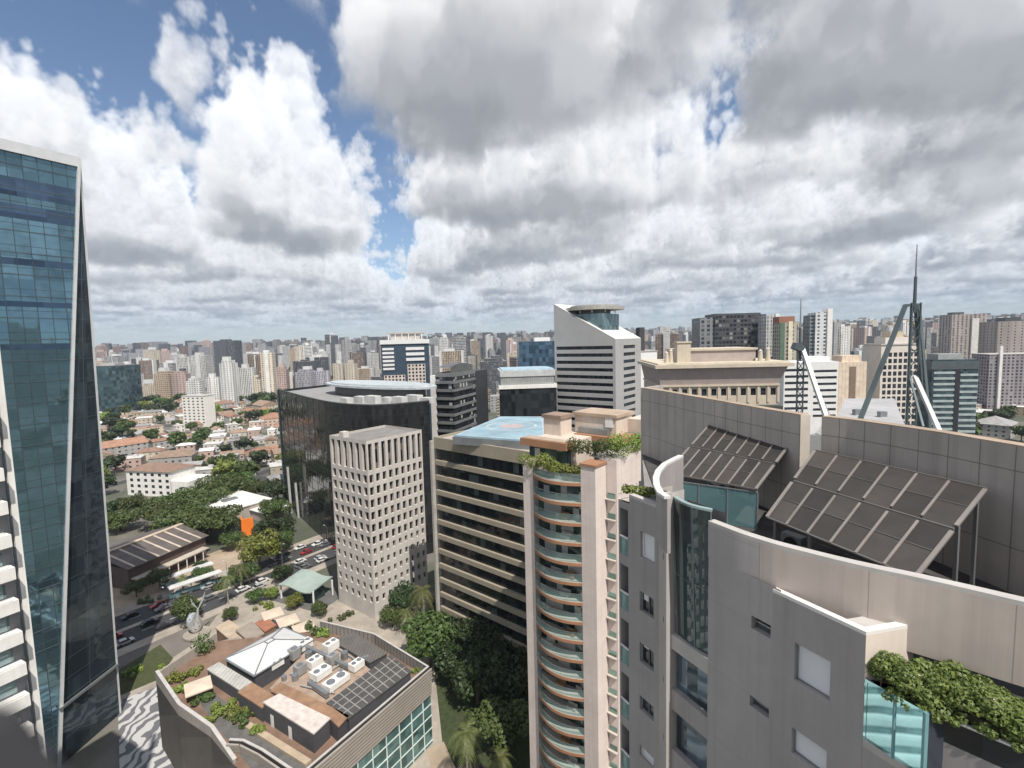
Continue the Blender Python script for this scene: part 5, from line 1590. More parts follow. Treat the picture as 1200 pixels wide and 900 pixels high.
def palm_mesh(h, fr, n, leaf, seed):
    r = random.Random(seed); mb = MB(); k = 6
    px = 0
    for i in range(k):
        z0, z1 = h * i / k, h * (i + 1) / k
        mb.tube((.15 * math.sin(i * .5), 0, z0), (.15 * math.sin((i + 1) * .5), 0, z1), .28 - .018 * i, .27 - .02 * i, 8, cap=False)
    tr = mb.data('trunk', M('palm_bark', (0.30, 0.27, 0.22), .9, var=.25, scale=2))
    fs = MB(); top = Vector((.15 * math.sin(3.0), 0, h))
    for i in range(n):
        a = i * 2.4 + r.random() * .4; up_ = .9 - 1.5 * i / n; ln = fr * (.8 + .35 * r.random())
        dirv = Vector((math.cos(a), math.sin(a), 0)); sd = Vector((-dirv.y, dirv.x, 0))
        pts = []
        for s in range(8):
            f = s / 7
            pts.append(top + dirv * ln * f * (1 - .12 * f) + Vector((0, 0, ln * (up_ * f - 1.0 * f * f))))
        for s in range(1, 8):
            p, q = pts[s - 1], pts[s]
            wd = fr * .17 * math.sin(math.pi * (.12 + .86 * s / 8))
            for g_ in (-1, 1):
                for u in (0, .33, .66):
                    a0 = p.lerp(q, u); a1 = p.lerp(q, u + .22)
                    tip = a0 + sd * g_ * wd * (1.1 + .4 * r.random()) + (q - p) * .9 + Vector((0, 0, -wd * .45))
                    fs.poly([a0, a1, tip])
    return fs.data('frond_crown', LEAFS[leaf], weld=False), tr
def plant_palm(proto, loc, label, rot, sc, group='palms around the plaza'):
    t = thing('palm_tree', label, 'palm tree', loc, group); t.rotation_euler = (0, 0, rot); t.scale = (sc,) * 3
    for nm, me in zip(('frond_crown', 'trunk'), proto):
        o = bpy.data.objects.new(nm, me); C.objects.link(o); o.parent = t

# ---- hedge on the near balcony
def hedge():
    q0, q1, q2, q3, q4, q5 = GT['q']; zg = GT['zg']
    base_ = (q1.x, q1.y, zg - .02)
    pts = []
    r = random.Random(3)
    path = [q0.lerp(q1, .10), q1.lerp(q2, .35), q2.lerp(q3, .3), q3, q4]
    for k in range(96):
        f = (k % 48) / 47 * (len(path) - 1); i = min(int(f), len(path) - 2); p = path[i].lerp(path[i + 1], f - i)
        w = Vector((.62, .78)) * (r.random() * 1.25 + .02)
        pts.append((p.x + w.x - base_[0], p.y + w.y - base_[1], .16 + .52 * r.random() + .14 * math.sin(k * .7), .20 + .14 * r.random()))
    for k in range(22):
        f = r.random() * (len(path) - 1) * .9; i = min(int(f), len(path) - 2); p = path[i].lerp(path[i + 1], f - i)
        pts.append((p.x - base_[0] - .06 + .05 * r.random(), p.y - base_[1] + .02, .02 - .22 * r.random(), .15))
    me = leaf_mesh('balcony_hedge', pts, 26000, .05, MLEAF('leaf_hedge', (0.06, 0.12, 0.028), (0.23, 0.33, 0.09), .1), 4, .9)
    t = thing('balcony_hedge', 'dense leafy hedge spilling over the near balcony of the grey tower', 'hedge', base_)
    o = bpy.data.objects.new('foliage', me); C.objects.link(o); o.parent = t
    mb = MB()
    for k in range(26):
        x, y, z, _ = pts[k * 2]; mb.tube((x, y, -.15), (x + .08, y + .05, z), .014, .006, 5)
    o = bpy.data.objects.new('stem', mb.data('stem', BARK)); C.objects.link(o); o.parent = t
    # second strip: pale flower tufts
    r2 = leaf_mesh('blossom', [(p[0], p[1], p[2] + .08, p[3]) for p in pts[::4]], 120, .028, M('pale_blossom', (0.62, 0.50, 0.46), .7), 9)
    o = bpy.data.objects.new('blossom', r2); C.objects.link(o); o.parent = t
hedge()
def shrub(label, c, pts, n, size, leaf, seed, name='shrub', cat='shrub', group=None):
    c = Vector(c)
    me = leaf_mesh('foliage', pts, n, size, LEAFS[leaf], seed)
    t = thing(name, label, cat, c, group)
    o = bpy.data.objects.new('foliage', me); C.objects.link(o); o.parent = t
    mb = MB()
    for p in pts[::2]: mb.tube((p[0] * .6, p[1] * .6, 0), (p[0], p[1], p[2]), .03, .015, 5)
    o = bpy.data.objects.new('stem', mb.data('stem', BARK)); C.objects.link(o); o.parent = t
# plants on the grey tower's side terrace and the peach tower's roof terrace
p = G(752, 577, -8.2)
shrub('bright green shrub on the side terrace of the grey tower', (p.x, p.y, EYE - 8.4), [(i * .28 - .75, -.5 * (i * .28 - .7), .3, .26) for i in range(6)], 900, .07, 'bright', 21)
P, u1, u2, u3, zb = PT
for lab, (a, b, v, hh), leaf, n, sd in (('yellow-green shrubs at the outer corner of the peach tower terrace', (.2, u1 + 4.2, .3, 2.3), 'bright', 1500, 31), ('low green planting along the bowed front of the peach tower terrace', (u1 + 3, u2 - .3, -.2, 1.6), 'bright', 1300, 32),
                                        ('dark green shrubs under the rear terracotta eave of the peach tower', (u2 - 3.5, u2 + 3, 3.4, 2.3), 'mid', 1400, 33), ('bushy green shrubs on the flank roof of the peach tower', (u3 + .0, u3 + 1.8, 7, 2.6), 'bright', 1400, 34)):
    c = P((a + b) / 2, v); z0 = zb + .15 if sd < 33 else EYE - 17.6
    pts = []
    for i in range(7):
        s = (i / 6 - .5) * (b - a); q = PE * s + PN * (rnd.random() - .3) * (1.2 if sd != 34 else 8)
        pts.append((q.x, q.y, hh * (.5 + .4 * rnd.random()), hh * .5))
    shrub(lab, (c.x, c.y, z0), pts, n, .17, leaf, sd)

# ================================================================== mall with roof garden
DK = EYE - 66.0
def mall():
    z = -64.0
    gp = lambda px, py, zz=z: V2(G(px, py, zz))
    A, A1, A2, A3, Fr = gp(182, 789), gp(208, 826), gp(246, 851), gp(272, 882), gp(334, 927)
    B, C1, C2, C3 = gp(503, 783), gp(439, 744), gp(376, 729), gp(252, 742)
    t = thing('roof_garden_mall', 'low louvred mall with a garden and plant rooms on its roof', 'shopping mall', (*((A + B) / 2), 0))
    conc = M('mall_panels', (0.36, 0.32, 0.285), .8, var=.12, scale=.3, streak=.2, seams=(1.4, 0), seam_w=.05, seam_dark=.6)
    ring = [A, A1, A2, A3, Fr, B, C1, C2, C3]
    MB().prism(ring, .16, DK).build('body', M('mall_inner', (0.10, 0.10, 0.10), .8), t)
    MB().poly([(*p, DK + .004) for p in ring]).build('roof_deck', M('red_deck', (0.22, 0.14, 0.10), .85, var=.35, scale=.3), t, weld=False)
    top = EYE + z
    MB().ribbon([A, A1, A2, A3], .5, [-.0, 0, 0, 0], [top + .3, top, top - .3, top - 1.4]).build('curved_wall', conc, t, weld=False)
    MB().ribbon([C3, A], .4, 0, top).build('side_wall', conc, t, weld=False)
    cp = MB(); cp.ribbon([A, A1, A2, A3], .6, [top + .3, top, top - .3, top - 1.4], [top + .45, top + .15, top - .15, top - 1.25]); cp.build('wall_coping', COPE, t, weld=False)
    # slatted wall leaning out over the glazed front
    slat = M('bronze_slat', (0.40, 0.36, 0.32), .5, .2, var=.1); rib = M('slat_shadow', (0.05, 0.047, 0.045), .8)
    def slats(P0, P1, zlo, zhi, nm):
        e = (P1 - P0).normalized(); nr = Vector((e.y, -e.x)); n = 9
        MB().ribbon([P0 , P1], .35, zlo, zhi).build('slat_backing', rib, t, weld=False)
        mb = MB()
        for k in range(n):
            zz = zlo + (zhi - zlo) * (k + .5) / n
            o = .25 + .35 * k / n
            mb.beam((*(P0 + nr * o), zz), (*(P1 + nr * o), zz), .3, (zhi - zlo) / n * .56)
        mb.build(nm, slat, t, weld=False)
    slats(Fr, B, DK - 3.4, top + .3, 'slat_screen')
    iw = [gp(268, 868, -64.4), gp(284, 869, -64.4), gp(306, 880, -64.4), gp(340, 903, -64.4), gp(352, 915, -64.4)]
    for a_, b_ in zip(iw, iw[1:]): slats(b_, a_, DK - 1.0, EYE - 64.4, 'slat_screen') if False else slats(a_, b_, DK - 1.2, EYE - 64.4, 'slat_screen')
    MB().ribbon(iw, .4, EYE - 64.4, EYE - 64.25).build('wall_coping', COPE, t, weld=False)
    MB().poly([(*gp(*p_, -66), DK + .012) for p_ in ((226, 812), (252, 850), (300, 908), (352, 918), (366, 897), (318, 868), (286, 838), (250, 812))]).build('grey_deck', M('grey_deck', (0.13, 0.125, 0.12), .9, var=.35, scale=.5), t, weld=False)
    MB().ribbon([gp(262, 838, -66), gp(300, 862, -66), gp(358, 899, -66)], 1.1, DK + .01, DK + .45).build('planter_kerb', M('tan_kerb', (0.45, 0.36, 0.26), .85), t, weld=False)
    MB().ribbon([Fr, B, C1, C2], .35, top + .3, top + .45).build('wall_coping', COPE, t, weld=False)
    MB().ribbon([B, C1, C2], .3, DK - 1, top + .3).build('rear_parapet', M('rear_fins', (0.30, 0.28, 0.26), .8, seams=(1.1, 0), seam_w=.3, seam_dark=.4), t, weld=False)
    e = (B - Fr).normalized(); nr = Vector((e.y, -e.x))
    gl = MG('mall_glass', (0.12, 0.22, 0.22), .45, .05, (1.6, 1.7), .02, .5)
    MB().poly([(*(Fr + nr * .05), .2), (*(B + nr * .05), .2), (*(B + nr * .05), DK - 3.4), (*(Fr + nr * .05), DK - 3.4)]).build('glazed_front', gl, t, weld=False)
    mu = MB(); Ln = (B - Fr).length
    for k in range(int(Ln / 3.2) + 1): mu.beam((*(Fr + e * k * 3.2 + nr * .15), .2), (*(Fr + e * k * 3.2 + nr * .15), DK - 3.4), .18)
    for zz in (1.0, 3.6, 6.2, 8.6): mu.beam((*(Fr + nr * .15), zz), (*(B + nr * .15), zz), .14)
    mu.build('white_mullion', M('pale_mullion', (0.62, 0.70, 0.67), .5), t)
    # rooms and roofs on the deck
    def quad(nm, pts, zr, wall, roofm, h=None, base_=DK, par=None):
        q = [gp(px, py, zr) for px, py in pts]; zt = EYE + zr
        o = MB().prism(q, base_, zt - .25).build(nm, wall, par or t)
        c = sum(q, Vector((0, 0))) / len(q)
        MB().prism([c + (p - c) * 1.03 for p in q], zt - .248, zt).build('roof', roofm, o)
        return o, q
    dkw = M('charcoal_wall', (0.075, 0.075, 0.085), .8, var=.2); brown = M('brown_roof', (0.30, 0.18, 0.11), .9, var=.3, scale=.5)
    grey = M('grey_roof', (0.42, 0.41, 0.39), .8, var=.2); tile = M('slat_roof', (0.46, 0.45, 0.42), .7, seams=(.8, 0), seam_w=.15, seam_dark=.6)
    solar = M('dark_panel_roof', (0.10, 0.095, 0.09), .4, .2, var=.2, seams=(1.6, 1.3), seam_w=.16, seam_dark=2.6)
    # white pyramid tent
    q = [gp(*p, -62.6) for p in ((263.5, 772), (298, 792.5), (367, 750), (332.5, 735))]
    c = sum(q, Vector((0, 0))) / 4
    py = MB(); zt = EYE - 62.6
    MB().prism([c + (p - c) * .97 for p in q], DK, zt - .06).build('pavilion_wall', dkw, t)
    inner = [c + (p - c) * .12 for p in q]
    for i in range(4):
        a, b = q[i], q[(i + 1) % 4]; ia, ib = inner[i], inner[(i + 1) % 4]
        py.poly([(*a, zt), (*b, zt), (*ib, zt + 1.9), (*ia, zt + 1.9)])
    py.poly([(*p, zt + 1.9) for p in inner])
    po = py.build('pyramid_roof', M('tent_white', (0.60, 0.60, 0.60), .7, var=.12, scale=.4, streak=.1), t, weld=False)
    rb = MB()
    for a, ia in zip(q, inner): rb.beam((*a, zt + .05), (*ia, zt + 1.95), .22, .1)
    for i in range(4): rb.beam((*inner[i], zt + 1.95), (*inner[(i + 1) % 4], zt + 1.95), .22, .12); rb.beam((*q[i], zt), (*q[(i + 1) % 4], zt), .3, .2)
    rb.build('roof_rib', STEEL, po)
    quad('side_room', [(243, 784), (280, 808), (295, 799), (257, 776)], -63.4, dkw, tile)
    quad('brown_room', [(279, 811), (307, 829), (321, 815), (296, 800)], -63.2, dkw, brown)
    quad('plant_room', [(309, 823), (367, 859), (386, 841), (328, 813)], -62.4, dkw, M('pink_grey_roof', (0.60, 0.53, 0.49), .85, var=.25, scale=.8))
    quad('plant_room', [(386, 842), (396, 851), (408, 838), (330, 800), (318, 810)], -63.0, dkw, brown)
    quad('service_room', [(318, 806), (385, 838), (440, 790), (400, 760), (370, 752)], -64.0, dkw, M('service_deck', (0.36, 0.27, 0.21), .9, var=.3, scale=.6))
    quad('panel_roof_room', [(384, 823), (409, 841), (481, 787), (457, 768)], -63.0, dkw, solar)
    quad('panel_roof_room', [(389, 750), (433, 776), (453, 765), (415, 741)], -63.2, dkw, M('dark_tile_roof', (0.13, 0.12, 0.11), .7, seams=(.7, 0), seam_w=.12, seam_dark=.5))
    qa, qb, qc, qd = [gp(*p_, -63.0) for p_ in ((384, 823), (409, 841), (481, 787), (457, 768))]
    for k_ in range(9):
        f_ = (k_ + .5) / 9; MB().beam((*qa.lerp(qd, f_), EYE - 62.95), (*qb.lerp(qc, f_), EYE - 62.95), .22, .08).build('roof_rail', M('grey_rail', (0.27, 0.26, 0.25), .6), t)
    for k_ in range(1, 4):
        f_ = k_ / 4; MB().beam((*qa.lerp(qb, f_), EYE - 62.93), (*qd.lerp(qc, f_), EYE - 62.93), .18, .08).build('roof_rail', M('grey_rail', (0.27, 0.26, 0.25), .6), t)
    for (x_, y_), r_, h_ in (((350, 765), .8, 1.6), ((362, 771), .7, 1.3), ((404, 772), .7, 1.5), ((346, 797), .6, 1.2), ((400, 793), .5, 1.4), ((333, 797), .5, .9)):
        p_ = gp(x_, y_, -64); MB().tube((*p_, EYE - 64), (*p_, EYE - 64 + h_), r_, n=12).build('vent_drum', STEEL, t)
    for a_, b_ in (((340, 790), (372, 772)), ((366, 800), (402, 776)), ((352, 803), (392, 812)), ((330, 800), (350, 812)), ((396, 760), (424, 778))):
        MB().tube(G(*a_, -63.6), G(*b_, -63.6), .16, n=8).build('pipe', M('pipe_grey', (0.42, 0.42, 0.42), .5, .3), t)
    # doors in the plant room wall
    a = gp(310, 824, -62.4); b = gp(367, 860, -62.4); e = (b - a).normalized(); nr2 = Vector((e.y, -e.x))
    if nr2.dot(-a) < 0: nr2 = -nr2
    for f in (.12, .5):
        o = a + (b - a) * f + nr2 * .06
        MB().poly([(*o, DK + .02), (*(o + e * 1.0), DK + .02), (*(o + e * 1.0), DK + 2.3), (*o, DK + 2.3)]).build('door', WHITE, t, weld=False)
    # rooftop ducts
    for p, r_ in (((356, 757), (409, 782)), ((410, 778), (432, 770)), ((362, 800), (384, 815))):
        a, b = G(*p, -63.3), G(*r_, -63.3); MB().beam(a, b, .7, .8).build('duct', STEEL, t)
    return t, gp
MALL, gp_ = mall()
def roof_units():
    wm = WHITE; k = 0
    spots = [((358, 760), 2.6, 1.8, 1.5, 'white cooling unit nearest the pyramid roof on the mall'), ((388, 762), 2.8, 2.0, 1.6, 'white cooling unit beside the dark tiled roof on the mall'), ((369, 781), 2.6, 2.0, 1.5, 'white cooling unit in the middle of the mall plant deck'), ((324, 782), 2.6, 1.4, 1.2, 'white cooling unit at the lower corner of the pyramid roof'),
             ((376, 793), 3.4, 2.4, 1.3, 'wide white cooling unit in the middle of the mall plant deck'), ((394, 803), 4.6, 2.4, 1.1, 'long white cooling unit beside the dark panelled roof'), ((418, 784), 2.6, 1.8, 1.3, 'white cooling unit at the upper end of the dark panelled roof'),
             ((345, 772), 1.8, 1.8, 2.0, 'grey cooling unit between the pyramid roof and the ducts'), ((352, 790), 2.0, 1.6, 1.7, 'grey cooling unit behind the pink-grey plant room roof'), ((390, 778), 2.0, 1.5, 1.8, 'grey cooling unit among the white ones on the mall')]
    e = (gp_(503, 783) - gp_(334, 927)).normalized(); nr = Vector((e.y, -e.x))
    for (px, py), w, d, h, lab in spots:
        p = gp_(px, py, -64.0); z0 = EYE - 64.0
        mt = wm if 'grey' not in lab[:5] else M('unit_grey', (0.33, 0.33, 0.33), .6, .2)
        t = thing('cooling_unit', lab, 'cooling unit', (*p, z0), 'cooling units on the mall roof')
        MB().cbox(p, e, w, d, z0 + .25, z0 + .25 + h).build('housing', mt, t)
        mb = MB()
        for i in (-1, 1):
            for j in (-1, 1):
                q = p + e * i * w * .42 + nr * j * d * .4; mb.beam((*q, z0), (*q, z0 + .25), .12)
        mb.build('stand', STEEL, t)
        n = 1 if w < 2.3 else 2
        for i in range(n):
            q = p + e * (w * .25 * (2 * i - 1) if n == 2 else 0)
            MB().tube((*q, z0 + .25 + h), (*q, z0 + .37 + h), min(w / n, d) * .36, n=14).build('fan_guard', STEEL, t)
roof_units()
# garden plants on the roof
def roof_planting():
    L_ = [((196, 785), 'bright', 1.2, 'yellow-green roof shrubs at the far corner of the mall wall'), ((218, 808), 'bright', 1.3, 'yellow-green roof shrubs inside the curved mall wall'), ((238, 823), 'mid', 1.3, 'dark roof shrubs inside the curved mall wall, before the plant room'), ((262, 830), 'bright', 1.2, 'roof shrubs below the slatted side room of the mall'),
          ((284, 845), 'mid', 1.3, 'tall roof shrubs beside the charcoal plant room wall'), ((302, 856), 'bright', 1.0, 'low roof shrubs along the charcoal plant room wall'), ((488, 788), 'bright', .9, 'small shrubs at the sharp corner of the mall roof'), ((366, 741), 'mid', 1.5, 'leafy shrubs behind the pyramid roof of the mall'), ((380, 744), 'bright', 1.1, 'light shrubs beside the rear fins of the mall'),
          ((243, 764), 'mid', 2.6, 'tall bushy shrub between the mall roof and the plaza terraces'), ((208, 795), 'bright', 1.4, 'yellow-green roof shrubs halfway along the mall side wall'), ((228, 790), 'bright', 1.1, 'light roof shrubs behind the lone parasol of the mall'), ((250, 845), 'bright', 1.2, 'light roof shrubs at the bend of the curved mall wall'), ((275, 842), 'bright', 1.3, 'light roof shrubs on the tan planter kerb of the mall'), ((455, 800), 'dark', .8, 'narrow dark planting behind the slatted mall wall')]
    for i, ((px, py), leaf, h, lab) in enumerate(L_):
        p = gp_(px, py, -66)
        r = random.Random(100 + i); pts = [((r.random() - .5) * h * 2.4, (r.random() - .5) * h * 2.4, h * (.4 + .4 * r.random()), h * .5) for _ in range(7)]
        shrub(lab, (p.x, p.y, DK), pts, 420, .26, leaf, 200 + i, group='planting on the mall roof')
roof_planting()
def parasol(label, px, py, z, s=3.2, h=2.5, grp='square beige parasols of the terraces'):
    p = G(px, py, z); z0 = EYE + z - h
    e = Vector((.8, .6))
    t = thing('parasol', label, 'parasol', (p.x, p.y, z0), grp)
    mb = MB(); f = Vector((-.6, .8)); c = V2(p)
    q = [c + e * i * s / 2 + f * j * s / 2 for i, j in ((-1, -1), (1, -1), (1, 1), (-1, 1))]
    for i in range(4):
        a, b = q[i], q[(i + 1) % 4]
        mb.poly([(*a, z0 + h - .45), (*b, z0 + h - .45), (*c, z0 + h)]); mb.poly([(*a, z0 + h - .7), (*b, z0 + h - .7), (*b, z0 + h - .45), (*a, z0 + h - .45)])
    mb.build('canopy', M('beige_canvas', (0.60, 0.50, 0.40), .9, var=.1), t)
    MB().tube((*c, z0), (*c, z0 + h), .06).build('pole', STEEL, t)
    MB().cbox(c, e, .8, .8, z0, z0 + .08).build('base', STEEL, t)
parasol('lone square beige parasol on the red deck of the mall roof', 232, 801, -63.6, 4.4, 2.4)
for px, py, lab in ((319, 717, 'square beige parasol nearest the green pavilion side of the plaza'), (337, 725, 'square beige parasol between its two neighbours above the pyramid roof'), (356, 733, 'square beige parasol nearest the mall rear fins')):
    parasol(lab, px, py, -74.0, 5.2, 2.6)
# plaza terraces: flat tan roofs stepping up to the mall
def terrace_roof(label, pts, z, mt, zb=.16):
    q = [V2(G(px, py, z)) for px, py in pts]; c = sum(q, Vector((0, 0))) / len(q)
    t = thing('terrace_kiosk', label, 'kiosk', (*c, zb), 'flat-roofed kiosks between plaza and mall')
    MB().prism([c + (p - c) * .93 for p in q], zb, EYE + z - .35).build('wall', M('kiosk_brown', (0.20, 0.13, 0.09), .8), t)
    MB().prism(q, EYE + z - .348, EYE + z).build('roof', mt, t)
tan1, tan2 = M('tan_roof', (0.46, 0.37, 0.28), .9, var=.2, scale=.4), M('mud_roof', (0.30, 0.26, 0.22), .9, var=.2, scale=.4)
terrace_roof('kiosk with a light tan flat roof beside the fish sculpture', [(252, 735), (268, 726), (292, 742), (276, 755)], -74, tan1)
terrace_roof('kiosk with a dull brown flat roof below the light tan one', [(255, 752), (280, 746), (296, 762), (272, 772)], -70, tan2)
terrace_roof('kiosk with a muddy flat roof touching the pyramid pavilion', [(276, 738), (296, 728), (310, 742), (292, 752)], -73, tan2)
terrace_roof('small kiosk with a rust-red roof near the parasols', [(298, 730), (312, 723), (324, 732), (310, 740)], -74.5, M('rust_roof', (0.34, 0.15, 0.09), .9))
terrace_roof('kiosk with a grey-brown roof at the corner of the tall shrub', [(243, 772), (258, 765), (268, 773), (254, 782)], -67.5, tan2)
# ---- glittering fish sculpture
def fish():
    p = g(231, 744); z0 = .16
    t = thing('fish_sculpture', 'silver spotted fish sculpture with its tail raised, on the plaza edge', 'sculpture', (p.x, p.y, z0))
    mb = MB(); prof = [(0, .05), (.06, 1.5), (.14, 2.3), (.25, 2.9), (.38, 3.0), (.5, 2.5), (.62, 1.8), (.74, 1.15), (.86, .7), (.95, .5), (1, .4)]
    n = 18; rings = []
    for f, r in prof:
        x = -3.2 + 5.2 * f ** .9; z = 3.2 + 6.2 * max(f - .45, 0) ** 1.3 * 1.7 - .6 * (1 - f) * f
        e = V2(AVN) * -1; rings.append([Vector((p.x, p.y, z0)) + Vector((e.x * x + -e.y * 0, e.y * x, z)) + Vector((-e.y, e.x, 0)) * r * .62 * math.cos(2 * math.pi * k / n) + Vector((e.x * -.35, e.y * -.35, .85)) * r * math.sin(2 * math.pi * k / n) for k in range(n)])
    for a, b in zip(rings, rings[1:]):
        for k in range(n): mb.poly([a[k], a[(k + 1) % n], b[(k + 1) % n], b[k]])
    mb.poly(rings[0][::-1]); mb.poly(rings[-1])
    mt, tt, b = base('silver_scales')
    vo = N(tt, 'ShaderNodeTexVoronoi'); vo.inputs['Scale'].default_value = 1.1
    L(tt, N(tt, 'ShaderNodeNewGeometry').outputs['Position'], vo.inputs['Vector'])
    L(tt, mixc(tt, ramp(tt, vo.outputs['Distance'], .22, .3), (.12, .13, .16), (.72, .74, .76)), b.inputs['Base Color'])
    b.inputs['Metallic'].default_value = .6; b.inputs['Roughness'].default_value = .35
    mb.build('body', mt, t, smooth=True)
    tail = rings[-1][0]; c = sum(rings[-1], Vector()) / n
    e3 = Vector((AVN.x * -1, AVN.y * -1, 0)); s3 = Vector((AV.x, AV.y, 0))
    for sg in (-1, 1):
        mb = MB(); k = .18
        q = [c, c + Vector((0, 0, 1.2)) + s3 * sg * .5, c + Vector((0, 0, 4.4)) + s3 * sg * 1.9 + e3 * .5, c + Vector((0, 0, 2.2)) + s3 * sg * 1.5 + e3 * .2]
        for o in (0, 1): mb.poly([x + e3 * k * o for x in (q if o else q[::-1])])
        for i in range(4): mb.poly([q[i], q[(i + 1) % 4], q[(i + 1) % 4] + e3 * k, q[i] + e3 * k])
        mb.build('tail_fin', mt, t)
    MB().disc(p, 3.4, 3.4, z0, z0 + .5, 20).build('plinth', PAVE, t)
fish()
# ---- green pavilion by the grid block
def pavilion():
    q = [V2(g(*c)) for c in ((330, 702), (368, 712), (390, 698), (352, 688))]
    c = sum(q, Vector((0, 0))) / 4
    t = thing('entrance_pavilion', 'pavilion with a pale green folded roof on slim posts', 'pavilion', (*c, .16))
    h = 5.2; gm = M('pale_green_roof', (0.33, 0.40, 0.365), .5, var=.12)
    mb = MB(); n = 6; e0 = q[1] - q[0]; e1 = q[3] - q[0]
    for i in range(n):
        f0, f1 = i / n, (i + 1) / n; z0_, z1_ = h + .5 * math.sin(f0 * 6.3), h + .5 * math.sin(f1 * 6.3)
        a, b = q[0] + e0 * f0 - e1 * .12, q[0] + e0 * f1 - e1 * .12; w = e1 * 1.24
        mb.poly([(*a, z0_), (*b, z1_), (*(b + w), z1_ + .6), (*(a + w), z0_ + .6)]); mb.poly([(*a, z0_ - .3), (*b, z1_ - .3), (*(b + w), z1_ + .3), (*(a + w), z0_ + .3)]); mb.poly([(*a, z0_ - .3), (*b, z1_ - .3), (*b, z1_), (*a, z0_)])
    mb.build('roof', gm, t, weld=False)
    for p in q: MB().tube((*p, .16), (*p, h), .28, n=10).build('post', WHITE, t)
    MB().prism([c + (p - c) * .7 for p in q], .16, 3.4).build('glass_lobby', MG('lobby_glass', (0.06, 0.09, 0.09), .3, .05), t)
    MB().prism([c + (p - c) * 1.5 for p in q], .162, .3).build('paved_base', M('dark_paving', (0.13, 0.13, 0.13), .8), t)
pavilion()
# ---- bus shelters
def shelter(label, a, b, off):
    a, b = V2(g(*a)), V2(g(*b)); e = (b - a).normalized(); f = Vector((-e.y, e.x)); a = a + f * off
    ln = (b - V2(a) + f * off).length
    t = thing('bus_shelter', label, 'bus shelter', (*a, .02), 'long bus shelters beside the avenue')
    MB().obox(a, e, ln, 3.0, 4.0, 4.3).build('roof', M('shelter_roof', (0.60, 0.60, 0.58), .5), t)
    for k in range(6): MB().tube((*(a + e * ln * (k + .5) / 6 + f * 1.5), .02), (*(a + e * ln * (k + .5) / 6 + f * 1.5), 4.0), .12).build('post', STEEL, t)
    MB().obox(a + f * 1.45, e, ln, .1, .5, 2.2).build('glass_back', MG('shelter_glass', (0.12, 0.22, 0.24), .4, .06), t)
shelter('long pale bus shelter roof nearer the cars', (200, 706), (262, 684), 0)
shelter('long pale bus shelter roof farther from the cars', (196, 700), (258, 678), 4.6)
# ---- ribbed warehouse and neighbours
def warehouse():
    q = [V2(g(*c)) for c in ((152, 692), (242, 650), (225, 632), (128, 655))]
    e = (q[1] - q[0]).normalized(); f = Vector((-e.y, e.x)); w = (q[1] - q[0]).length; d = 26
    t = thing('ribbed_warehouse', 'warehouse with a dark ribbed roof crossed by pale skylight strips', 'warehouse', (*q[0], 0))
    MB().obox(q[0], e, w, d, 0, 7.4).build('wall', M('warehouse_dark', (0.14, 0.10, 0.09), .85), t)
    rm = M('ribbed_dark_roof', (0.13, 0.11, 0.10), .7, var=.3, scale=.3, seams=(1.1, 0), seam_w=.2, seam_dark=.6)
    mb = MB(); o = q[0] - e * .8 - f * 1.2; r = o + f * (d * .55)
    mb.poly([(*o, 7.6), (*(o + e * (w + 1.6)), 7.6), (*(r + e * (w + 1.6)), 10.8), (*r, 10.8)])
    bk = o + f * (d + 2.4)
    mb.poly([(*r, 10.8), (*(r + e * (w + 1.6)), 10.8), (*(bk + e * (w + 1.6)), 7.6), (*bk, 7.6)])
    ro = mb.build('roof', rm, t, weld=False)
    for k in range(7):
        a = e * (w * (k + .5) / 7); s = MB()
        s.poly([(*(o + a + f * .3), 7.75), (*(o + a + e * .8 + f * .3), 7.75), (*(r + a + e * .8), 10.86), (*(r + a), 10.86)])
        s.build('skylight', M('skylight_pale', (0.52, 0.44, 0.36), .6), ro, weld=False)
    mb = MB(); mb.beam((*(r - e * .3), 10.9), (*(r + e * (w + 2)), 10.9), 1.6, .3); mb.build('ridge_cap', M('tan_ridge', (0.55, 0.45, 0.34), .8), ro)
    MB().obox(q[0] - f * 4.4, e, w * .92, 3.2, 4.0, 4.35).build('awning', M('awning_pale', (0.50, 0.45, 0.38), .8), t)
    for k in range(8): MB().beam((*(q[0] - f * 4.1 + e * w * .92 * (k + .3) / 8), 0), (*(q[0] - f * 4.1 + e * w * .92 * (k + .3) / 8), 4.0), .25).build('awning_post', WHITE, t)
    q0 = V2(g(128, 690)); t2 = thing('white_vaulted_annex', 'white vaulted annex joined to the ribbed warehouse', 'building', (*q0, 0))
    MB().obox(q0, e, 18, 12, 0, 5).build('wall', WHITE, t2)
    mb = MB(); n = 8
    for i in range(n):
        a0, a1 = math.pi * i / n, math.pi * (i + 1) / n
        mb.poly([(*(q0 + f * (6 - 6.3 * math.cos(a0))), 5 + 2.2 * math.sin(a0)), (*(q0 + f * (6 - 6.3 * math.cos(a1))), 5 + 2.2 * math.sin(a1)), (*(q0 + e * 18 + f * (6 - 6.3 * math.cos(a1))), 5 + 2.2 * math.sin(a1)), (*(q0 + e * 18 + f * (6 - 6.3 * math.cos(a0))), 5 + 2.2 * math.sin(a0))])
    mb.build('vault_roof', WHITE, t2, weld=False)
    return e, f
WE, WF = warehouse()
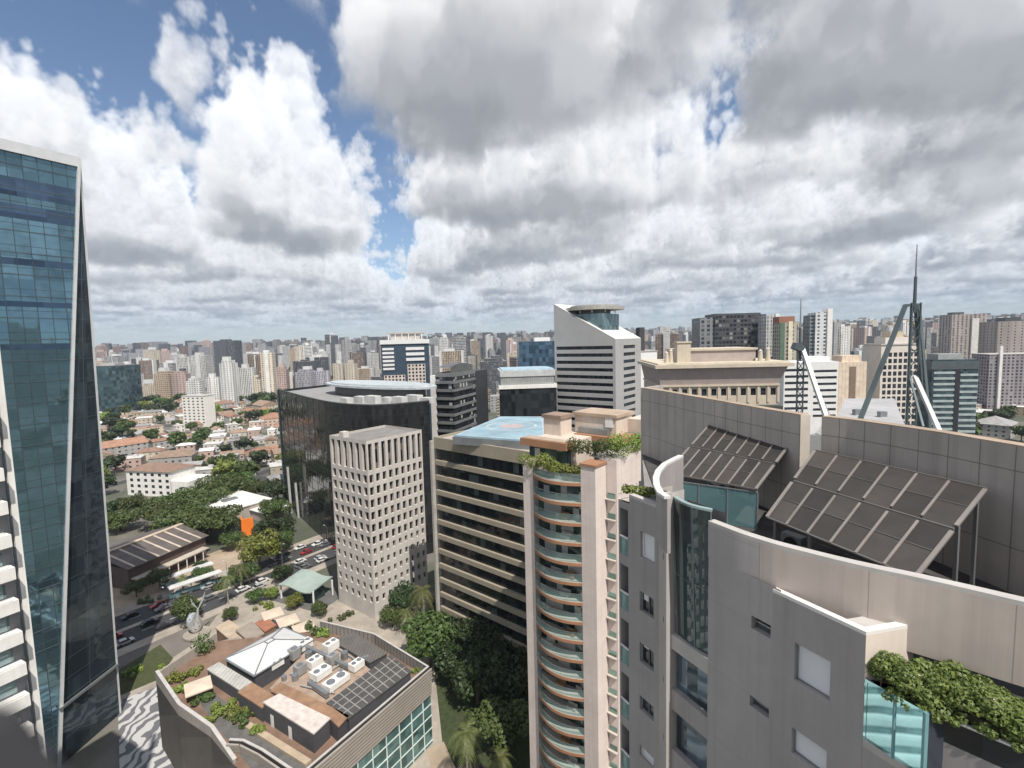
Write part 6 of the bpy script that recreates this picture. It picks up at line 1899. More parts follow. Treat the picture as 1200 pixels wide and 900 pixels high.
def shed():
    q = V2(g(258, 622)); e = Vector((.86, .5)).normalized()
    q0 = V2(g(262, 618)); q1 = V2(g(318, 600)); e = (q1 - q0).normalized(); f = Vector((-e.y, e.x)); w = (q1 - q0).length
    t = thing('white_roofed_shed', 'long shed with a bright white flat roof', 'shed', (*q0, 0))
    MB().obox(q0, e, w, 34, 0, 6.5).build('wall', M('shed_wall', (0.42, 0.38, 0.34), .8), t)
    MB().obox(q0 - e * .5 - f * .5, e, w + 1, 35, 6.5, 6.9).build('roof', M('white_roof_sheet', (0.74, 0.73, 0.70), .6, var=.12, scale=.1, seams=(3, 0), seam_w=.2, seam_dark=.7), t)
    MB().obox(q0 + e * w * .35 + f * 14, e, w * .3, 3, 6.9, 7.6).build('roof_light', STEEL, t)
    MB().obox(q0 + e * w * .55 - f * 12, e, w * .5, 11.4, 0, 4.4).build('lean_to', M('shed_wall', (0.42, 0.38, 0.34), .8), t)
    MB().obox(q0 + e * w * .52 - f * 12.3, e, w * .55, 11.8, 4.4, 4.7).build('lean_to_roof', WHITE, t)
    p0 = V2(g(284, 632)); p1 = V2(g(298, 629)); e = (p1 - p0).normalized(); f = Vector((-e.y, e.x))
    z1 = D(291, 609, p0.y).z
    t = thing('orange_billboard', 'bright orange panel standing in front of the white-roofed shed', 'panel', (*p0, 0))
    om = M('vivid_orange', (0.80, 0.20, 0.02), .7, var=.08)
    MB().obox(p0, e, (p1 - p0).length, .5, 1.0, z1).build('panel', om, t)
    MB().obox(p0 + f * .5, e, .5, 5, 1.0, z1).build('side_panel', om, t)
    for k in (.1, .9): MB().beam((*(p0 + e * (p1 - p0).length * k + f * .3), 0), (*(p0 + e * (p1 - p0).length * k + f * .3), 1.0), .4).build('post', STEEL, t)
    q0 = V2(g(146, 583)); q1 = V2(g(205, 584)); e = (V2(g(190, 594)) - q0).normalized(); f = Vector((-e.y, e.x)); 
    t = thing('walk_up_block', 'white four-storey walk-up block with a hipped brown roof', 'apartment block', (*q0, 0))
    w = 30; hgt = 14
    o = V2(g(150, 580)); e = Vector((.9, -.2)).normalized(); f = Vector((-e.y, e.x))
    MB().obox(o, e, w, 16, 0, hgt).build('wall', WHITE, t)
    MB().hip(o + e * w / 2 + f * 8, e, w, 16, hgt, hgt + 3, over=.8).build('roof', M('brown_tile', (0.24, 0.16, 0.12), .9), t)
    for i in range(6):
        for j in range(4):
            c = o + e * (2.5 + 4.8 * i) - f * .04; z = 1.4 + 3.3 * j
            MB().poly([(*c, z), (*(c + e * 2.0), z), (*(c + e * 2.0), z + 1.6), (*c, z + 1.6)]).build('window', DARKW, t, weld=False)
    MB().obox(o + e * w * .98, e, 12, 15, 0, 9).build('white_annex', WHITE, t)
    o = V2(g(216, 504)); e = Vector((.97, -.24)).normalized(); f = Vector((-e.y, e.x)); d_ = o.y
    w = (V2(H(242, 500, o, e)) - o).length; zt = D(228, 464, d_).z
    t = thing('white_slab_block', 'slim white apartment slab standing alone among low houses', 'apartment block', (*o, 0))
    MB().obox(o, e, w, 12, 0, zt).build('wall', M('slab_white', (0.76, 0.74, 0.69), .8, var=.06), t)
    MB().obox(o - e * .3 - f * .3, e, w + .6, 12.6, zt, zt + .6).build('roof', COPE, t)
    for i in range(5):
        for j in range(9):
            c = o + e * (w * (i + .3) / 5) - f * .05; z = zt - 2.6 - 3.0 * j
            if z < 1: continue
            MB().poly([(*c, z), (*(c + e * w * .08), z), (*(c + e * w * .08), z + 1.2), (*c, z + 1.2)]).build('window', DARKW, t, weld=False)
shed()

# ---- trees around the plaza and in the garden
TP = {}
def proto(key_, *a, **kw):
    if key_ not in TP: TP[key_] = tree_proto(key_, *a, **kw)
    return TP[key_]
umb = [proto('umb%d' % i, 24, 13, 4200, .62, 'mid', 50 + i, k=13, squash=.42) for i in range(3)]
gard = [proto('gar%d' % i, 11, 10, 2800, .36, l, 60 + i, k=10, squash=.8) for i, l in enumerate(('bright', 'mid', 'dark'))]
for i, (px, py, sc, lab) in enumerate([(196, 622, .95, 'spreading tree nearest the ridge of the ribbed warehouse'), (222, 628, 1.05, 'spreading tree behind the warehouse, reaching towards the orange panel'), (246, 634, 1.1, 'largest spreading tree, its crown overhanging the orange panel'), (232, 604, 1.0, 'spreading tree against the corner of the white-roofed shed'), (262, 590, 1.0, 'spreading tree behind the white-roofed shed'), (280, 577, .9, 'spreading tree farthest up the street behind the shed'),
                                      (206, 603, .95, 'spreading tree beside the white walk-up block'), (140, 622, .7, 'dark spreading tree at the edge of the faceted glass tower')]):
    plant_tree('spreading_tree', umb[i % 3], g(px, py), lab, 'tree', 'spreading trees along the side street', i * 1.3, sc)
for i, (px, py, sc, k, lab) in enumerate([(305, 668, 1.35, 0, 'bright green tree beside the black bowed building'), (325, 655, 1.0, 2, 'dark tree at the foot of the black bowed building'), (285, 686, .8, 1, 'round tree among the cars near the pavilion'), (505, 782, 1.35, 1, 'sunlit bright green tree behind the sharp corner of the mall'), (475, 722, .9, 2, 'dark tree at the foot of the pale grid block'), (460, 735, .7, 1, 'small tree in front of the pale grid block'),
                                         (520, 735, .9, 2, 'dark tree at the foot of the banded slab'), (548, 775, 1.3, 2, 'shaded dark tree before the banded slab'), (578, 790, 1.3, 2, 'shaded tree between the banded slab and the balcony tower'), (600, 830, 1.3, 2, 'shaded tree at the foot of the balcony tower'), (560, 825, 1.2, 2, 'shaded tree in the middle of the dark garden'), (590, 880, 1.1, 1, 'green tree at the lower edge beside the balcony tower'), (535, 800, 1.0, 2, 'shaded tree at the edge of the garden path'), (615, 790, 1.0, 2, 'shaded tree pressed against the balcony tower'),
                                         (270, 728, .45, 1, 'small clipped tree on the plaza by the fish sculpture'), (345, 714, .5, 0, 'small yellow-green tree between parasols and pavilion'), (375, 722, .5, 1, 'small dark tree by the paved rim near the grid block'), (300, 707, .55, 1, 'small tree on the plaza lawn below the pavilion'), (318, 703, .45, 0, 'small bright tree on the plaza lawn below the pavilion'), (160, 700, .6, 1, 'small tree on the warehouse forecourt'), (188, 690, .7, 1, 'bushy tree on the warehouse forecourt by the bus shelters'), (235, 672, .55, 2, 'small dark tree on the dusty ground by the warehouse awning'), (128, 612, 1.2, 2, 'dark tree in the yard behind the glass tower, before the walk-up block'), (158, 606, 1.1, 1, 'mid green tree in the yard below the walk-up block'), (322, 612, 1.2, 1, 'mid green tree beside the lean-to of the white-roofed shed'), (312, 636, 1.1, 2, 'dark tree between the orange panel and the bowed building'), (332, 630, 1.0, 2, 'dark tree against the side of the bowed building'), (326, 590, 1.3, 2, 'dark tree behind the lean-to, at the bowed building'), (272, 645, .8, 1, 'tree on the dusty strip right below the orange panel'), (300, 586, 1.1, 1, 'tree at the back corner of the white-roofed shed')]):
    plant_tree('garden_tree', gard[k], g(px, py), lab, 'tree', None, i * 1.7, sc)
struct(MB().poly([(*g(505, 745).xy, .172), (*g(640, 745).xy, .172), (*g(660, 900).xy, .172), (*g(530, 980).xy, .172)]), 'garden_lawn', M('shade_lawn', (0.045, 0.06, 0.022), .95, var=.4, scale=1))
struct(MB().poly([(*g(500, 880).xy, .18), (*g(520, 870).xy, .18), (*g(560, 960).xy, .18), (*g(525, 980).xy, .18)]), 'garden_path', TAN)
for i in range(12):
    s_ = -34 + i * 14.5; side = 12.4 if i % 2 else -12.6
    q = AV0 + AV * s_ + AVN * side
    plant_tree('avenue_tree', gard[(1, 2, 1)[i % 3]], (q.x, q.y, .1), 'avenue tree on the %s kerb, %s' % ('far' if side > 0 else 'plaza', ('nearest the dark lawn', 'nearest the warehouse annex', 'before the dark lawn corner', 'beside the bus shelters', 'by the fish sculpture', 'behind the bus shelters', 'just past the fish sculpture', 'by the dusty forecourt', 'facing the pavilion', 'by the orange panel', 'at the bowed building entrance', 'at the far end by the bowed building')[i]), 'tree', None, i, .62 + .2 * (i % 3) * .5)
def lamp_proto():
    mb = MB(); mb.tube((0, 0, 0), (0, 0, 8.6), .10, .06, 8); mb.beam((0, 0, 8.5), (1.8, 0, 8.9), .08)
    hd = MB(); hd.cbox((1.9, 0), (1, 0), .8, .3, 8.82, 8.98)
    return mb.data('pole', STEEL), hd.data('lamp_head', M('lamp_grey', (0.5, 0.5, 0.5), .5))
lpole, lhead = lamp_proto(); LAMPS = []
for i in range(9):
    q = AV0 + AV * (-26 + i * 19); t = thing('street_lamp', '', 'street lamp', (q.x, q.y, .15), 'street lamps on the avenue median'); t.rotation_euler = (0, 0, math.atan2(AVN.y, AVN.x) + (math.pi if i % 2 else 0))
    for nm, me in (('pole', lpole), ('lamp_head', lhead)):
        o = bpy.data.objects.new(nm, me); C.objects.link(o); o.parent = t
    LAMPS.append((t, q, 'grey street lamp on the median'))
pm1 = palm_mesh(11, 4.2, 22, 'palm', 1); pm2 = palm_mesh(8, 3.4, 20, 'palm', 2)
for i, (px, py, pr, sc, lab) in enumerate([(497, 742, pm1, 1.15, 'tall pale palm between the grid block and the banded slab'), (548, 925, pm1, 1.0, 'drooping palm at the lower edge beside the mall'), (588, 930, pm2, .9, 'palm at the lower edge close to the balcony tower'), (268, 708, pm1, .8, 'dark palm among the cars on the avenue edge'), (283, 690, pm2, 1.0, 'palm beside the plaza steps near the pavilion'), (215, 694, pm2, .7, 'small palm on the dusty forecourt'), (477, 745, pm2, .9, 'short palm at the foot of the grid block')]):
    plant_palm(pr, g(px, py), lab, i * 1.1, sc)
p = g(550, 912); shrub('purple flowering shrub beside the garden path', p, [(-1.4, .2, 1.2, 1.1), (.4, -.5, 1.5, 1.2), (1.6, .6, 1.1, 1.0), (.2, 1.2, 1.3, 1.0), (-.5, -.9, .9, .9)], 900, .24, 'purple', 77)
p = g(530, 915); shrub('yellow-green shrub beside the garden path', p, [(-1.0, .2, 1.0, .9), (.4, -.5, 1.2, 1.0), (1.2, .6, .9, .8)], 600, .24, 'bright', 78)
for i, (px, py, lab) in enumerate([(255, 690, 'low shrubs on the avenue verge by the bus shelters'), (312, 712, 'low yellow shrubs on the plaza bed'), (400, 725, 'yellow-green bed along the paved rim by the grid block'), (340, 735, 'shrubs between parasols and pyramid roof'), (175, 705, 'scrubby shrubs on the forecourt'), (150, 790, 'low hedge at the corner of the dark lawn')]):
    p = g(px, py); r = random.Random(i); shrub(lab, (p.x, p.y, .16), [((r.random() - .5) * 6, (r.random() - .5) * 4, .6, .7) for _ in range(8)], 500, .26, ('mid', 'bright')[i % 2], 300 + i)

# ================================================================== cars
def car_proto():
    L0, W0 = 4.3, 1.75
    def side(pts): return pts
    body = MB()
    prof = [(-2.15, .35), (-2.15, .75), (-1.95, .88), (-1.2, .92), (1.0, .92), (1.95, .80), (2.15, .6), (2.15, .35)]
    def extr(mb, pf, hw, hw2=None):
        hw2 = hw2 or hw; n = len(pf)
        a = [Vector((x, -hw, z)) for x, z in pf]; b = [Vector((x, hw, z)) for x, z in pf]
        mb.poly(a); mb.poly(b[::-1])
        for i in range(n): mb.poly([a[i], a[(i + 1) % n], b[(i + 1) % n], b[i]])
    extr(body, prof, W0 / 2)
    cab = MB(); extr(cab, [(-1.75, .93), (-1.25, 1.40), (.35, 1.42), (1.05, .93)], W0 / 2 - .12)
    roof = MB(); extr(roof, [(-1.22, 1.405), (-1.15, 1.47), (.25, 1.48), (.34, 1.425)], W0 / 2 - .13)
    wh = MB(); wh.tube((0, -.1, .32), (0, .1, .32), .32, n=12)
    return [('body', body), ('glass', cab), ('roof', roof)], wh
CP, CW = car_proto()
CARCOL = {'white': (0.75, 0.75, 0.74), 'silver': (0.45, 0.46, 0.47), 'black': (0.02, 0.02, 0.022), 'grey': (0.16, 0.165, 0.17), 'red': (0.35, 0.03, 0.03)}
CME = {}
wheel_me = CW.data('wheel', M('tyre', (0.02, 0.02, 0.02), .9))
glass_me = CP[1][1].data('glass', MG('car_glass', (0.03, 0.035, 0.04), .2, .05, (9, 9), 0, .1))
for cname, col in CARCOL.items():
    mt = M('car_' + cname, col, .25, .15, var=.05)
    CME[cname] = (CP[0][1].data('body', mt), CP[2][1].data('roof', mt))
CARS = []
def car(col, p, ang):
    t = thing('car', '', 'car', (p[0], p[1], .03), 'cars on and beside the avenue'); t.rotation_euler = (0, 0, ang)
    for nm, me in (('body', CME[col][0]), ('glass', glass_me), ('roof', CME[col][1])):
        o = bpy.data.objects.new(nm, me); C.objects.link(o); o.parent = t
    for x in (-1.35, 1.35):
        for y in (-.82, .82):
            o = bpy.data.objects.new('wheel', wheel_me); C.objects.link(o); o.parent = t; o.location = (x, y, 0)
    CARS.append((t, Vector((p[0], p[1])), col + ' car'))
ang = math.atan2(AV.y, AV.x); cr = random.Random(8)
for lane in (-8.9, -6.3, -3.0, 3.0, 6.3, 8.9):
    s = -34 + cr.random() * 6
    while s < 130:
        if cr.random() < .78:
            q = AV0 + AV * s + AVN * (lane + cr.random() * .4)
            car(cr.choice(['white', 'white', 'silver', 'silver', 'black', 'grey', 'white', 'red' if cr.random() < .3 else 'grey']), q, ang + (math.pi if lane > 0 else 0))
        s += 5.8 + cr.random() * 4
ORD = ['', 'second ', 'third ', 'fourth ', 'fifth ', 'sixth ', 'seventh ', 'eighth ', 'ninth ', 'tenth ', 'eleventh ', 'twelfth ', 'thirteenth ', 'fourteenth ', 'fifteenth ', 'sixteenth ', 'seventeenth ', 'eighteenth ', 'nineteenth ', 'twentieth ']
def rank_labels(items, marks, fmt='{d}, {o}nearest {m}'):
    """items: (object, place, look); every one gets its rank among its look-alikes around its landmark"""
    by = {}
    for o, p, d in items:
        m = min(marks, key=lambda k: (V2(p) - V2(marks[k])).length)
        by.setdefault((m, d), []).append(((V2(p) - V2(marks[m])).length, o.name, o))
    for (m, d), lst in by.items():
        lst.sort()
        for i, (_, _, o) in enumerate(lst):
            o['label'] = fmt.format(d=d, o=ORD[min(i, 19)], m=m)
AVM = {'the silver fish sculpture': g(231, 744), 'the bus shelters': g(230, 693), 'the green pavilion': g(355, 700), 'the bright tree by the bowed building': g(305, 668), 'the dark lawn': g(165, 785), 'the far end of the avenue': AV0 + AV * 140}
rank_labels(CARS, AVM, '{d} on the avenue, {o}closest to {m}')
rank_labels(LAMPS, AVM, '{d}, {o}closest to {m}')
# ================================================================== the low quarter
HW = {'white': (0.70, 0.68, 0.64), 'cream': (0.60, 0.52, 0.42), 'tan': (0.45, 0.36, 0.27), 'grey': (0.38, 0.37, 0.36), 'pink': (0.55, 0.41, 0.35)}
HR = {'terracotta': (0.33, 0.185, 0.125), 'brown': (0.24, 0.15, 0.11), 'grey': (0.34, 0.33, 0.33), 'white': (0.66, 0.65, 0.63), 'rust': (0.30, 0.215, 0.16)}
hw = {k: MF('house_' + k, v, 4.0, 3.1, .35, .42) for k, v in HW.items()}
hr = {k: M('roof_' + k, v, .85, var=.3, scale=.4, rand=.2, seams=(.9, 0), seam_w=.2, seam_dark=.7) for k, v in HR.items()}
hrn = random.Random(77)
HOUSES, LOWT = [], []
taken = []
def free(x, y, r):
    for a, b, c in taken:
        if (a - x) ** 2 + (b - y) ** 2 < (c + r) ** 2: return False
    return True
for c_, r_ in ((g(200, 655), 34), (g(180, 665), 30), (g(150, 680), 25), (g(290, 600), 30), (g(292, 625), 16), (g(185, 585), 30), (g(229, 500), 14), (g(240, 610), 26), (g(215, 612), 20), (g(265, 585), 16), (g(205, 660), 24)):
    taken.append((c_.x, c_.y, r_))
def house(x, y, size, kind=None):
    a = .35 + (math.floor(x / 90) % 3) * .25 + hrn.uniform(-.08, .08) + (math.pi / 2 if hrn.random() < .4 else 0)
    w, d = size * hrn.uniform(.8, 1.25), size * hrn.uniform(.55, .85); h = hrn.choice((3.4, 3.6, 6.2, 6.6, 7, 9.2)) if size < 20 else hrn.uniform(5, 10)
    wk = hrn.choice(['white', 'white', 'cream', 'cream', 'tan', 'grey', 'pink']); rk = hrn.choice(['terracotta', 'terracotta', 'brown', 'grey', 'white', 'rust', 'rust', 'grey', 'white', 'white', 'grey'])
    e = Vector((math.cos(a), math.sin(a))); flat = rk in ('grey', 'white') and hrn.random() < .8
    lab = ('large ' if size > 17 else 'small ' if size < 11.5 else '') + '%s house with %s %s roof' % (wk, {'terracotta': 'a terracotta', 'brown': 'a brown', 'grey': 'a grey', 'white': 'a white', 'rust': 'a rust'}[rk], 'flat' if flat else 'pitched')
    t = thing('house', lab, 'house', (x, y, 0), 'low houses of the quarter beyond the warehouse')
    MB().cbox((x, y), e, w, d, -.2, h).build('wall', hw[wk], t)
    mb = MB()
    if flat: mb.cbox((x, y), e, w + .5, d + .5, h, h + .35); mb.cbox(V2((x, y)) + e * w * .25, e, 2.4, 2.4, h + .35, h + 1.9)
    elif hrn.random() < .5: mb.hip((x, y), e, w, d, h, h + d * .24)
    else: mb.gable((x, y), e, w, d, h, h + d * .24)
    mb.build('roof', hr[rk], t)
    if hrn.random() < .45:
        f = Vector((-e.y, e.x)); q = V2((x, y)) + e * (w * .5 + 2.2)
        MB().cbox(q, e, 4.4, d * .7, -.2, 3.0).build('annex', hw[wk], t)
    HOUSES.append((t, Vector((x, y)), lab)); taken.append((x, y, max(w, d) * .52))
def in_quarter(px, py): return 100 < px < 338 and 468 < py < 640
n = 0
while len(HOUSES) < 222 and n < 6000:
    n += 1
    d = math.sqrt(hrn.uniform(240 ** 2, 930 ** 2)); px = hrn.uniform(104, 338)
    p = D(px, 450, d); x, y = p.x, d
    if abs((V2((x, y)) - AV0).dot(AVN)) < 22: continue
    s = hrn.choice((8.5, 9.5, 11, 12.5, 15, 21)) * (1 + d / 2800)
    if free(x, y, s * .52): house(x, y, s)
for k in range(72):                                        # the right-hand low quarter below the ridge
    for _ in range(40):
        d = hrn.uniform(360, 950); px = hrn.uniform(1095, 1330); x = D(px, 450, d).x
        s = hrn.choice((12, 15, 20, 28))
        if free(x, d, s * .55): house(x, d, s); break
marks = {'the white slab block': g(229, 503), 'the ribbed warehouse': g(190, 655), 'the orange panel': g(290, 628), 'the white-roofed shed': g(285, 600), 'the walk-up block': g(180, 580), 'the black bowed building': g(335, 560), 'the faceted glass tower': g(125, 570),
         'the long dark glass slab': g(130, 478), 'the teal louvred block': D(1120, 450, 330), 'the grey slab tower': D(1195, 450, 520), 'the mauve ribbed block': D(1180, 450, 460), 'the far towers': g(300, 470), 'the cream far towers': g(185, 472)}
rank_labels(HOUSES, marks)
# trees among the houses
lt = [proto('low%d' % i, 9, 8.5, 520, .75, l, 400 + i, k=8, squash=.8) for i, l in enumerate(('dark', 'mid', 'mid', 'bright'))]
look = ('dark green tree among the houses', 'mid green tree among the houses', 'bushy green tree among the houses', 'bright green tree among the houses')
tr = random.Random(12); n = 0
while len(LOWT) < 190 and n < 8000:
    n += 1
    d = math.sqrt(tr.uniform(235 ** 2, 950 ** 2)); px = tr.uniform(102, 340)
    x = D(px, 450, d).x
    if abs((V2((x, d)) - AV0).dot(AVN)) < 15: continue
    k = tr.choice((0, 0, 0, 1, 2, 2, 3)); sc = tr.uniform(.7, 1.6) * (1 + d / 1800)
    if not free(x, d, 3.0 * sc): continue
    t = plant_tree('street_tree', lt[k], (x, d, 0), '', 'tree', 'trees among the low houses', tr.random() * 6, sc)
    LOWT.append((t, Vector((x, d)), look[k])); taken.append((x, d, 2.6 * sc))
for k in range(90):
    for _ in range(40):
        d = tr.uniform(330, 900); px = tr.uniform(1110, 1330); x = D(px, 450, d).x; sc = tr.uniform(1.1, 1.9)
        if free(x, d, 2.5 * sc):
            kk = tr.choice((0, 0, 1, 2)); t = plant_tree('street_tree', lt[kk], (x, d, 0), '', 'tree', 'trees among the low houses', tr.random() * 6, sc)
            LOWT.append((t, Vector((x, d)), look[kk])); taken.append((x, d, 2.5 * sc)); break
rank_labels(LOWT, marks)

# ================================================================== skyline
TC = {'white': (0.72, 0.72, 0.71), 'cream': (0.64, 0.57, 0.47), 'tan': (0.52, 0.41, 0.30), 'grey': (0.36, 0.36, 0.37), 'charcoal': (0.10, 0.105, 0.12), 'pink': (0.56, 0.43, 0.39), 'lilac': (0.48, 0.47, 0.53), 'brown': (0.28, 0.21, 0.17), 'blue glass': (0.12, 0.18, 0.24)}
PAT = [(3.2, 3.0, .5, .5, False), (4.6, 3.0, .4, .42, False), (3.0, 3.1, .6, .45, True), (2.4, 3.0, .5, .8, False)]
def tmat(c, k): return MF('tower_%s_%d' % (c.replace(' ', '_'), k), TC[c], *PAT[k][:4], band=PAT[k][4])
sk = random.Random(41)
TOW = []
def tower(x, y, w, d, top, col, ang, grp='apartment towers of the skyline', pat=None):
    z0 = terrain(x, y) - 1.5
    h = top - z0
    e = Vector((math.cos(ang), math.sin(ang))); k = sk.randrange(4) if pat is None else pat
    mb = MB(); c = V2((x, y)); f = Vector((-e.y, e.x)); st = sk.random()
    if st < .3:
        mb.cbox(c, e, w, d, z0, top, 0, 1)
        mb.cbox(c - f * d * .5, e, w * .28, d * .16, z0, top + 1.5, 2)
    elif st < .55:
        mb.cbox(c - e * w * .28, e, w * .44, d, z0, top, 0, 1); mb.cbox(c + e * w * .28, e, w * .44, d, z0, top - sk.random() * 3, 0, 1); mb.cbox(c, e, w * .14, d * .8, z0, top - 1.5, 2, 1)
    elif st < .75:
        mb.cbox(c, e, w, d, z0, top - 4, 0, 1); mb.cbox(c, e, w * .7, d * .8, top - 4, top, 0, 1)
    else:
        mb.cbox(c, e, w, d, z0, top, 0, 1)
        for s in (-1, 1): mb.cbox(c + e * s * w * .5 - f * d * .3, e, w * .10, d * .5, z0, top + .8, 2)
    mb.cbox(c + e * w * sk.uniform(-.15, .15), e, w * sk.uniform(.25, .5), d * .5, top, top + sk.uniform(2.5, 6.5), 2, 1)
    if sk.random() < .35:
        q = c + e * w * .1; mb.beam((*q, top), (*q, top + sk.uniform(8, 16)), .35, .35, 2)
    flank = 'white' if sk.random() < .4 else ('charcoal' if sk.random() < .3 else col)
    o = solo(mb, 'apartment_tower' if col not in ('charcoal', 'blue glass') else 'office_tower', [tmat(col, k), M('tower_roof', (0.30, 0.29, 0.28), .9), M('flank_' + flank.replace(' ', '_'), tuple(v * .9 for v in TC[flank]), .8, var=.15, scale=.1, rand=.15)],
             '', 'apartment tower' if col not in ('charcoal', 'blue glass') else 'office tower', (x, y, z0), grp)
    look = ('slim ' if w < 15 else 'broad ' if w > 25 else '') + ('high ' if top > 104 else '') + col
    TOW.append((o, Vector((x, y)), look + ' tower' ))
    return o
occ = []
def ok(x, y, r):
    return all((a - x) ** 2 + (b - y) ** 2 > (r + c) ** 2 for a, b, c in occ) and free(x, y, r * .7)
# the towers one can single out
for px0, px1, yt, yb, col, pat in [(141, 152, 425, 463, 'white', 3), (152, 182, 448, 473, 'cream', 0), (179, 199, 433, 474, 'tan', 0), (161, 178, 421, 455, 'brown', 0), (200, 216, 433, 474, 'pink', 1), (206, 220, 417, 462, 'white', 3), (222, 241, 415, 464, 'white', 3), (217, 233, 441, 478, 'white', 0),
                              (256, 272, 420, 476, 'white', 1), (277, 294, 429, 474, 'white', 3), (304, 318, 411, 476, 'cream', 1), (289, 305, 413, 470, 'brown', 3), (249, 274, 398, 448, 'charcoal', 0), (321, 334, 428, 466, 'pink', 0), (345, 365, 431, 470, 'lilac', 3), (367, 383, 433, 468, 'lilac', 3), (389, 401, 424, 466, 'cream', 1), (380, 393, 391, 440, 'charcoal', 0),
                              (404, 416, 424, 466, 'cream', 1), (419, 436, 430, 464, 'tan', 0), (143, 160, 437, 470, 'white', 1), (241, 255, 440, 474, 'white', 0), (106, 120, 421, 462, 'cream', 0), (122, 139, 416, 452, 'grey', 0), (186, 203, 424, 458, 'grey', 2), (335, 346, 438, 464, 'tan', 0), (295, 304, 440, 474, 'cream', 0)]:
    yh = 400 - (((px0 + px1) / 2) - 600) * math.tan(ROLL)
    d = min(EYE * F / (yb - yh - 1), 1500)
    a, b = D(px0, yt, d), D(px1, yt, d); w = (b - a).length
    x, y = (a.x + b.x) / 2, d + w * .35
    tower(x, y, w * .97, w * .7, a.z - 3, col, sk.uniform(-.12, .12), pat=pat); occ.append((x, y, w * .6))
n = 0
while len(TOW) < 348 and n < 20000:
    n += 1
    px = sk.choice((sk.uniform(96, 1215), sk.uniform(690, 1215), sk.uniform(330, 760)))
    right = px > 700
    d = sk.uniform(900, 2600) if not right else sk.uniform(480, 2100)
    if 330 < px < 700: d = sk.uniform(650, 2200)
    if px < 330: d = sk.uniform(1150, 2500)
    if px > 1085 and d < 950: continue
    p = D(px, 450, d); x, y = p.x, d
    w = sk.uniform(13, 30) * (1 + d / 4500)
    if not ok(x, y, w * .62): continue
    g0 = terrain(x, y)
    h = sk.choice((36, 45, 52, 60, 66, 74, 84, 90)) * sk.uniform(.85, 1.15)
    lim = EYE + (1 + 10 * sk.random()) * d / F if not right else EYE + (0 + (17 if px > 930 else 9) * sk.random()) * d / F
    top = min(g0 + h, lim)
    if top - g0 < 16: continue
    if d > 1500 and sk.random() < (.55 if px < 700 else .2): col = sk.choice(['charcoal', 'lilac', 'grey', 'brown', 'grey'])  # farther towers lean dark, the haze put into their colour
    else: col = sk.choice(['white', 'white', 'cream', 'cream', 'grey', 'grey', 'tan', 'pink', 'lilac', 'brown', 'charcoal', 'blue glass' if sk.random() < .4 else 'white'])
    tower(x, y, w, w * sk.uniform(.55, .95), top, col, sk.uniform(-.5, .5)); occ.append((x, y, w * .6))
# low blocks between them on the right, each its own
LB = []
for k in range(120):
    for _ in range(30):
        px = sk.uniform(420, 1215); d = sk.uniform(450, 1500); x = D(px, 450, d).x; w = sk.uniform(12, 30)
        if px < 600 and d < 520: continue
        if px > 1085 and d < 950: continue
        if ok(x, d, w * .6):
            col = sk.choice(['white', 'cream', 'cream', 'grey', 'tan', 'pink', 'brown']); z0 = terrain(x, d) - 1; h = sk.uniform(7, 26)
            e = Vector((math.cos(.2), math.sin(sk.uniform(-.5, .5)))); mb = MB(); mb.cbox((x, d), e, w, w * .7, z0, z0 + h, 0, 1); mb.cbox(V2((x, d)) + V2((w * .1, 0)), e, w * .3, w * .3, z0 + h, z0 + h + 2.5, 0, 1)
            o = solo(mb, 'low_block', [tmat(col, sk.randrange(4)), hr[sk.choice(['terracotta', 'grey', 'white', 'brown'])]], '', 'building', (x, d, z0), 'low blocks at the feet of the towers')
            LB.append((o, Vector((x, d)), ('wide ' if w > 22 else '') + ('low ' if h < 15 else '') + col + ' block')); occ.append((x, d, w * .55)); break
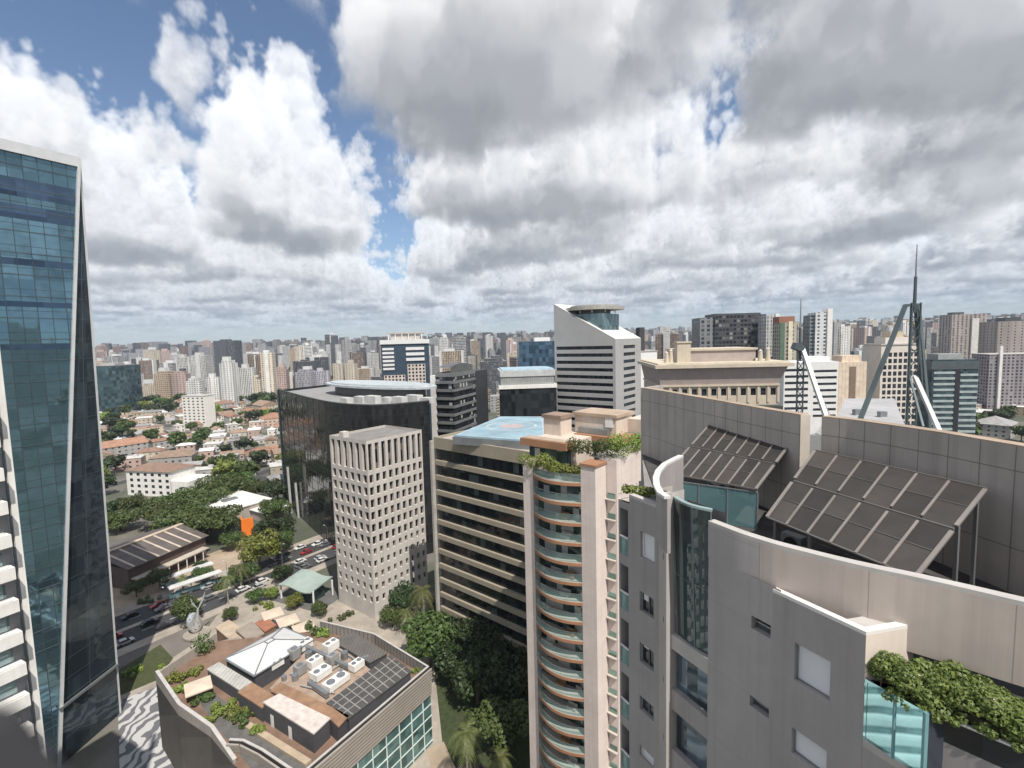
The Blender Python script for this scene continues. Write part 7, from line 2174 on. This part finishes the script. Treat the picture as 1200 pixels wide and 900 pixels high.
# bearings of landmarks, so each tower is told by the one it stands nearest to in the view
def bearing(p): return math.atan2(p[0], p[1])
LM = {'the faceted glass tower': 128, 'the white slab block': 229, 'the tall cream tower': 312, 'the roof dish of the bowed building': 415, 'the navy striped tower': 475, 'the louvred grey tower': 540, 'the blue glass block': 628, 'the slant-topped tower': 700, 'the blank white gable': 760, 'the cream turret': 805, 'the near-black tower': 860, 'the shorter mast': 936, 'the slim white tower': 965,
      'the A-frame mast': 1064, 'the teal louvred block': 1120, 'the grey slab tower': 1195, 'the wide bayed tower': 1137, 'the cream ribbed block': 1000}
def rank_bearing(items, fmt):
    by = {}
    for o, p, d in items:
        px = pix((p.x, p.y, EYE))[0]; m = min(LM, key=lambda k: abs(LM[k] - px)); side = 0 if px < LM[m] else 1
        dist = 'near' if p.y < 1100 else 'middle' if p.y < 2000 else 'far'
        by.setdefault((m, d, dist), []).append((abs(LM[m] - px), o.name, o))
    for (m, d, dist), l in by.items():
        l.sort()
        for i, (_, _, o) in enumerate(l): o['label'] = fmt.format(d=d, o=ORD[min(i, 19)], m=m, s={'near': 'before the skyline', 'middle': 'mid skyline', 'far': 'far skyline'}[dist])
rank_bearing(TOW, '{d} {s}, {o}nearest {m}')
rank_bearing(LB, '{d} {s}, {o}nearest {m}')
# the city beyond, one mass
mb = MB(); far = random.Random(9)
for k in range(3600):
    d = far.uniform(1700, 5400); px = far.uniform(60, 1260); x = D(px, 450, d).x
    w = far.uniform(16, 40); z0 = terrain(x, d) - 3; h = far.uniform(24, 95)
    top = min(z0 + h, EYE + (3 + 9.5 * far.random() ** 1.4 + (6 * far.random() if px > 880 else 0)) * d / F)
    if top < z0 + 6: continue
    c_ = Vector((x, d)); a = far.uniform(-.6, .6)
    mb.cbox(c_, (math.cos(a), math.sin(a)), w, w * .7, z0, top, far.choice((0, 0, 2, 3, 4, 5)) if px < 760 else far.choice((1, 1, 2, 3, 6, 6, 6, 4)))  # left-hand mass coloured dark, standing in for haze
o = mb.build('distant_city', [tmat(c, i % 4) for i, c in enumerate(('charcoal', 'cream', 'grey', 'lilac', 'brown', 'grey', 'white'))], weld=False)
stuff(o)
# tree belts far out
tb = leaf_mesh('tree_belt', [(D(px_, 450, d_).x, d_, terrain(D(px_, 450, d_).x, d_) + 4, 9) for px_, d_ in [(far.uniform(90, 1240), far.uniform(980, 2600)) for _ in range(420)]], 24000, 2.2, LEAFS['dark'], 5, .55)
o = bpy.data.objects.new('tree_belt', tb); C.objects.link(o); stuff(o)

# ================================================================== the air
hz = MB()
hz.prism([(-7200, -900), (7200, -900), (7200, 7200), (-7200, 7200)], -1.0 - 12, 260)
mt = bpy.data.materials.new('haze'); mt.use_nodes = True; t = mt.node_tree; t.nodes.clear()
out = N(t, 'ShaderNodeOutputMaterial'); pv = N(t, 'ShaderNodeVolumePrincipled')
pv.inputs['Color'].default_value = (0.62, 0.76, 0.95, 1); pv.inputs['Density'].default_value = 0.75e-4
L(t, pv.outputs[0], out.inputs['Volume'])
ho = hz.build('haze', mt); stuff(ho)
